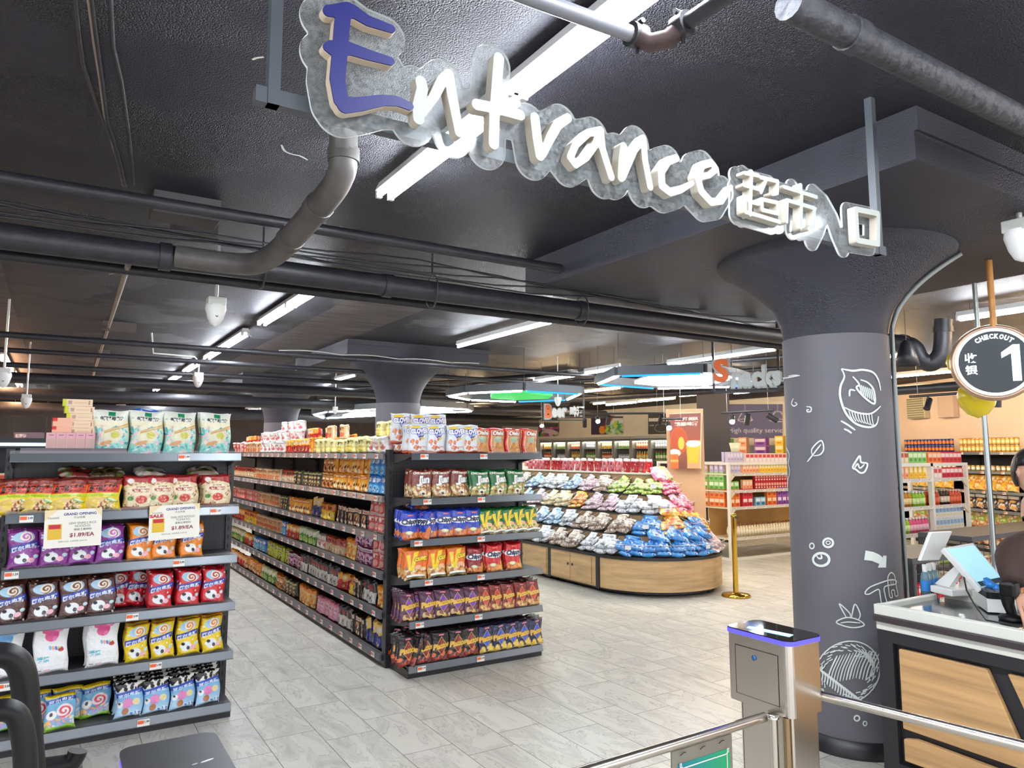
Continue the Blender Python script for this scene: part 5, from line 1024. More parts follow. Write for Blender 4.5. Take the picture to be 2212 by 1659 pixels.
def card(pts, Y, label, l3, l4, col):
    P = [aty(x, y, Y) for x, y in pts]; c = sum(P, Vector())/4; t = thing('sale_card', label, 'price card', c); w, h = (P[1]-P[0]).length, (P[0]-P[3]).length
    e = (P[1]-P[0]).normalized(); u = (P[0]-P[3]).normalized(); t_ = Vector((0, -1, 0))
    f = lambda x, y, o=0: tuple(e*(x*w/2)+u*(y*h/2)+t_*(.001+o))
    MB().add([f(-1, -1), f(1, -1), f(1, 1), f(-1, 1), f(-1, -1, -.002), f(1, -1, -.002), f(1, 1, -.002), f(-1, 1, -.002)], [(0, 1, 2, 3), (4, 5, 6, 7), (0, 1, 5, 4), (1, 2, 6, 5), (2, 3, 7, 6), (3, 0, 4, 7)]).build('board', mat('card_cream', '#f1eee2', .6), t)
    mb = MB(); g = lambda x, y: f(x, y, .001)
    for i, (s, x0, y0, x1, y1, m) in enumerate((('GRAND OPENING', -.35, .68, .8, .82, 0), ('开业特惠', 0, .5, .4, .62, 1), (l3[0], -.15, .2, .8, .32, 1), (l3[1], .05, .04, .6, .16, 1), ('螺霸王螺蛳粉', .02, -.14, .65, -.02, 1), ('$1.89/EA', -.12, -.5, .75, -.26, 2), ('SPECIAL OFFER DATE', -.5, -.72, .5, -.65, 1), ('TOUHWR', -.9, .52, -.5, .62, 1))): text_mesh(mb, s, g, x0, y0, x1, y1, m, .025 if m != 1 else .0)
    mb.add([g(-1, .45), g(-.55, 1), g(-1, 1)], [(0, 1, 2)], 4).add([g(.72, 1), g(1, 1), g(1, .55)], [(0, 1, 2)], 4)
    mb.add([g(-.88, -.55), g(-.4, -.55), g(-.4, .25), g(-.88, .25)], [(0, 1, 2, 3)], 3); mb.add([f(-.84, 0, .002), f(-.44, 0, .002), f(-.44, .22, .002), f(-.84, .22, .002)], [(0, 1, 2, 3)], 5)
    if l4: text_mesh(mb, l4, g, -.98, .3, -.45, .5, 5, .06)
    mb.build('print', [mat('ink_navy', '#1f2f7a', .6), mat('ink_grey', '#5d5f66', .6), mat('ink_maroon', '#8a2a40', .6), mat('ink_yellow', col, .6), mat('corner_tan', '#ecd9ae', .6), mat('ink_red', '#c32a3a', .6)], t)
card([(97, 1103), (221, 1097), (218, 1177), (93, 1186)], 4.95, 'cream sale card on the left for snail rice noodles', ('LBW SNAILS RICE', 'NOODLES'), None, '#e2b93a')
card([(323, 1093), (432, 1086), (430, 1161), (320, 1168)], 4.95, 'cream sale card on the right for tomato snail rice noodles', ('SNAIL RICE NOODLES', 'TOMATO'), 'SALE', '#d98a6a')
# middle end unit
def pq(*xs): return [aty(x, 1100, 5.13).x for x in xs]
U = 'of the middle end unit'
cl_ = pack('crisp_bag', d_clover(), .165, .225, .06, '', 'crisp bag', 21)
row(cl_, pq(903, 945, 986, 1018), 5.15, 1.642, olab('blue triangled white bag', 'on middle unit top shelf', 4), 'white crisp bags on top', depth=2, lean=.08)
oi = pack('crisp_bag', d_oishi(), .155, .205, .06, '', 'crisp bag', 22)
row(oi, pq(1044, 1077, 1110, 1147), 5.15, 1.642, olab('golden windowed red bag', 'on middle unit top shelf', 4), 'red snack bags on top', depth=1, lean=.06)
for i, x in enumerate((815, 835, 852, 866)): put(cl_, (2.40+.0*i, 5.62-.12*i, 1.65), (-.05, 0, -.9), f'white crisp bag turned sideways, {ORD[i]} from the back at the corner of the middle unit', 'white crisp bags on top')
for i, x in enumerate((893, 937, 975)): put(cl_, (pq(x)[0], 5.40, 1.72), (-.05, .02, .1), f'white crisp bag stacked high behind, {ORD[i]} from the left on the middle unit', 'white crisp bags on top', 1.08)
zz = ZS[1]+.002
jb = pack('crisp_bag', d_juan('#7a3426', '#a5552f', 3), .17, .215, .06, '', 'crisp bag', 23); jg = pack('crisp_bag', d_juan('#1f6a34', '#8fb04a', 4), .17, .205, .06, '', 'crisp bag', 24)
row(jb, pq(912, 955, 995), 5.16, zz, olab('brown crackling bag', 'on middle unit second shelf', 3), 'brown crackling bags', depth=2)
row(jg, pq(1038, 1080, 1117), 5.14, zz, olab('green crackling bag', 'on middle unit second shelf', 3), 'green crackling bags', depth=2)
for i in range(3): put(jb, (2.36+.035*i, 5.24-.02*i, zz), (-.05, 0, -1.2), f'brown crackling bag turned edge on, {ORD[i]} from the left end of the second shelf', 'brown crackling bags')
zz = ZS[2]+.002
cbb = pack('crisp_bag', d_chippy('#2140b4', '#d8702c', 5), .155, .21, .06, '', 'crisp bag', 25)
row(cbb, pq(888, 928, 962, 994, 1024), 5.14, zz, olab('blue corn chip bag', 'on middle unit third shelf', 5), 'blue corn chip bags', depth=2)
for i in range(6): put(cbb, (2.31+.02*i, 5.34-.042*i, zz), (-.08, 0, -1.35), f'blue corn chip bag turned edge on, {ORD[i]} from back, left end of third shelf', 'blue corn chip bags')
o = put(cbb, (2.5, 5.3, zz+.2), (-1.25, 0, .5), 'blue and white corn chip bag lying on top of the row', 'blue corn chip bags')
vg = pack('crisp_bag', d_vcut('#1d6b33', '#5b9a3a', 6), .14, .2, .055, '', 'crisp bag', 26)
row(vg, pq(1050, 1076, 1100, 1122, 1146), 5.13, zz, olab('green ridged crisp bag', 'on middle unit third shelf', 5), 'green ridged crisp bags', depth=2)
zz = ZS[3]+.002
vo = pack('crisp_bag', d_vcut('#e8701c', '#c23a1e', 7), .17, .22, .06, '', 'crisp bag', 27); cr_ = pack('crisp_bag', d_chippy('#cc1f24', '#e8a23a', 8), .155, .215, .06, '', 'crisp bag', 28); cd_ = pack('crisp_bag', d_chippy('#8c1c22', '#e8a23a', 9), .15, .2, .055, '', 'crisp bag', 29)
row(vo, pq(898, 945, 990), 5.14, zz, olab('orange ridged crisp bag', 'on middle unit fourth shelf', 3), 'orange ridged crisp bags', depth=2)
row(cd_, pq(1030), 5.16, zz, olab('dark red corn chip bag', 'on middle unit fourth shelf', 1), 'dark red corn chip bags', depth=2)
row(cr_, pq(1068, 1110), 5.14, zz, olab('bright red corn chip bag', 'on middle unit fourth shelf', 2), 'red corn chip bags', depth=2)
for i in range(2): put(vo, (2.36+.04*i, 5.25-.05*i, zz), (-.05, 0, -1.0), ['rear', 'front'][i]+' orange ridged crisp bag turned sideways at the left of the fourth shelf', 'orange ridged crisp bags')
zz = ZS[4]+.002
pp_ = pack('crisp_bag', d_piattos('#4a1c3c', '#7a3aa8', ['#c9a86a', '#8a4a4a', '#d8c05a'], 10), .155, .215, .06, '', 'crisp bag', 30); pr_ = pack('crisp_bag', d_piattos('#7a241c', '#d83a22', ['#d8a05a', '#9a5a3a', '#e8c07a'], 11), .14, .205, .055, '', 'crisp bag', 31)
row(pp_, pq(885, 925, 958, 988, 1020), 5.13, zz, olab('purple crisp bag', 'on middle unit fifth shelf', 5), 'purple crisp bags', depth=2)
row(pr_, pq(1048, 1072, 1098, 1125, 1150), 5.13, zz, olab('reddish brown crisp bag', 'on middle unit fifth shelf', 5), 'reddish brown crisp bags', depth=2)
for i in range(3): put(pp_, (2.32+.035*i, 5.32-.07*i, zz), (-.1, 0, -.7), f'purple crisp bag turned sideways, {ORD[i]} from the back at the left of the fifth shelf', 'purple crisp bags')
zz = ZS[5]+.002
pk_ = pack('crisp_bag', d_piattos('#1c1416', '#8c2420', ['#d86a34', '#a83a24', '#7a2020'], 12), .16, .215, .06, '', 'crisp bag', 32); pn = pack('crisp_bag', d_piattos('#1c2048', '#2c50c8', ['#d8b23a', '#e8c860'], 13), .155, .21, .06, '', 'crisp bag', 33)
row(pk_, pq(885, 920, 955, 988, 1018), 5.13, zz, olab('black and red crisp bag', 'on middle unit bottom shelf', 5), 'black and red crisp bags', depth=2)
row(pn, pq(1052, 1080, 1106, 1132, 1156), 5.13, zz, olab('navy blue crisp bag', 'on middle unit bottom shelf', 5), 'navy crisp bags', depth=2)
for i in range(7): put(pk_, (2.32+.03*(i % 3), 5.42-.045*i, zz+.015*(i % 3)), (-.35+.1*(i % 3), .25*(i % 2), -.9-.1*i), f'black and red crisp bag fallen sideways, {ORD[i]} from back in the corner heap', 'black and red crisp bags')
o = put(pn, (3.0, 5.2, zz+.1), (-.9, .3, .2), 'navy crisp bag tipped over showing its silver back', 'navy crisp bags')
# ------------------------------------------------------------------ long aisle run: shelf by shelf, from the near end
def gk(nm, base, acc, kind, w, h, t, cat='noodle pack', seed=0, m=None, bk='bag', A_=None):
    return pack(nm, d_generic(seed, base, acc, kind, A_ or h/w), w, h, t, '', cat, seed, bk, m)
KR = {
 'blue': gk('noodle_pack', '#2f9be0', ['#1f6fc0', '#f0f4f8', '#e8c8a0', '#8fd0f0'], 1, .15, .16, .07, seed=41),
 'orange': gk('noodle_pack', '#f0a028', ['#d86a1c', '#fff0d0', '#3a2a20', '#f6c860'], 0, .15, .16, .07, seed=42),
 'copper': gk('noodle_pack', '#c87838', ['#e8b070', '#5a2a18', '#f0d0a0'], 0, .13, .16, .07, seed=43),
 'cream': gk('food_pack', '#ead9b8', ['#d0a878', '#8a3a2a', '#f4ecd8', '#c86a4a'], 2, .12, .15, .07, seed=44),
 'dark': gk('noodle_pack', '#3a3a30', ['#5a6a3a', '#e8d8a0', '#b8542a', '#c8b080'], 0, .12, .16, .07, seed=45),
 'tan': gk('noodle_pack', '#d8b88a', ['#c04a38', '#3a2418', '#f4e4c4'], 1, .12, .15, .07, seed=46),
 'yellow': gk('noodle_pack', '#f4c828', ['#e07a20', '#5a2a14', '#fbe890'], 1, .14, .16, .07, seed=47),
 'black': gk('noodle_pack', '#221a18', ['#e8d8c0', '#c8502c', '#d09a60'], 0, .13, .17, .07, seed=48),
 'pinkw': gk('food_pack', '#ecd8d4', ['#c84a4a', '#fdf4f0', '#e8a8a0'], 2, .14, .15, .07, seed=49),
 'red': gk('food_pack', '#cc2424', ['#f0b040', '#fff0e0', '#8a1818'], 1, .14, .15, .07, seed=50),
 'violet': gk('noodle_pack', '#7a2a5c', ['#e8dce4', '#3a1a3a', '#d8a0c0'], 0, .13, .15, .07, seed=51),
 'green': gk('noodle_pack', '#3f8a34', ['#d8e8c0', '#f4f4e8', '#a8c860'], 1, .13, .16, .07, seed=52),
 'lime': gk('noodle_pack', '#c8d43c', ['#4a5a20', '#f8f8d8', '#8aa030'], 0, .12, .16, .07, seed=53),
 'whitet': gk('food_pack', '#e9e9e4', ['#3a3a40', '#b83030', '#d8d4cc'], 1, .1, .18, .06, seed=54),
 'pink': gk('food_pack', '#e88aa8', ['#f8d8e0', '#c84a78', '#f0b0c8'], 3, .14, .16, .07, seed=55),
 'navy': gk('noodle_pack', '#1f2a6a', ['#f0c870', '#e8f0ff', '#3a50b0'], 1, .14, .2, .07, seed=56),
 'orangetall': gk('noodle_pack', '#ee8a20', ['#f8c050', '#a83a18', '#fbe0a0'], 3, .15, .18, .08, seed=57),
 'paleyellow': gk('food_pack', '#e4d890', ['#efe6a4', '#4a4420', '#d8a040', '#dcc860'], 2, .17, .14, .09, seed=58),
 'whitebag': gk('food_pack', '#ecebe4', ['#d8d0c4', '#c86a6a', '#f4f0ec'], 3, .15, .14, .1, seed=59),
}
CNAME = {'blue': 'blue', 'orange': 'orange', 'copper': 'copper brown', 'cream': 'cream', 'dark': 'dark olive', 'tan': 'tan and red', 'yellow': 'yellow', 'black': 'black', 'pinkw': 'pink and white', 'red': 'red', 'violet': 'violet', 'green': 'green', 'lime': 'lime green', 'whitet': 'tall white', 'pink': 'pink', 'navy': 'navy', 'orangetall': 'tall orange', 'paleyellow': 'pale yellow', 'whitebag': 'white'}
YE = 11.7
RUN = [ # z index, list of (kind, from y, to y, rows high)
 (1, [('blue', 5.6, 5.98, 2), ('orange', 6.0, 6.9, 2), ('copper', 6.9, 7.3, 2), ('dark', 7.3, 8.3, 1), ('tan', 8.3, 8.9, 1), ('cream', 8.9, 10.2, 1), ('tan', 10.2, YE, 1)]),
 (2, [('pinkw', 5.6, 6.0, 2), ('black', 6.0, 6.9, 1), ('yellow', 6.95, 7.3, 1), ('navy', 7.35, 7.6, 1), ('orange', 7.65, 8.5, 1), ('dark', 8.5, 8.9, 1), ('cream', 8.9, 10.0, 1), ('pinkw', 10.0, YE, 1)]),
 (3, [('pinkw', 5.6, 5.9, 2), ('violet', 5.9, 6.3, 2), ('orangetall', 6.3, 6.6, 1), ('tan', 6.6, 7.1, 1), ('whitebag', 7.1, 7.4, 1), ('green', 7.4, 8.0, 1), ('red', 8.0, 8.5, 1), ('blue', 8.5, 8.8, 1), ('cream', 8.8, 10.0, 1), ('yellow', 10.0, 10.7, 1), ('red', 10.7, YE, 1)]),
 (4, [('orangetall', 5.6, 5.8, 1), ('whitet', 5.82, 6.1, 1), ('black', 6.1, 6.3, 1), ('yellow', 6.3, 6.5, 1), ('red', 6.5, 6.75, 1), ('whitet', 6.75, 7.9, 1), ('violet', 7.9, 8.4, 1), ('lime', 8.4, 9.4, 1), ('blue', 9.5, 10.2, 1), ('red', 10.2, 10.7, 1), ('green', 10.7, YE, 1)]),
 (5, [('navy', 5.6, 6.0, 1), ('black', 6.0, 6.4, 1), ('whitet', 6.4, 6.7, 1), ('pink', 6.7, 7.4, 1), ('orangetall', 7.45, 8.0, 1), ('dark', 8.1, 8.6, 1), ('copper', 8.6, 9.0, 1), ('green', 9.0, 9.6, 1), ('orange', 9.6, 10.5, 1), ('red', 10.5, YE, 1)]),
]
SN = ['top', 'second', 'third', 'fourth', 'fifth', 'bottom']
for zi, items in RUN:
    for k, y0, y1, hi in items:
        p = KR[k]; me = p.data; w = max(v.co.x for v in me.vertices)*2+.012; hh = max(v.co.z for v in me.vertices)
        step = w*(.78 if k != 'whitet' else .85); y = y0+w/2; g = f'{CNAME[k]} noodle packs, {SN[zi]} aisle shelf'
        while y < y1:
            for r in range(hi):
                for dd in range(1):
                    put(p, (2.31+dd*.1+RN.uniform(0, .02), y, ZS[zi]+.002+r*hh*.95), (RN.uniform(-.12, .02), RN.uniform(-.06, .06), -PI/2+RN.uniform(-.25, .35)), f'{CNAME[k]} pack among its like on the {SN[zi]} shelf of the long aisle', g)
            y += step
TOP = [('whitebag', 5.62, 6.0, 1), ('paleyellow', 5.75, 7.5, 1), ('orange', 7.5, 7.8, 1), ('red', 7.8, 8.8, 1), ('whitebag', 8.8, 9.9, 2), ('cream', 9.9, 10.8, 1), ('pinkw', 10.8, YE, 1), ]
for k, y0, y1, hi in TOP:
    p = KR[k]; w = max(v.co.x for v in p.data.vertices)*2; hh = max(v.co.z for v in p.data.vertices); y = y0+w/2
    while y < y1:
        for r in range(hi):
            for xx in (2.33, 2.5, 2.7):
                put(p, (xx+RN.uniform(-.01, .02), y+RN.uniform(-.02, .02), 1.642+r*hh*.92+(0 if xx < 2.6 else .03)), (RN.uniform(-.1, .1), RN.uniform(-.08, .08), -PI/2+RN.uniform(-.3, .4)), f'{CNAME[k]} pack stacked on the top of the aisle run', f'{CNAME[k]} packs on top of the aisle run', RN.uniform(.95, 1.1))
        y += w*.9
for k, y0, y1, z_ in (('paleyellow', 5.8, 6.35, .14), ('red', 8.0, 8.7, .13), ('red', 11.2, 12.0, .1), ('whitebag', 9.0, 9.8, .26), ('cream', 7.3, 7.8, .14)):
    y = y0
    while y < y1: put(KR[k], (2.5+RN.uniform(0, .1), y, 1.65+z_), (0, 0, -PI/2+RN.uniform(-.4, .4)), f'{CNAME[k]} pack in the upper layer on top of the aisle run', f'upper {CNAME[k]} packs on top of the aisle run'); y += .15
# ------------------------------------------------------------------ candy island
IX, IY, IR, IE = 6.42, 7.0, .87, 11.6
def capsule(r, n=20, cut=None):
    P = [(IX-r, IE+0)]+[(IX+r*math.cos(a), IY+r*math.sin(a)) for a in [PI+PI*k/n for k in range(n+1)]]+[(IX+r, IE)]
    return P
isl = thing('candy_island', 'long rounded wooden candy display island with tiered clear bins', 'display island', (IX, IY, 0))
M_OAK = mat('pale_oak', '#c9a677', .5, noise=.22, nscale=2.2, stretch=(1, 1, 9)); M_OAK2 = mat('riser_oak', '#a98a64', .55, noise=.15, nscale=3, stretch=(1, 1, 7))
lc = lambda P: [(x-IX, y-IY) for x, y in P]
MB().prism(lc(capsule(IR-.08)), .03, .07).build('plinth', M_BLACK, isl)
MB().prism(lc(capsule(IR)), .07, .42).build('base_cabinet', M_OAK, isl)
MB().prism(lc(capsule(IR+.012)), .42, .455).build('black_rim', M_BLACK, isl)
TZ = [(.455, IR), (.68, IR-.17), (.91, IR-.34), (1.13, IR-.5)]
for k, (z, r) in enumerate(TZ):
    if k: MB().prism(lc(capsule(r-.005)), TZ[k-1][0]+.0, z).build('tier', M_OAK2, isl); MB().prism(lc(capsule(r+.01)), z-.004, z+.012).build('tier_edge', M_BLACK, isl)
MB().prism(lc(capsule(TZ[3][1]-.17)), 1.13, 1.38).build('top_tier', M_OAK2, isl); MB().prism(lc(capsule(TZ[3][1]-.14)), 1.38, 1.40).build('top_board', mat('white_top', '#dcd6c8', .4), isl)
for yy in (7.96, 9.3, 10.6): MB().box(-IR-.006, yy-IY-.03, .05, -IR+.01, yy-IY+.03, .42).build('black_post', M_BLACK, isl)
a = math.radians(183); MB().box(-.03, -.012, .05, .03, .01, .42).build('black_post', M_BLACK, isl, (IR*math.cos(a), IR*math.sin(a), 0), 0, a+PI/2)
dn = 0
for y0, y1 in ((7.05, 7.93), (8.0, 9.27), (9.34, 10.57)):
    ym = (y0+y1)/2
    for (s, e, k) in ((y0+.02, ym-.005, ym-.045), (ym+.005, y1-.02, ym+.045)):
        d = MB().box(-IR-.014, s-IY, .09, -IR-.0, e-IY, .40).build('cabinet_door', M_OAK, isl, None, .002)
        MB().lathe([(.0, .0), (.016, .0), (.016, .006), (0, .008)], 14, M=Matrix.Translation((-IR-.014, k-IY, .27)) @ Matrix.Rotation(-PI/2, 4, 'Y')).build('knob', M_BLACK, d)
for x, y in ((-.5, -.45), (.3, -.7), (-.75, 1.2), (-.75, 3), (.75, 1)): MB().tube([(x, y, 0), (x, y, .04)], .03, 12).build('foot', M_BLACK, isl)
# candy bags in clear film
def d_clear(base, cols, seed, head):
    c = Cv(.8, 22, base); c.spots(46, 0, 0, 1, .8, .09, cols, seed, .8); c.rect(.0, .8, 1, 1, head); c.ell(.5, .5, .2, .13, cols[0]); return c
CB = []
for i, (n, b, cs_, hd) in enumerate((('pale pink', '#d8b8c0', ['#e8d4dc', '#b87a90', '#f4ecf0', '#a890a0'], '#e0d8dc'), ('brown and cream', '#b8a090', ['#e4d8c8', '#7a5a48', '#c8b09a', '#54403a'], '#d8ccbc'), ('white and grey', '#c4c6c8', ['#eceeee', '#8a9098', '#dcd8e0', '#a8a0b0'], '#e4e6e8'), ('blue', '#2f8fd8', ['#1c64b8', '#bfe0f4', '#3aa0e8', '#0f4a98'], '#2a84d0'), ('pale blue', '#a8c4dc', ['#dce8f0', '#6a94c0', '#f0f4f8', '#8ab0d0'], '#c8dce8'), ('orange and yellow', '#f0b040', ['#e8702c', '#fbe08a', '#d84a2c', '#f8d060'], '#f4b83a'), ('lime green', '#a8d04a', ['#6aa82c', '#e8f4b0', '#f0f0a0', '#e89a9a'], '#c8e060'), ('violet', '#8a5ab0', ['#c8a0e0', '#5a3a88', '#e8d8f4', '#b08ac8'], '#9a6ac0'), ('hot pink', '#e0507a', ['#f4a0b8', '#c82850', '#f8d8e0', '#e87898'], '#f070a0'), ('cream', '#dccfa8', ['#f0e8cc', '#b89a68', '#e8c888', '#c8b888'], '#e8dcb8'))):
    CB.append((n, pack('candy_packet', d_clear(b, cs_, i, hd), .2, .16, .055, '', 'candy packet', 60+i, 'bag', M_CLEAR)))
RB = random.Random(5)
order = [[9, 5, 4, 6, 2, 2, 6, 1, 1, 2, 1, 1, 2, 2, 3, 3, 3, 3, 0], [7, 7, 4, 4, 2, 2, 0, 2, 4, 4, 2, 1, 1, 1, 3, 5, 3, 5, 1], [0, 7, 7, 1, 1, 4, 4, 0, 9, 9, 5, 0, 0, 2, 2, 8, 8, 5, 0], [5, 7, 5, 6, 4, 1, 4, 2, 2, 4, 0, 1, 6, 6, 6, 8, 8, 8, 0]]
TN = ['lowest', 'second', 'third', 'highest']
for k, (z, r) in enumerate(TZ):
    bins = []
    y = 10.4
    while y > IY+.1: bins.append(((IX-r, y), PI, .31)); y -= .32
    n = max(4, int(round(PI*r*.82/.33)))
    for j in range(n): a = PI+(j+.5)*PI*.82/n; bins.append(((IX+r*math.cos(a), IY+r*math.sin(a)), a, PI*r*.82/n))
    dep = .17
    for j, ((bx, by), a, w) in enumerate(bins):
        zz = z+.012; ca, sa = math.cos(a), math.sin(a)
        t = thing('acrylic_bin', f'clear bin on the {TN[k]} island tier, {ORD[j] if j < 12 else ["thirteenth","fourteenth","fifteenth","sixteenth","seventeenth","eighteenth","nineteenth","twentieth"][j-12]} from its far end', 'bin', (bx, by, zz), a, 'clear bins on the island')
        # local: +x outward
        MB().add([(.0, -w/2, 0), (.0, w/2, 0), (.035, w/2, .13), (.035, -w/2, .13)], [(0, 1, 2, 3)]).build('front', M_GLASS, t)
        MB().add([(.0, -w/2, 0), (.035, -w/2, .13), (-dep+.01, -w/2, .20), (-dep+.01, -w/2, 0)], [(0, 1, 2, 3)]).build('side', M_GLASS, t)
        MB().tube([(.035, -w/2, .13), (.035, w/2, .13)], .0022, 5).tube([(.035, -w/2, .13), (-dep+.01, -w/2, .20)], .0016, 4).build('rim', mat('acrylic_rim', '#e8ecee', .2), t)
        if (k*3+j) % 3 == 0: MB().box(.034, -.035, .075, .037, .035, .12).build('price_tag', M_TAGW, t)
        ci = order[k][min(j+max(0, 2-0), len(order[k])-1)]; nme, pb_ = CB[ci]
        for q in range(5):
            lx = -.06-.03*(q//2); lz = .012+.045*(q//2)+.012*(q % 2); ang = RB.uniform(-.35, .35); sy = (q % 2-.5)*w*.45 if q < 4 else 0
            lo_ = Vector((bx, by, zz))+Matrix.Rotation(a, 3, 'Z') @ Vector((lx+.08, sy+RB.uniform(-.02, .02), lz))
            put(pb_, lo_, (-1.25+.12*q, RB.uniform(-.15, .15), a+PI/2+ang), f'{nme} candy packet in a bin on the {TN[k]} tier', f'{nme} candy packets on the {TN[k]} tier', min(.92, w*2.9))
for i in range(4): put(CB[3][1], Vector((IX+IR*math.cos(5.0-.3*i)*.92, IY+IR*math.sin(5.0-.3*i)*.92, .64)), (-.9, .1, 5.0-.3*i+PI/2), 'blue candy packet spilling over the front of the lowest tier', 'blue candy packets at the rounded end', 1.3)
for i in range(3): put(CB[5][1], Vector((IX+.55*math.cos(5.0-.3*i), IY+.6*math.sin(5.0-.3*i), .87+.02*i)), (-1.0, .1, 5.0-.3*i+PI/2), 'orange candy packet lying over the front of the second tier', 'orange candy packets at the rounded end', 1.4)
for i in range(3): put(CB[8-2*(i % 2)][1], Vector((IX+.3*math.cos(4.6+.5*i), IY+.3*math.sin(4.6+.5*i), 1.3)), (-.7, .1, 4.6+.5*i+PI/2), ['bright pink packet at the left of the rounded top tier', 'lime packet in the middle of the rounded top tier', 'bright pink packet at the right of the rounded top tier'][i], None, 1.3)
pkp = pack('candy_pouch', Cv(1.3, 18, '#e88088').rect(0, .78, 1, 1, '#f4efe8').spots(9, .1, .1, .9, .7, .16, ['#f4b0b4', '#c82838', '#f8d8d0'], 3), .13, .17, .05, '', 'candy pouch', 70)
rdp = pack('candy_pouch', Cv(1.3, 18, '#c81f28').rect(0, .8, 1, 1, '#f0e8e0').spots(9, .1, .1, .9, .7, .14, ['#f0c050', '#8c1018', '#f4d8d0'], 4), .13, .17, .05, '', 'candy pouch', 71)
for i in range(18):
    for c2_ in (0, 1): put(pkp if (i//3) % 2 else rdp, (IX-.14+c2_*.12, IY-.05+i*.15, 1.402), (RB.uniform(-.1, .05), 0, -PI/2+RB.uniform(-.3, .3)), ('pink' if (i//3) % 2 else 'red')+' pouch with white header on top of the candy island', ('pink' if (i//3) % 2 else 'red')+' pouches on the island top')
o = MB().box(-.006, 0, 0, 0, 2.9, .14).build('clear_guard', M_GLASS, None, (IX-.19, IY-.15, 1.402)); tag(o, 'clear guard strip in front of the pouches on top of the candy island', 'guard')
# ------------------------------------------------------------------ white shelving
M_FR = mat('white_frame', '#ecebe2', .4); M_PLY = mat('warm_ply', '#c39a5c', .5, noise=.12, nscale=4)
M_RAILW = mat('clear_rail', '#d8d4cc', .3)
def white_unit(label, loc, rz, w, d, zs, top, back=True):
    t = thing('white_shelving', label, 'shelving unit', loc, rz); p = .045
    for x, y in ((0, 0), (w-p, 0), (0, d-p), (w-p, d-p)): MB().box(x, y, .036, x+p, y+p, top-.041).build('post', M_FR, t)
    MB().box(0, 0, .0, w, p, .035).box(0, d-p, 0, w, d, .035).box(0, p, 0, p, d-p, .035).box(w-p, p, 0, w, d-p, .035).build('base_frame', M_FR, t); MB().box(0, 0, top-.04, w, p, top).box(0, p, top-.04, p, d-p, top).box(w-p, p, top-.04, w, d-p, top).box(0, d-p, top-.04, w, d, top).build('top_frame', M_FR, t)
    if back: MB().box(.04, d/2-.008, .3, w-.04, d/2+.008, top-.05).build('back_panel', M_PLY, t)
    for i, z in enumerate(zs):
        s = MB().box(.01, .02, z-.02, w-.01, d-.02, z).prism([(.04, z-.02), (.16, z-.02), (.04, z-.12)], 0, .02, 'y').prism([(w-.04, z-.02), (w-.16, z-.02), (w-.04, z-.12)], 0, .02, 'y').build('shelf', mat('cream_shelf', '#e2d6bc', .5), t)
        r = MB().box(.04, .004, z-.035, w-.04, .012, z+.012).build('price_rail', M_RAILW, s)
        k = .1
        while k < w-.1: MB().box(k, .0, z-.028, k+.055, .004, z+.002, 0).box(k, -.001, z-.01, k+.03, .0, z+.0, 1).build('price_tag', [M_TAGW, M_TAGO], s); k += .23
    return t
def bottle(name, body, capc, h=.2, r=.032, lab=None, cat='bottle', trans=0):
    me = MB(); pr = [(0, 0), (r, 0), (r, h*.18), (r*1.01, h*.18), (r*1.01, h*.55), (r, h*.55), (r*.95, h*.68), (r*.42, h*.85), (r*.42, h*.88), (r*.5, h*.88), (r*.5, h), (0, h)]
    me.lathe(pr, 10, mis=[0, 0, 0, 2, 0, 0, 0, 0, 1, 1, 1]); o = me.build(name, [mat('body_'+body, '#'+body, .25), mat('cap_'+capc, '#'+capc, .4), mat('label_'+(lab or body), '#'+(lab or body), .5)]); return tag(o, '', cat)
def can(name, c1_, c2_, h=.12, r=.033, cat='can'):
    me = MB().lathe([(0, 0), (r*.9, 0), (r, .006), (r, h*.25), (r, h*.7), (r, h-.008), (r*.88, h), (0, h)], 10, mis=[1, 1, 0, 2, 0, 1, 1]); o = me.build(name, [mat('can_'+c1_, '#'+c1_, .3), mat('tin', '#c8c8c6', .25, .9), mat('canband_'+c2_, '#'+c2_, .4)]); return tag(o, '', cat)
def carton(name, base, acc, w, h, d, seed):
    c = Cv(h/w, 14, base); c.rect(.1, .5, .9, .85, acc[0]); c.ell(.5, .3, .3, .2, acc[1]); return pack(name, c, w, h, d, '', 'carton', seed, 'box')
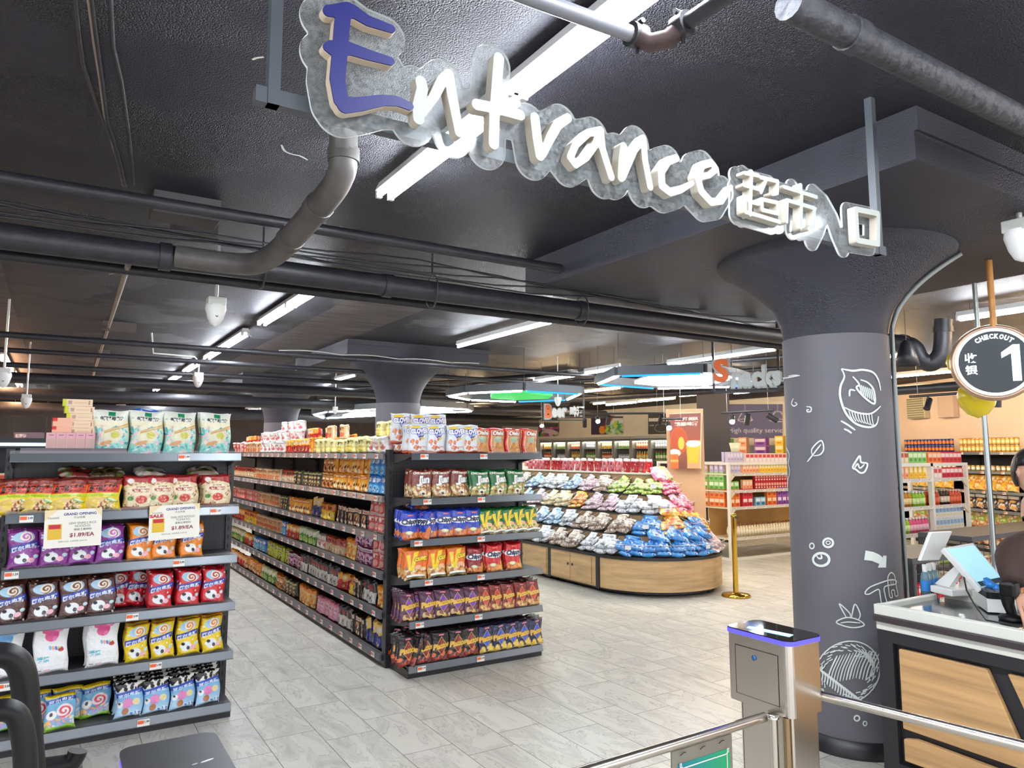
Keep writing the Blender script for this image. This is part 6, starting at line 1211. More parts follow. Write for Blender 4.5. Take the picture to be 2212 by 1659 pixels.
CT = {'pale violet': carton('drink_carton', '#cfc4dc', ['#e8e0f0', '#a898c8'], .065, .16, .05, 1), 'peach': carton('drink_carton', '#f2b48a', ['#fbe4cc', '#e87848'], .07, .16, .05, 2), 'yellow': carton('drink_carton', '#f4d04a', ['#fdf4c8', '#e89a20'], .065, .17, .05, 3),
      'green': carton('drink_carton', '#8cc46a', ['#e4f4d0', '#4a9a3a'], .1, .14, .06, 4), 'red patterned': carton('drink_carton', '#b81c2c', ['#f0b0a0', '#f4e0d0'], .06, .12, .05, 5), 'orange': carton('drink_carton', '#ee8236', ['#fbdcc0', '#c84a1c'], .11, .14, .06, 6), 'red': carton('drink_carton', '#d83040', ['#fbe0e0', '#a81828'], .11, .14, .06, 7), 'sky blue': carton('drink_carton', '#7ab4d4', ['#e0f0f8', '#3a6a98'], .12, .14, .06, 8),
      'purple': carton('drink_carton', '#9a5ab0', ['#f0e0f4', '#6a2a88'], .1, .14, .06, 9), 'mint': carton('drink_carton', '#56c8a0', ['#d0f4e4', '#2a9a78'], .07, .13, .06, 10), 'bright blue': carton('drink_carton', '#3a9ad8', ['#c8e8f8', '#1c6ab0'], .07, .12, .06, 11), 'white and red': carton('drink_carton', '#f0e4e0', ['#d84a40', '#f8f0ec'], .09, .14, .06, 12), 'cream': carton('drink_carton', '#ead8b0', ['#c84a3a', '#f4ecd4'], .09, .14, .06, 13), 'pale print': carton('drink_carton', '#dfe4e6', ['#8ab0d8', '#e8d48a'], .08, .15, .05, 14)}
BT = {'cream brown capped': bottle('drink_bottle', 'efe2bc', '8a5a34', .2, .03, 'f4ecd0'), 'amber': bottle('drink_bottle', 'c88a30', 'e8e4dc', .2, .032, 'f0d8a0'), 'pink': bottle('drink_bottle', 'e05a8a', 'f0f0ee', .19, .032, 'f4c0d0'), 'orange red': bottle('drink_bottle', 'd85a3a', 'e8c8b0', .19, .032, 'e87050'), 'green': bottle('drink_bottle', '9ac83a', 'f0f0ee', .19, .032, 'd8f0a0'), 'dark': bottle('drink_bottle', '3a2a24', 'c8b090', .2, .03, 'e8dcc4'), 'jar': can('food_jar', 'c8a04a', 'f0ecdc', .1, .035, 'jar')}
CN = {'gold': can('drink_can', 'e0a030', 'f4e0a0'), 'cream': can('drink_can', 'ecd8b4', 'd8a060'), 'blue': can('drink_can', '1c2a78', 'e07a2a'), 'maroon': can('drink_can', '8c1c34', 'f0d8dc')}
def line(proto, t, x0, x1, y, z, step, lab, grp, rows=1, stack=1, sz=None, face=0):
    M4 = Matrix.Translation(t.location) @ Matrix.Rotation(t.rotation_euler[2], 4, 'Z'); x = x0
    if sz is None: sz = .14
    while x <= x1+1e-6:
        for r in range(rows):
            for s in range(stack):
                put(proto, M4 @ Vector((x, y+r*step*1.02, z+s*sz)), (0, 0, t.rotation_euler[2]+face), lab, grp)
        x += step
wz = [1.36, 1.115, .84, .46]
u1 = white_unit('white framed drinks shelving beside the brass stanchion', atz(1580, 1212)+Vector((0, 0, 0)), 0, 2.2, .95, [1.32, 1.06, .80, .33], 1.50)
wz = [1.322, 1.062, .802, .332]
K = 'on the white shelving by the stanchion'
line(CT['pale violet'], u1, .08, .35, .07, wz[0], .07, 'pale violet carton on the upper shelf '+K[3:], 'pale violet cartons', 1, 1, .16); line(CT['pale violet'], u1, .06, .4, .06, 1.502, .07, 'pale violet carton on top of the white shelving by the stanchion', 'pale violet cartons on top', 2)
line(CT['peach'], u1, .42, .75, .07, wz[0], .075, 'peach carton on the upper shelf of the stanchion side shelving', 'peach cartons'); line(CT['yellow'], u1, .8, 1.5, .07, wz[0], .07, 'yellow carton on the upper shelf of the stanchion side shelving', 'yellow cartons')
line(CT['white and red'], u1, .5, 1.6, .07, 1.502, .1, 'white and red carton on top of the stanchion side shelving', 'white and red cartons on top', 1); line(CT['yellow'], u1, 1.6, 2.0, .07, 1.502, .1, 'yellow carton on top of the stanchion side shelving', 'yellow cartons on top')
line(CT['green'], u1, .12, .3, .08, wz[1], .11, 'green carton on the second shelf by the stanchion', 'green cartons'); line(CT['peach'], u1, .42, .62, .08, wz[1], .075, 'peach carton on the second shelf by the stanchion', 'peach cartons on the second shelf'); line(CT['red patterned'], u1, .7, 1.6, .08, wz[1], .065, 'red patterned carton on the second shelf by the stanchion', 'red patterned cartons', 1, 2, .122)
for x0, x1, k in ((.12, .3, 'orange'), (.42, .6, 'red'), (.72, .9, 'sky blue'), (1.0, 1.2, 'orange'), (1.25, 1.7, 'purple')): line(CT[k], u1, x0, x1, .08, wz[2], .12, f'{k} carton on the third shelf by the stanchion', f'{k} cartons third shelf', 1, 1 if k == 'sky blue' else 2, .142)
line(BT['cream brown capped'], u1, .15, 1.7, .1, wz[3], .066, 'cream bottle with brown cap on the bottom shelf by the stanchion', 'cream bottles', 2)
# left end faces of the same unit
for k, z, h in (('green', wz[1], 2), ('orange', wz[2], 2), ('pale violet', wz[0], 1)):
    line(CT[k], u1, .08, .08, .2, z, .1, f'{k} carton on the open end of the stanchion side shelving', f'{k} cartons on the end', 6, h, .142 if k != 'pale violet' else .16, -PI/2)
pc = MB().lathe([(0, 0), (.06, 0), (.09, .14), (.082, .14), (.055, .01)], 16).build('paper_bucket', mat('cream_bucket', '#f4efc8', .5), None, u1.location+Vector((.28, .1, 1.665))); tag(pc, 'cream paper bucket on top of the white shelving', 'bucket')
u2 = white_unit('narrow white framed shelving just behind the candy island end', aty(1473, 1100, 9.3)*Vector((1, 1, 0)) if False else Vector((aty(1473, 1100, 9.2).x, 9.2, 0)), 0, .55, .6, [1.30, 1.03, .72, .4], 1.50)
for k, z in (('mint', 1.302), ('bright blue', 1.032), ('mint', .722)): line(CT[k], u2, .07, .5, .08, z, .075, f'{k} carton on the {["lower","middle","upper"][int(z > .8)+int(z > 1.2)]} shelf of the narrow white shelving', f'{k} cartons on the narrow shelving, {["lower","middle","upper"][int(z > .8)+int(z > 1.2)]}', 1)
line(CT['mint'], u2, .2, .5, .08, 1.502, .08, 'mint carton on top of the narrow white shelving', 'mint cartons on top')
u3 = white_unit('white framed drinks shelving seen right of the big column', Vector((8.55, 5.05, 0)), 0, 1.75, .8, [1.32, .98, .66, .22], 1.52, False)
zz_ = [1.322, .982, .662, .222]; K = 'on the white shelving right of the column'
MB().box(0.85, .0, 0, .9, .05, 1.52).build('post', M_FR, u3)
for x0, x1, k in ((.1, .45, 'peach'), (.5, .8, 'yellow'), (.95, 1.2, 'white and red'), (1.25, 1.65, 'red')): line(CT[k], u3, x0, x1, .08, zz_[0], .1, f'{k} carton on the upper shelf right of the column', f'{k} cartons upper shelf right of column'); line(CT[{'peach': 'cream', 'yellow': 'green', 'white and red': 'orange', 'red': 'red'}[k]], u3, x0, x1, .08, 1.522, .1, f'carton above the {k} cartons on top of the shelving right of the column', f'cartons over the {k} cartons')
for x0, x1, k in ((.1, .5, 'amber'), (.55, .8, 'green'), (.95, 1.15, 'orange red'), (1.2, 1.4, 'dark'), (1.42, 1.65, 'orange red')): line(BT[k], u3, x0, x1, .08, zz_[1], .07, f'{k} bottle on the second shelf right of the column', f'{k} bottles second shelf right of column', 2)
line(CT['pale print'], u3, .95, 1.66, .08, zz_[2], .085, 'pale printed carton on the third shelf right of the column', 'pale printed cartons', 1, 2, .152); line(BT['green'], u3, .1, .4, .08, zz_[2], .07, 'green bottle on the third shelf right of the column', 'green bottles third shelf'); line(BT['pink'], u3, .45, .8, .08, zz_[2], .07, 'pink bottle on the third shelf right of the column', 'pink bottles third shelf')
for x0, x1, k in ((.1, .3, 'orange red'), (.35, .8, 'pink'), (.95, 1.3, 'green'), (1.35, 1.65, 'pink')): line(BT[k], u3, x0, x1, .08, zz_[3], .07, f'{k} bottle on the bottom shelf right of the column', f'{k} bottles bottom shelf right of column', 2)
u4 = white_unit('long white framed shelving in front of the glass door coolers', Vector((8.6, 14.2, 0)), -PI/2, 3.4, .8, [1.22, .95, .65, .3], 1.36)
for x0, x1, k in ((.1, .9, 'white and red'), (1.0, 1.7, 'red'), (1.8, 2.6, 'cream'), (2.7, 3.3, 'white and red')): line(CT[k], u4, x0, x1, .08, 1.362, .12, f'{k} carton on top of the shelving before the coolers', f'{k} cartons before the coolers', 1, 1); line(CT[{'white and red': 'yellow', 'red': 'mint', 'cream': 'red'}[k]], u4, x0, x1, .08, 1.222, .12, f'carton under the {k} cartons before the coolers', f'cartons under the {k} cartons')
# tables' contents
for (x0, x1, y, k) in ((6.0, 6.8, 3.45, 'red'), (8.1, 10.2, 4.0, 'cream'), (8.1, 10.2, 4.0, 'peach')):
    x = x0
    while x < x1: put(CT[k], (x, y, .437 if k != 'peach' else .117), (0, 0, 0), f'{k} carton inside the mesh table', f'{k} cartons inside the mesh tables'); x += .12
# ------------------------------------------------------------------ wall shelving on the right
wd = (a1-a0).normalized(); ang = math.atan2(wd.y, wd.x); nrm = Vector((wd.y, -wd.x))
if nrm.dot(-a0) < 0: nrm = -nrm
f0_ = a0+nrm*.62+wd*1.0; zsW = [1.66, 1.34, 1.01, .70, .38, .1]
gkx = [pack('snack_bag', d_generic(80+i, b, ac, k, 1.15, 24), .24, .27, .08, '', 'snack bag', 80+i) for i, (b, ac, k) in enumerate((('#f2b82c', ['#e88a1c', '#fff0c0', '#f8d468'], 3), ('#f6c840', ['#fbe8a0', '#a83a18', '#f0a030'], 0), ('#241c1c', ['#e8dcc8', '#e8dcc8', '#d8a050'], 0), ('#cc1c22', ['#241418', '#f4ece4', '#f0c8a0'], 3), ('#b87a44', ['#8ab43a', '#f4e8d0', '#d8a878'], 3), ('#a86a3a', ['#d8a878', '#f0e0c8', '#8c4a2a'], 3)))]
gn = ['orange yellow', 'bright yellow', 'black and cream', 'red', 'brown and green', 'brown']
for u in range(5):
    org_ = f0_+wd*u*1.32; t = gondola('wall_shelving', f'black wall shelving along the peach wall, {ORD[u]} bay from the left', (org_.x, org_.y, 0), ang, 1.31, .5, zsW, [[.15, .55, .95]], seam=True)
    tt = {0: (('cream', 'can'), 'jar', 4, 2, 4), 1: (('blue', 'can'), 'jar', 0, 2, 4), 2: (('gold', 'can'), 'jar', 0, 2, 4), 3: (('maroon', 'can'), 'maroon', 1, 3, 5), 4: (('gold', 'can'), 'jar', 1, 3, 5)}[u]
    line(CN[tt[0][0]], t, .08, 1.25, .06, 1.662, .085, f'{tt[0][0]} can on the top shelf of the {ORD[u]} wall bay', f'{tt[0][0]} cans, {ORD[u]} wall bay', 1, 2, .12)
    j = CN['maroon'] if tt[1] == 'maroon' else BT['jar']; line(j, t, .1, 1.25, .06, 1.342, .1, f'{"maroon can" if tt[1]=="maroon" else "jar"} on the second shelf of the {ORD[u]} wall bay', f'second shelf goods of the {ORD[u]} wall bay', 1, 2 if tt[1] == 'maroon' else 1, .12)
    for z, gi in ((1.012, tt[2]), (.702, tt[3]), (.382, tt[4]), (.102, 5)):
        line(gkx[gi], t, .14, 1.2, .12, z, .215, f'{gn[gi]} snack bag on the {["third","fourth","fifth","bottom"][[1.012,.702,.382,.102].index(z)]} shelf of the {ORD[u]} wall bay', f'{gn[gi]} bags of the {ORD[u]} wall bay', 1)
# far shelf left of the big column, in front of the dark wall
t = gondola('wall_shelving', 'black shelving with stacked gift boxes behind the white drinks shelving', (14.55, 13.5, 0), -PI/2, 3.4, .5, [1.62, 1.3, .95, .6, .3], [[.3, .9, 1.5, 2.1]], seam=True, tagp=False)
for k, x in (('green', .2), ('peach', .75), ('purple', 1.3), ('yellow', 1.85), ('cream', 2.4)):
    for s in range(2):
        q = put(CT[k], Matrix.Translation(t.location) @ Matrix.Rotation(t.rotation_euler[2], 4, 'Z') @ Vector((x+.2, .2, 1.622+s*.2)), (0, 0, t.rotation_euler[2]), f'large {k} gift box, {["lower","upper"][s]} of its stack, under the blue wall sign', None, (3.6, 2, 1.35))
# ------------------------------------------------------------------ glass door coolers
Xc = 13.9; yA = atx(1165, 960, Xc).y; yB = atx(1446, 960, Xc).y; nd = 8; wdt = (yA-yB)/nd
M_GR = mat('cooler_grey', '#8d9092', .4, .4)
M_CL = mat('cooler_light', '#ffffff', emit='#fff3d8', es=20)
sm = [bottle('cooler_bottle', 'd8a040', 'c8c0b0', .24, .036, 'f0e0a0'), bottle('cooler_bottle', '5aa04a', 'c83a3a', .24, .036, 'e8f0d0'), bottle('cooler_bottle', 'c84a34', 'f0e8dc', .22, .036, 'f4c8a8'), can('cooler_can', '7a88a0', 'd8dce8', .16, .04)]
CO = ['farthest', 'second farthest', 'third', 'fourth', 'fifth', 'sixth', 'second nearest', 'nearest']
cz = [.3, .7, 1.08, 1.45, 1.78]
for i in range(nd):
    y = yA-i*wdt; t = thing('glass_door_cooler', f'grey glass door cooler on the back wall, {CO[i]} one', 'cooler', (Xc, y, 0), -PI/2); w = wdt-.01
    MB().box(0, .05, 0, .03, .7, 2.12).box(w-.03, .05, 0, w, .7, 2.12).box(0, .68, 0, w, .7, 2.12).box(0, .05, 0, w, .7, .12).box(0, .0, 2.02, w, .7, 2.12).build('cabinet', M_GR, t)
    MB().box(.03, .66, .12, w-.03, .68, 2.02).build('liner', mat('cream_liner', '#efe6cf', .6), t)
    d = MB().box(0, 0, .12, .06, .045, 2.04).box(w-.06, 0, .12, w, .045, 2.04).box(.06, 0, .12, w-.06, .045, .2).box(.06, 0, 1.98, w-.06, .045, 2.04).build('door', M_GR, t)
    MB().box(.06, .015, .2, w-.06, .022, 1.98).build('door_glass', M_GLASS, d); MB().tube([(.03, -.03, 1.0), (.03, -.03, 1.5)], .01, 8).build('handle', M_CHROME, d)
    MB().box(.05, .08, 1.96, w-.05, .12, 2.0).build('cooler_lamp', M_CL, t)
    for z in cz: MB().box(.03, .1, z-.01, w-.03, .66, z).build('shelf', mat('cooler_shelf', '#e8e0c8', .5), t)
    for si, z in enumerate(cz[2:]):
        p = sm[(i+si*2) % 4]; x = .11
        while x < w-.08: put(p, Matrix.Translation(t.location) @ Matrix.Rotation(-PI/2, 4, 'Z') @ Vector((x, .16, z+.001)), (0, 0, 0), f'{"can" if (i+si*2)%4==3 else "bottle"} on the {["lower","middle","upper"][si]} lit shelf of the {CO[i]} cooler', f'drinks in the {CO[i]} cooler'+f', {["lower","middle","upper"][si]} shelf'); x += .1
# ------------------------------------------------------------------ posters and boards
def onw(x, y, off=.03):
    r = ray(x, y); n = nrm; k = (a0.dot(n)+off)/(r[0]*n.x+r[1]*n.y); return Vector((r[0]*k, r[1]*k, H+r[2]*k))
def board(name, cv, pix, d, label, dd=None, cat='poster', th=.02, m=None):
    P = [atd(x, y, k) for (x, y), k in zip(pix, dd or [d]*4)] if not callable(d) else [d(x, y) for x, y in pix]; nx, ny = cv.nx, cv.ny; c = cv.out().reshape(-1, 3); org_ = (P[0]+P[1]+P[2]+P[3])/4
    vs = []
    for j in range(ny+1):
        for i in range(nx+1): u, v = i/nx, j/ny; vs.append((P[0]*(1-u)+P[1]*u)*(1-v)+(P[3]*(1-u)+P[2]*u)*v-org_)
    fs = [(j*(nx+1)+i, j*(nx+1)+i+1, (j+1)*(nx+1)+i+1, (j+1)*(nx+1)+i) for j in range(ny) for i in range(nx)]
    me = bpy.data.meshes.new(name); me.from_pydata([tuple(v) for v in vs], [], fs); setcol(me, c); me.materials.append(m or M_MATTE)
    t = thing(name, label, cat, org_); o = bpy.data.objects.new('print', me); COL.objects.link(o); o.parent = t
    n = (P[1]-P[0]).cross(P[3]-P[0]).normalized(); n = n if n.dot(-P[0]) > 0 else -n; Q = [p-org_ for p in P]
    MB().add([q-n*.003 for q in Q]+[q-n*(th+.003) for q in Q], [(0, 1, 2, 3), (4, 5, 6, 7), (0, 1, 5, 4), (1, 2, 6, 5), (2, 3, 7, 6), (3, 0, 4, 7)]).build('backing', M_PEACH, t); return t
c = Cv(1.75, 60, '#9c4c30'); c.grad(0, '#6a4034', .4, '#964a32'); c.grad(.4, '#964a32', 1, '#744440'); c.rect(.55, 0, 1, .5, '#c8906a'); c.ell(.28, .5, .27, .42, '#c05a30'); c.ell(.28, .5, .25, .40, '#a84826'); c.ell(.14, .28, .2, .12, '#e8d8cc'); c.rect(0, .0, .26, .26, '#d8662c'); c.rect(.0, .12, .26, .16, '#f0a050')
c.poly([(.56, .1), (.9, .1), (.96, .42), (.52, .42)], '#f0a832'); c.ell(.74, .44, .23, .1, '#e8dcd0'); c.ell(.36, .45, .1, .2, '#f2b040'); c.rect(.97, 0, 1, 1, '#e3c19a'); c.rect(0, .98, 1, 1, '#e3c19a'); c.text('CRAFT BEER', .16, .86, .88, .91, '#f3e6da', 0, .03); c.text('精酿啤酒', .16, .76, .88, .83, '#f3e6da', 0, .02)
board('craft_beer_poster', c, [(1449, 1012), (1514, 1012), (1516, 890), (1446, 893)], 11.0, 'tall brown orange craft beer poster with glasses of beer')
o = MB().box(-.3, -.3, 0, .3, .3, ZC).build('square_column', mat('near_black_wall', '#2f2d33', .7), None, (11.1, 8.9, 0)); o.rotation_euler[2] = .0; o.location = Vector((*atd(1543, 950, 14.6).xy, 0)); o.rotation_euler[2] = -.85; tag(o, 'dark square column right of the craft beer poster', 'column')
c = Cv(.62, 90, '#6a6a92'); c.text('High quality servic', .06, .12, 1.0, .3, '#e4e6f4', 0, .0)
for x in (.36, .92):
    c.poly([(x-.14, .52), (x+.14, .52), (x+.05, .78), (x-.05, .78)], '#e4e6f4'); c.poly([(x-.125, .535), (x+.125, .535), (x+.04, .76), (x-.04, .76)], '#6a6a92'); c.ell(x, .52, .13, .03, '#e4e6f4'); c.ell(x, .52, .115, .02, '#6a6a92'); c.rect(x-.005, .78, x+.005, 1, '#e4e6f4')
board('service_banner', c, [(1568, 946), (1690, 946), (1690, 873), (1568, 873)], lambda x, y: atx(x, y, 15.27), 'violet blue wall banner with hand lettering and drawn lamps')
board('wall_banner', Cv(2, 8, '#6c6c94'), [(1905, 946), (1925, 946), (1925, 868), (1905, 868)], onw, 'violet blue strip of wall banner right of the big column')
c = Cv(1.0, 40, '#5a4a6e'); c.spots(30, 0, 0, 1, 1, .2, ['#a05ac0', '#d8508a', '#e8c0d8', '#3f2f50', '#7ab04a', '#f0d8e4'], 3, .5); c.ell(.6, .3, .35, .14, '#eccfe0', -.4)
board('vegetable_poster', c, [(1163, 943), (1208, 942), (1208, 908), (1163, 909)], lambda x, y: atx(x, y, 15.27), 'purple vegetable poster above the coolers')
c = Cv(.62, 50, '#3d3650'); c.rect(.5, .4, 1, 1, '#dfe6ee'); c.poly([(.3, .05), (.42, .05), (.75, 1), (.6, 1)], '#d85a34'); c.ell(.36, .25, .1, .13, '#e8973a'); c.poly([(.42, .3), (.5, .3), (.6, 1), (.5, 1)], '#c23a2c'); c.spots(40, .5, 0, 1, .6, .09, ['#4aa05a', '#8fd0a0', '#3a8fc0', '#c8e068', '#d8eef0'], 6)
board('pepper_poster', c, [(1277, 939), (1346, 938), (1346, 897), (1277, 898)], lambda x, y: atx(x, y, 15.27), 'poster of red peppers and green vegetables above the coolers')
c = Cv(1.0, 44, '#4a4a4e'); c.text('BEER', .05, .62, .75, .78, '#f0f4f4', 0, .08); c.rect(.8, .62, .95, .8, '#f0f4f4'); c.text('TREE · REM · WORLD', .05, .4, .98, .46, '#e0e4e4', 0, .03); c.ell(.6, .3, .3, .2, '#d8dcdc'); c.ell(.6, .3, .285, .185, '#4a4a4e')
board('beer_board', c, [(1400, 938), (1449, 937), (1449, 893), (1400, 894)], lambda x, y: atx(x, y, 15.27), 'dark chalkboard style beer board at the end of the coolers')
c = Cv(.3, 70, '#56546c'); c.text('松南街', .05, .5, .4, .85, '#e4e6f0', 0, .02); c.text('We will accompany you with', .02, .18, .95, .36, '#d8dae8', 0, .01)
board('welcome_board', c, [(30, 957), (96, 957), (96, 934), (30, 934)], 16, 'dark violet board with white writing behind the pink boxes')
# far left cabinets
lt_ = thing('chilled_cabinet', 'dark far chilled cabinet at the left edge with a cyan light strip', 'cooler', aty(-120, 978, 9.0)*1.0); lt_.location.z = 0
MB().box(0, 0, 0, 1.15, .7, .1).box(0, .66, 0, 1.15, .7, 1.75).box(0, 0, 1.7, 1.15, .7, 1.8).box(1.1, 0, 0, 1.15, .7, 1.8).build('cabinet', M_BLACK, lt_); MB().box(0, .0, 1.72, 1.1, -.01, 1.75).build('cyan_light', mat('cyan_strip', '#ffffff', emit='#9fe4ff', es=3), lt_)
for z in (.4, .7, 1.0, 1.3): MB().box(.02, .05, z-.02, 1.1, .66, z).build('shelf', M_DARK, lt_)
for z in (.402, .702, 1.002, 1.302):
    for i in range(9): put(CT['cream' if z > 1 else 'mint'], lt_.location+Vector((.1+i*.12, .12, z)), (0, 0, 0), 'pack in the far left chilled cabinet', 'packs in the far left cabinet')
for i, (px_, yy) in enumerate(((200, 14), (700, 19.5), (760, 20))): 
    q = MB().box(-.5, -.35, 0, .5, .35, 2.0).box(-.45, -.37, .1, .45, -.35, 1.9).build('cabinet', mat('beige_cabinet', '#8f7f70', .6), None, Vector((*aty(px_, 950, yy).xy, 0))); tag(q, ['tall beige cabinet far behind the teal pouches', 'tall beige cabinet far behind the aisle run', 'second beige cabinet far behind the aisle run'][i], 'cabinet')
# ------------------------------------------------------------------ track lights
def track(p, q, d, z_hang, heads, label):
    a, b = atd(*p, d[0]), atd(*q, d[1]); t = thing('track_light', label, 'track light', a)
    b.z = a.z; MB().tube([Vector(), b-a], .018, 6).build('track', M_BLACK, t); m = MB()
    for k in (.1, .9): v = (b-a)*k; m.tube([v, (v.x, v.y, ZC-a.z)], .003, 4)
    m.build('hanging_wire', mat('pale_wire', '#a8a8a4', .4), t)
    for k, dirv, lit in heads:
        v = (b-a)*k; s = v+Vector((0, 0, -.09)); dv = Vector(dirv).normalized()
        h = MB().tube([v, s], .01, 6).tube([s-dv*.06, s+dv*.09], .038, 14).build('spot_head', M_BLACK, t)
        if lit: MB().tube([s+dv*.085, s+dv*.094], .034, 14).build('lamp', mat('spot_glow', '#ffffff', emit='#fff0d8', es=90), h)
track((1150, 902), (1346, 918), (13, 13), 0, [(.1, (-.3, -.6, -.6), 1), (.58, (.3, .4, -.7), 0)], 'black track with spotlights over the coolers, left one')
track((1275, 894), (1436, 908), (12, 12), 0, [(.1, (-.5, -.7, -.4), 1), (.25, (.2, .5, -.8), 0), (.95, (.2, .6, -.8), 0)], 'black track with spotlights over the coolers, right one')
track((1430, 905), (1475, 912), (10.5, 10.5), 0, [(.3, (-.6, -.8, -.5), 1)], 'short black spotlight track before the craft beer poster')
track((1560, 892), (1672, 905), (10.5, 10), 0, [(.2, (-.7, -.6, -.5), 1), (.5, (.3, .4, -.7), 0), (.95, (.5, -.4, -.4), 0)], 'black spotlight track left of the big column'); track((1965, 857), (2160, 874), (10, 9.5), 0, [(.22, (-.6, -.1, -.7), 0), (.8, (-.6, -.1, -.8), 0), (.98, (.1, .1, -.8), 0)], 'black spotlight track before the peach wall')
# vent and electric boxes on the peach wall
def wallbox(name, px0, px1, mt, label, slats=0):
    a = onw(*px0, .13); b = onw(*px1, .13); w = (Vector((b.x-a.x, b.y-a.y, 0))).length; hgt = a.z-b.z
    c_ = (a+b)/2; c_.z = b.z; t = thing(name, label, 'wall fitting', c_, ang); MB().box(-w/2, 0, 0, w/2, .12, hgt).build('casing', mt, t, None, .01)
    if slats:
        m = MB()
        for k in range(slats): m.box(-w/2+.03, -.015, hgt*(k+.3)/slats, w/2-.03, .0, hgt*(k+.75)/slats)
        m.build('slats', mat('slat_tan', '#8f8a70', .5), t)
    return t
wallbox('air_vent', (1957, 862), (1998, 903), mat('vent_cream', '#cfc6a6', .5), 'slatted tan air vent on the peach wall', 9); wallbox('electric_box', (2024, 858), (2060, 901), mat('box_beige', '#d8bda6', .5), 'beige electrical box beside the vent on the peach wall')
# ------------------------------------------------------------------ cashier
pz = Vector((4.52, 1.66, 0)); fdir = Vector((-.45, -.89, 0)).normalized(); side = Vector((-fdir.y, fdir.x, 0))
per = thing('person', 'person with dark hair in a brown jacket working behind the checkout counter', 'person', pz)
def skin(name, verts, edges, m, sub=2, root=0):
    me = bpy.data.meshes.new(name); me.from_pydata([tuple(v[0]) for v in verts], edges, []); me.materials.append(m); o = bpy.data.objects.new(name, me); COL.objects.link(o); o.parent = per
    md = o.modifiers.new('skin', 'SKIN'); md.use_smooth_shade = True
    for i, v in enumerate(verts): r = v[1] if isinstance(v[1], tuple) else (v[1], v[1]); me.skin_vertices[0].data[i].radius = r
    me.skin_vertices[0].data[root].use_root = True; sb = o.modifiers.new('sub', 'SUBSURF'); sb.levels = sb.render_levels = sub; return o
def L(f, s, z): return fdir*f+side*s+Vector((0, 0, z))
M_SKIN = mat('skin', '#c99a80', .55, noise=.05); M_HAIR = mat('dark_hair', '#1c1716', .4, bump=.4, bscale=60, stretch=(1, 1, .2)); M_JK = mat('brown_jacket', '#3a2823', .75, noise=.15, nscale=25, bump=.3, bscale=30); M_TR = mat('dark_trousers', '#22232a', .7)
eL = atd(2178, 1192, 4.32)-pz; hL = Vector((*atz(2206, 1312, .95).xy, .99))-pz
hc = atd(2229, 1020, 4.78)-pz; nk = hc+Vector((0, 0, -.15))-fdir*.02; cz_ = nk.z
B = [(L(0, 0, .95), .13), (L(0, 0, 1.15), .125), (L(.01, 0, cz_-.12), .13), (nk+Vector((0, 0, -.05)), .065), (nk+Vector((0, 0, .04)), .055),
     (L(0, .17, cz_-.1), .07), (eL, .058), (eL*.35+hL*.65, .042), (L(0, -.17, cz_-.1), .07), (L(.1, -.24, cz_-.36), .055), (L(.3, -.15, 1.05), .04),
     (L(0, .09, .85), .1), (L(.03, .1, .48), .075), (L(0, .11, .08), .05), (L(0, -.09, .85), .1), (L(.03, -.1, .48), .075), (L(0, -.11, .08), .05)]
skin('body', B, [(0, 1), (1, 2), (2, 3), (3, 4), (2, 5), (5, 6), (6, 7), (2, 8), (8, 9), (9, 10), (0, 11), (11, 12), (12, 13), (0, 14), (14, 15), (15, 16)], M_SKIN)
J = [(L(0, 0, .9), (.17, .14)), (L(0, 0, 1.12), (.17, .14)), (L(.0, 0, cz_-.13), (.19, .15)), (nk+Vector((0, 0, -.07)), .085), (L(0, .19, cz_-.12), .095), ((L(0, .19, cz_-.12)+eL)/2, .085), (eL, .082), (eL*.5+hL*.5, .068), (eL*.25+hL*.75, .05), (L(0, -.19, cz_-.12), .09), (L(.1, -.26, cz_-.37), .075), (L(.28, -.16, 1.06), .05)]
skin('jacket', J, [(0, 1), (1, 2), (2, 3), (2, 4), (4, 5), (5, 6), (6, 7), (7, 8), (2, 9), (9, 10), (10, 11)], M_JK)
skin('trousers', [(L(0, 0, .9), .13), (L(0, .09, .82), .105), (L(.03, .1, .48), .085), (L(0, .11, .1), .07), (L(0, -.09, .82), .105), (L(.03, -.1, .48), .085), (L(0, -.11, .1), .07)], [(0, 1), (1, 2), (2, 3), (0, 4), (4, 5), (5, 6)], M_TR)
for s in (.11, -.11): MB().lathe([(0.001, .09), (.04, .08), (.05, .04), (.05, 0), (0, 0)], 14, M=Matrix.Translation(L(.05, s, 0)) @ Matrix.Rotation(math.atan2(fdir.y, fdir.x), 4, 'Z') @ Matrix.Diagonal((2.4, 1, 1, 1))).build('shoe', M_BLACK, per)
def hand(name, w, d, up, m):
    d = d.normalized(); s = d.cross(up).normalized(); V = [(w, .024), (w+d*.045, (.036, .017)), (w+d*.08, (.038, .014))]; Ed = [(0, 1), (1, 2)]
    for i, (o, ln) in enumerate(((-.03, .065), (-.01, .078), (.01, .073), (.029, .056))):
        b = len(V); p = w+d*.09+s*o; V += [(p, .0095), (p+d*ln*.45-up*.012, .009), (p+d*ln*.8-up*.032, .0085), (p+d*ln*.9-up*.05, .0075)]; Ed += [(2, b), (b, b+1), (b+1, b+2), (b+2, b+3)]
    b = len(V); p = w+d*.03-s*.03; V += [(p, .013), (p-s*.022+d*.03-up*.01, .011), (p-s*.024+d*.055-up*.022, .009)]; Ed += [(1, b), (b, b+1), (b+1, b+2)]
    return skin(name, V, Ed, m, 2)
hand('hand', hL*.9+eL*.1, hL-eL+fdir*.1, Vector((0, 0, 1)), M_SKIN); hand('hand', L(.3, -.15, 1.05), fdir, Vector((0, 0, 1)), M_SKIN)
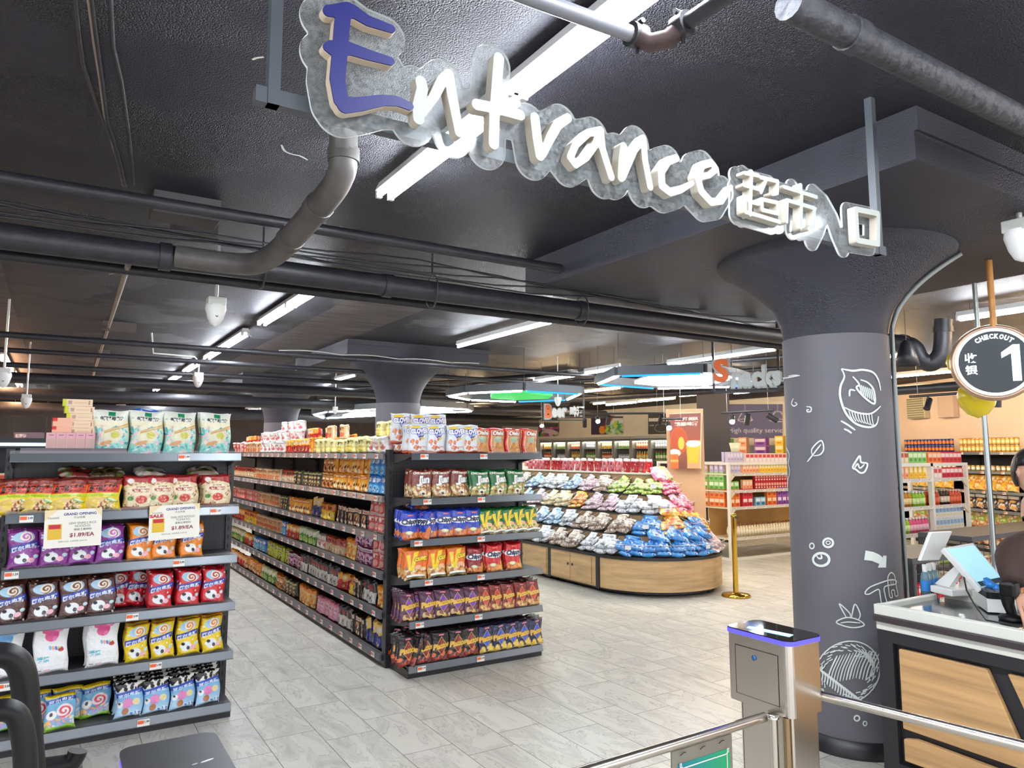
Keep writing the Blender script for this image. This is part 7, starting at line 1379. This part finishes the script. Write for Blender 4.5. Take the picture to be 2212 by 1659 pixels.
# head
hm = MB(); n1, n2 = 28, 22; vs = []
for j in range(n2+1):
    ph = PI*j/n2; z = math.cos(ph)
    for i in range(n1):
        th = 2*PI*i/n1; cx, sx = math.cos(th), math.sin(th); r = math.sin(ph); w = .074*(1-.22*max(0, -z)**1.3); f = .092
        x = cx*r*f; y = sx*r*w; zz_h = z*.118
        if cx > 0: x *= 1-.12*(1-abs(sx)); 
        g = lambda a, b, q, e: math.exp(-((y-a)/q)**2-((zz_h-b)/e)**2)
        if cx > .2: x += .024*g(0, -.02, .012, .022)+.008*g(0, -.055, .022, .01)+.007*g(0, -.095, .02, .015)-.011*(g(.03, .01, .015, .012)+g(-.03, .01, .015, .012))+.004*(g(.03, .028, .02, .007)+g(-.03, .028, .02, .007))
        vs.append(fdir*x+side*y+Vector((0, 0, zz_h)))
fs = [(j*n1+i, j*n1+(i+1) % n1, (j+1)*n1+(i+1) % n1, (j+1)*n1+i) for j in range(n2) for i in range(n1)]
hm.add(vs, fs, 0, True); tilt = Matrix.Rotation(.3, 4, side)
hd = hm.build('head', M_SKIN, per, hc)
for s in (1, -1):
    MB().lathe([(0.001, .011), (.008, .008), (.011, 0), (.008, -.008), (0.001, -.011)], 10).build('eye', mat('eye_dark', '#1a1412', .15), hd, tuple(fdir*.072+side*.029*s+Vector((0, 0, .012))))
    MB().lathe([(0.001, .03), (.014, .02), (.017, 0), (.01, -.022), (0.001, -.03)], 10).build('ear', M_SKIN, hd, tuple(side*.066*s-fdir*.008))
MB().tube([fdir*.083+side*.02+Vector((0, 0, -.062)), fdir*.09+Vector((0, 0, -.06)), fdir*.083-side*.02+Vector((0, 0, -.062))], .004, 6).build('mouth', mat('lips', '#a85a52', .5), hd)
hr = MB(); vs = []
for j in range(n2+1):
    ph = PI*.70*j/n2; z = math.cos(ph)
    for i in range(n1):
        th = 2*PI*i/n1; cx, sx = math.cos(th), math.sin(th); r = math.sin(ph); cut = z
        fx = .106; x = cx*r*fx; y = sx*r*.087; zz_h = z*.132
        if cx > -.12 and zz_h < .055: zz_h = .055-.02*abs(sx); q_ = math.sqrt(max(0, 1-(zz_h/.132)**2)); x = cx*q_*.1; y = sx*q_*.085
        vs.append(fdir*x+side*y+Vector((0, 0, zz_h)))
hr.add(vs, fs, 0, True); hr.build('hair', M_HAIR, hd)
sc_ = Vector((*atz(2188, 1335, CZ).xy, CZ-.01)); t = thing('barcode_scanner', 'black barcode scanner stand on the steel counter top under the jacket sleeve', 'scanner', sc_)
MB().lathe([(0, 0), (.055, 0), (.058, .01), (.05, .02), (.02, .03), (0, .03)], 24).build('base', M_PL, t); MB().tube([(0, 0, .02), (-.01, .01, .07), (-.012, .012, .11)], [.02, .024, .03], 12).build('neck', M_PL, t); MB().box(-.03, -.03, .1, .03, .04, .17).build('head', M_PL, t, None, .012)

o = MB().box(-.27, .03, 0, .27, .09, 2.3).build('wall_partition', mat('tan_board', '#c9a27c', .6), None, Vector((*atd(1480, 950, 11.1).xy, 0))); o.rotation_euler[2] = math.atan2(-(o.location.x), o.location.y); struct(o)
for o in list(COL.objects):
    if o.parent is None and o.get('label') == '': bpy.data.objects.remove(o)

wbd = [o for o in COL.objects if o.name.startswith('welcome_board')][0]
mb = MB()
for dx_ in (-.25, .25): mb = MB().tube([(dx_, 0, .1), (dx_, 0, ZC-wbd.location.z)], .004, 5); mb.build('hanging_wire', M_BLACK, wbd)
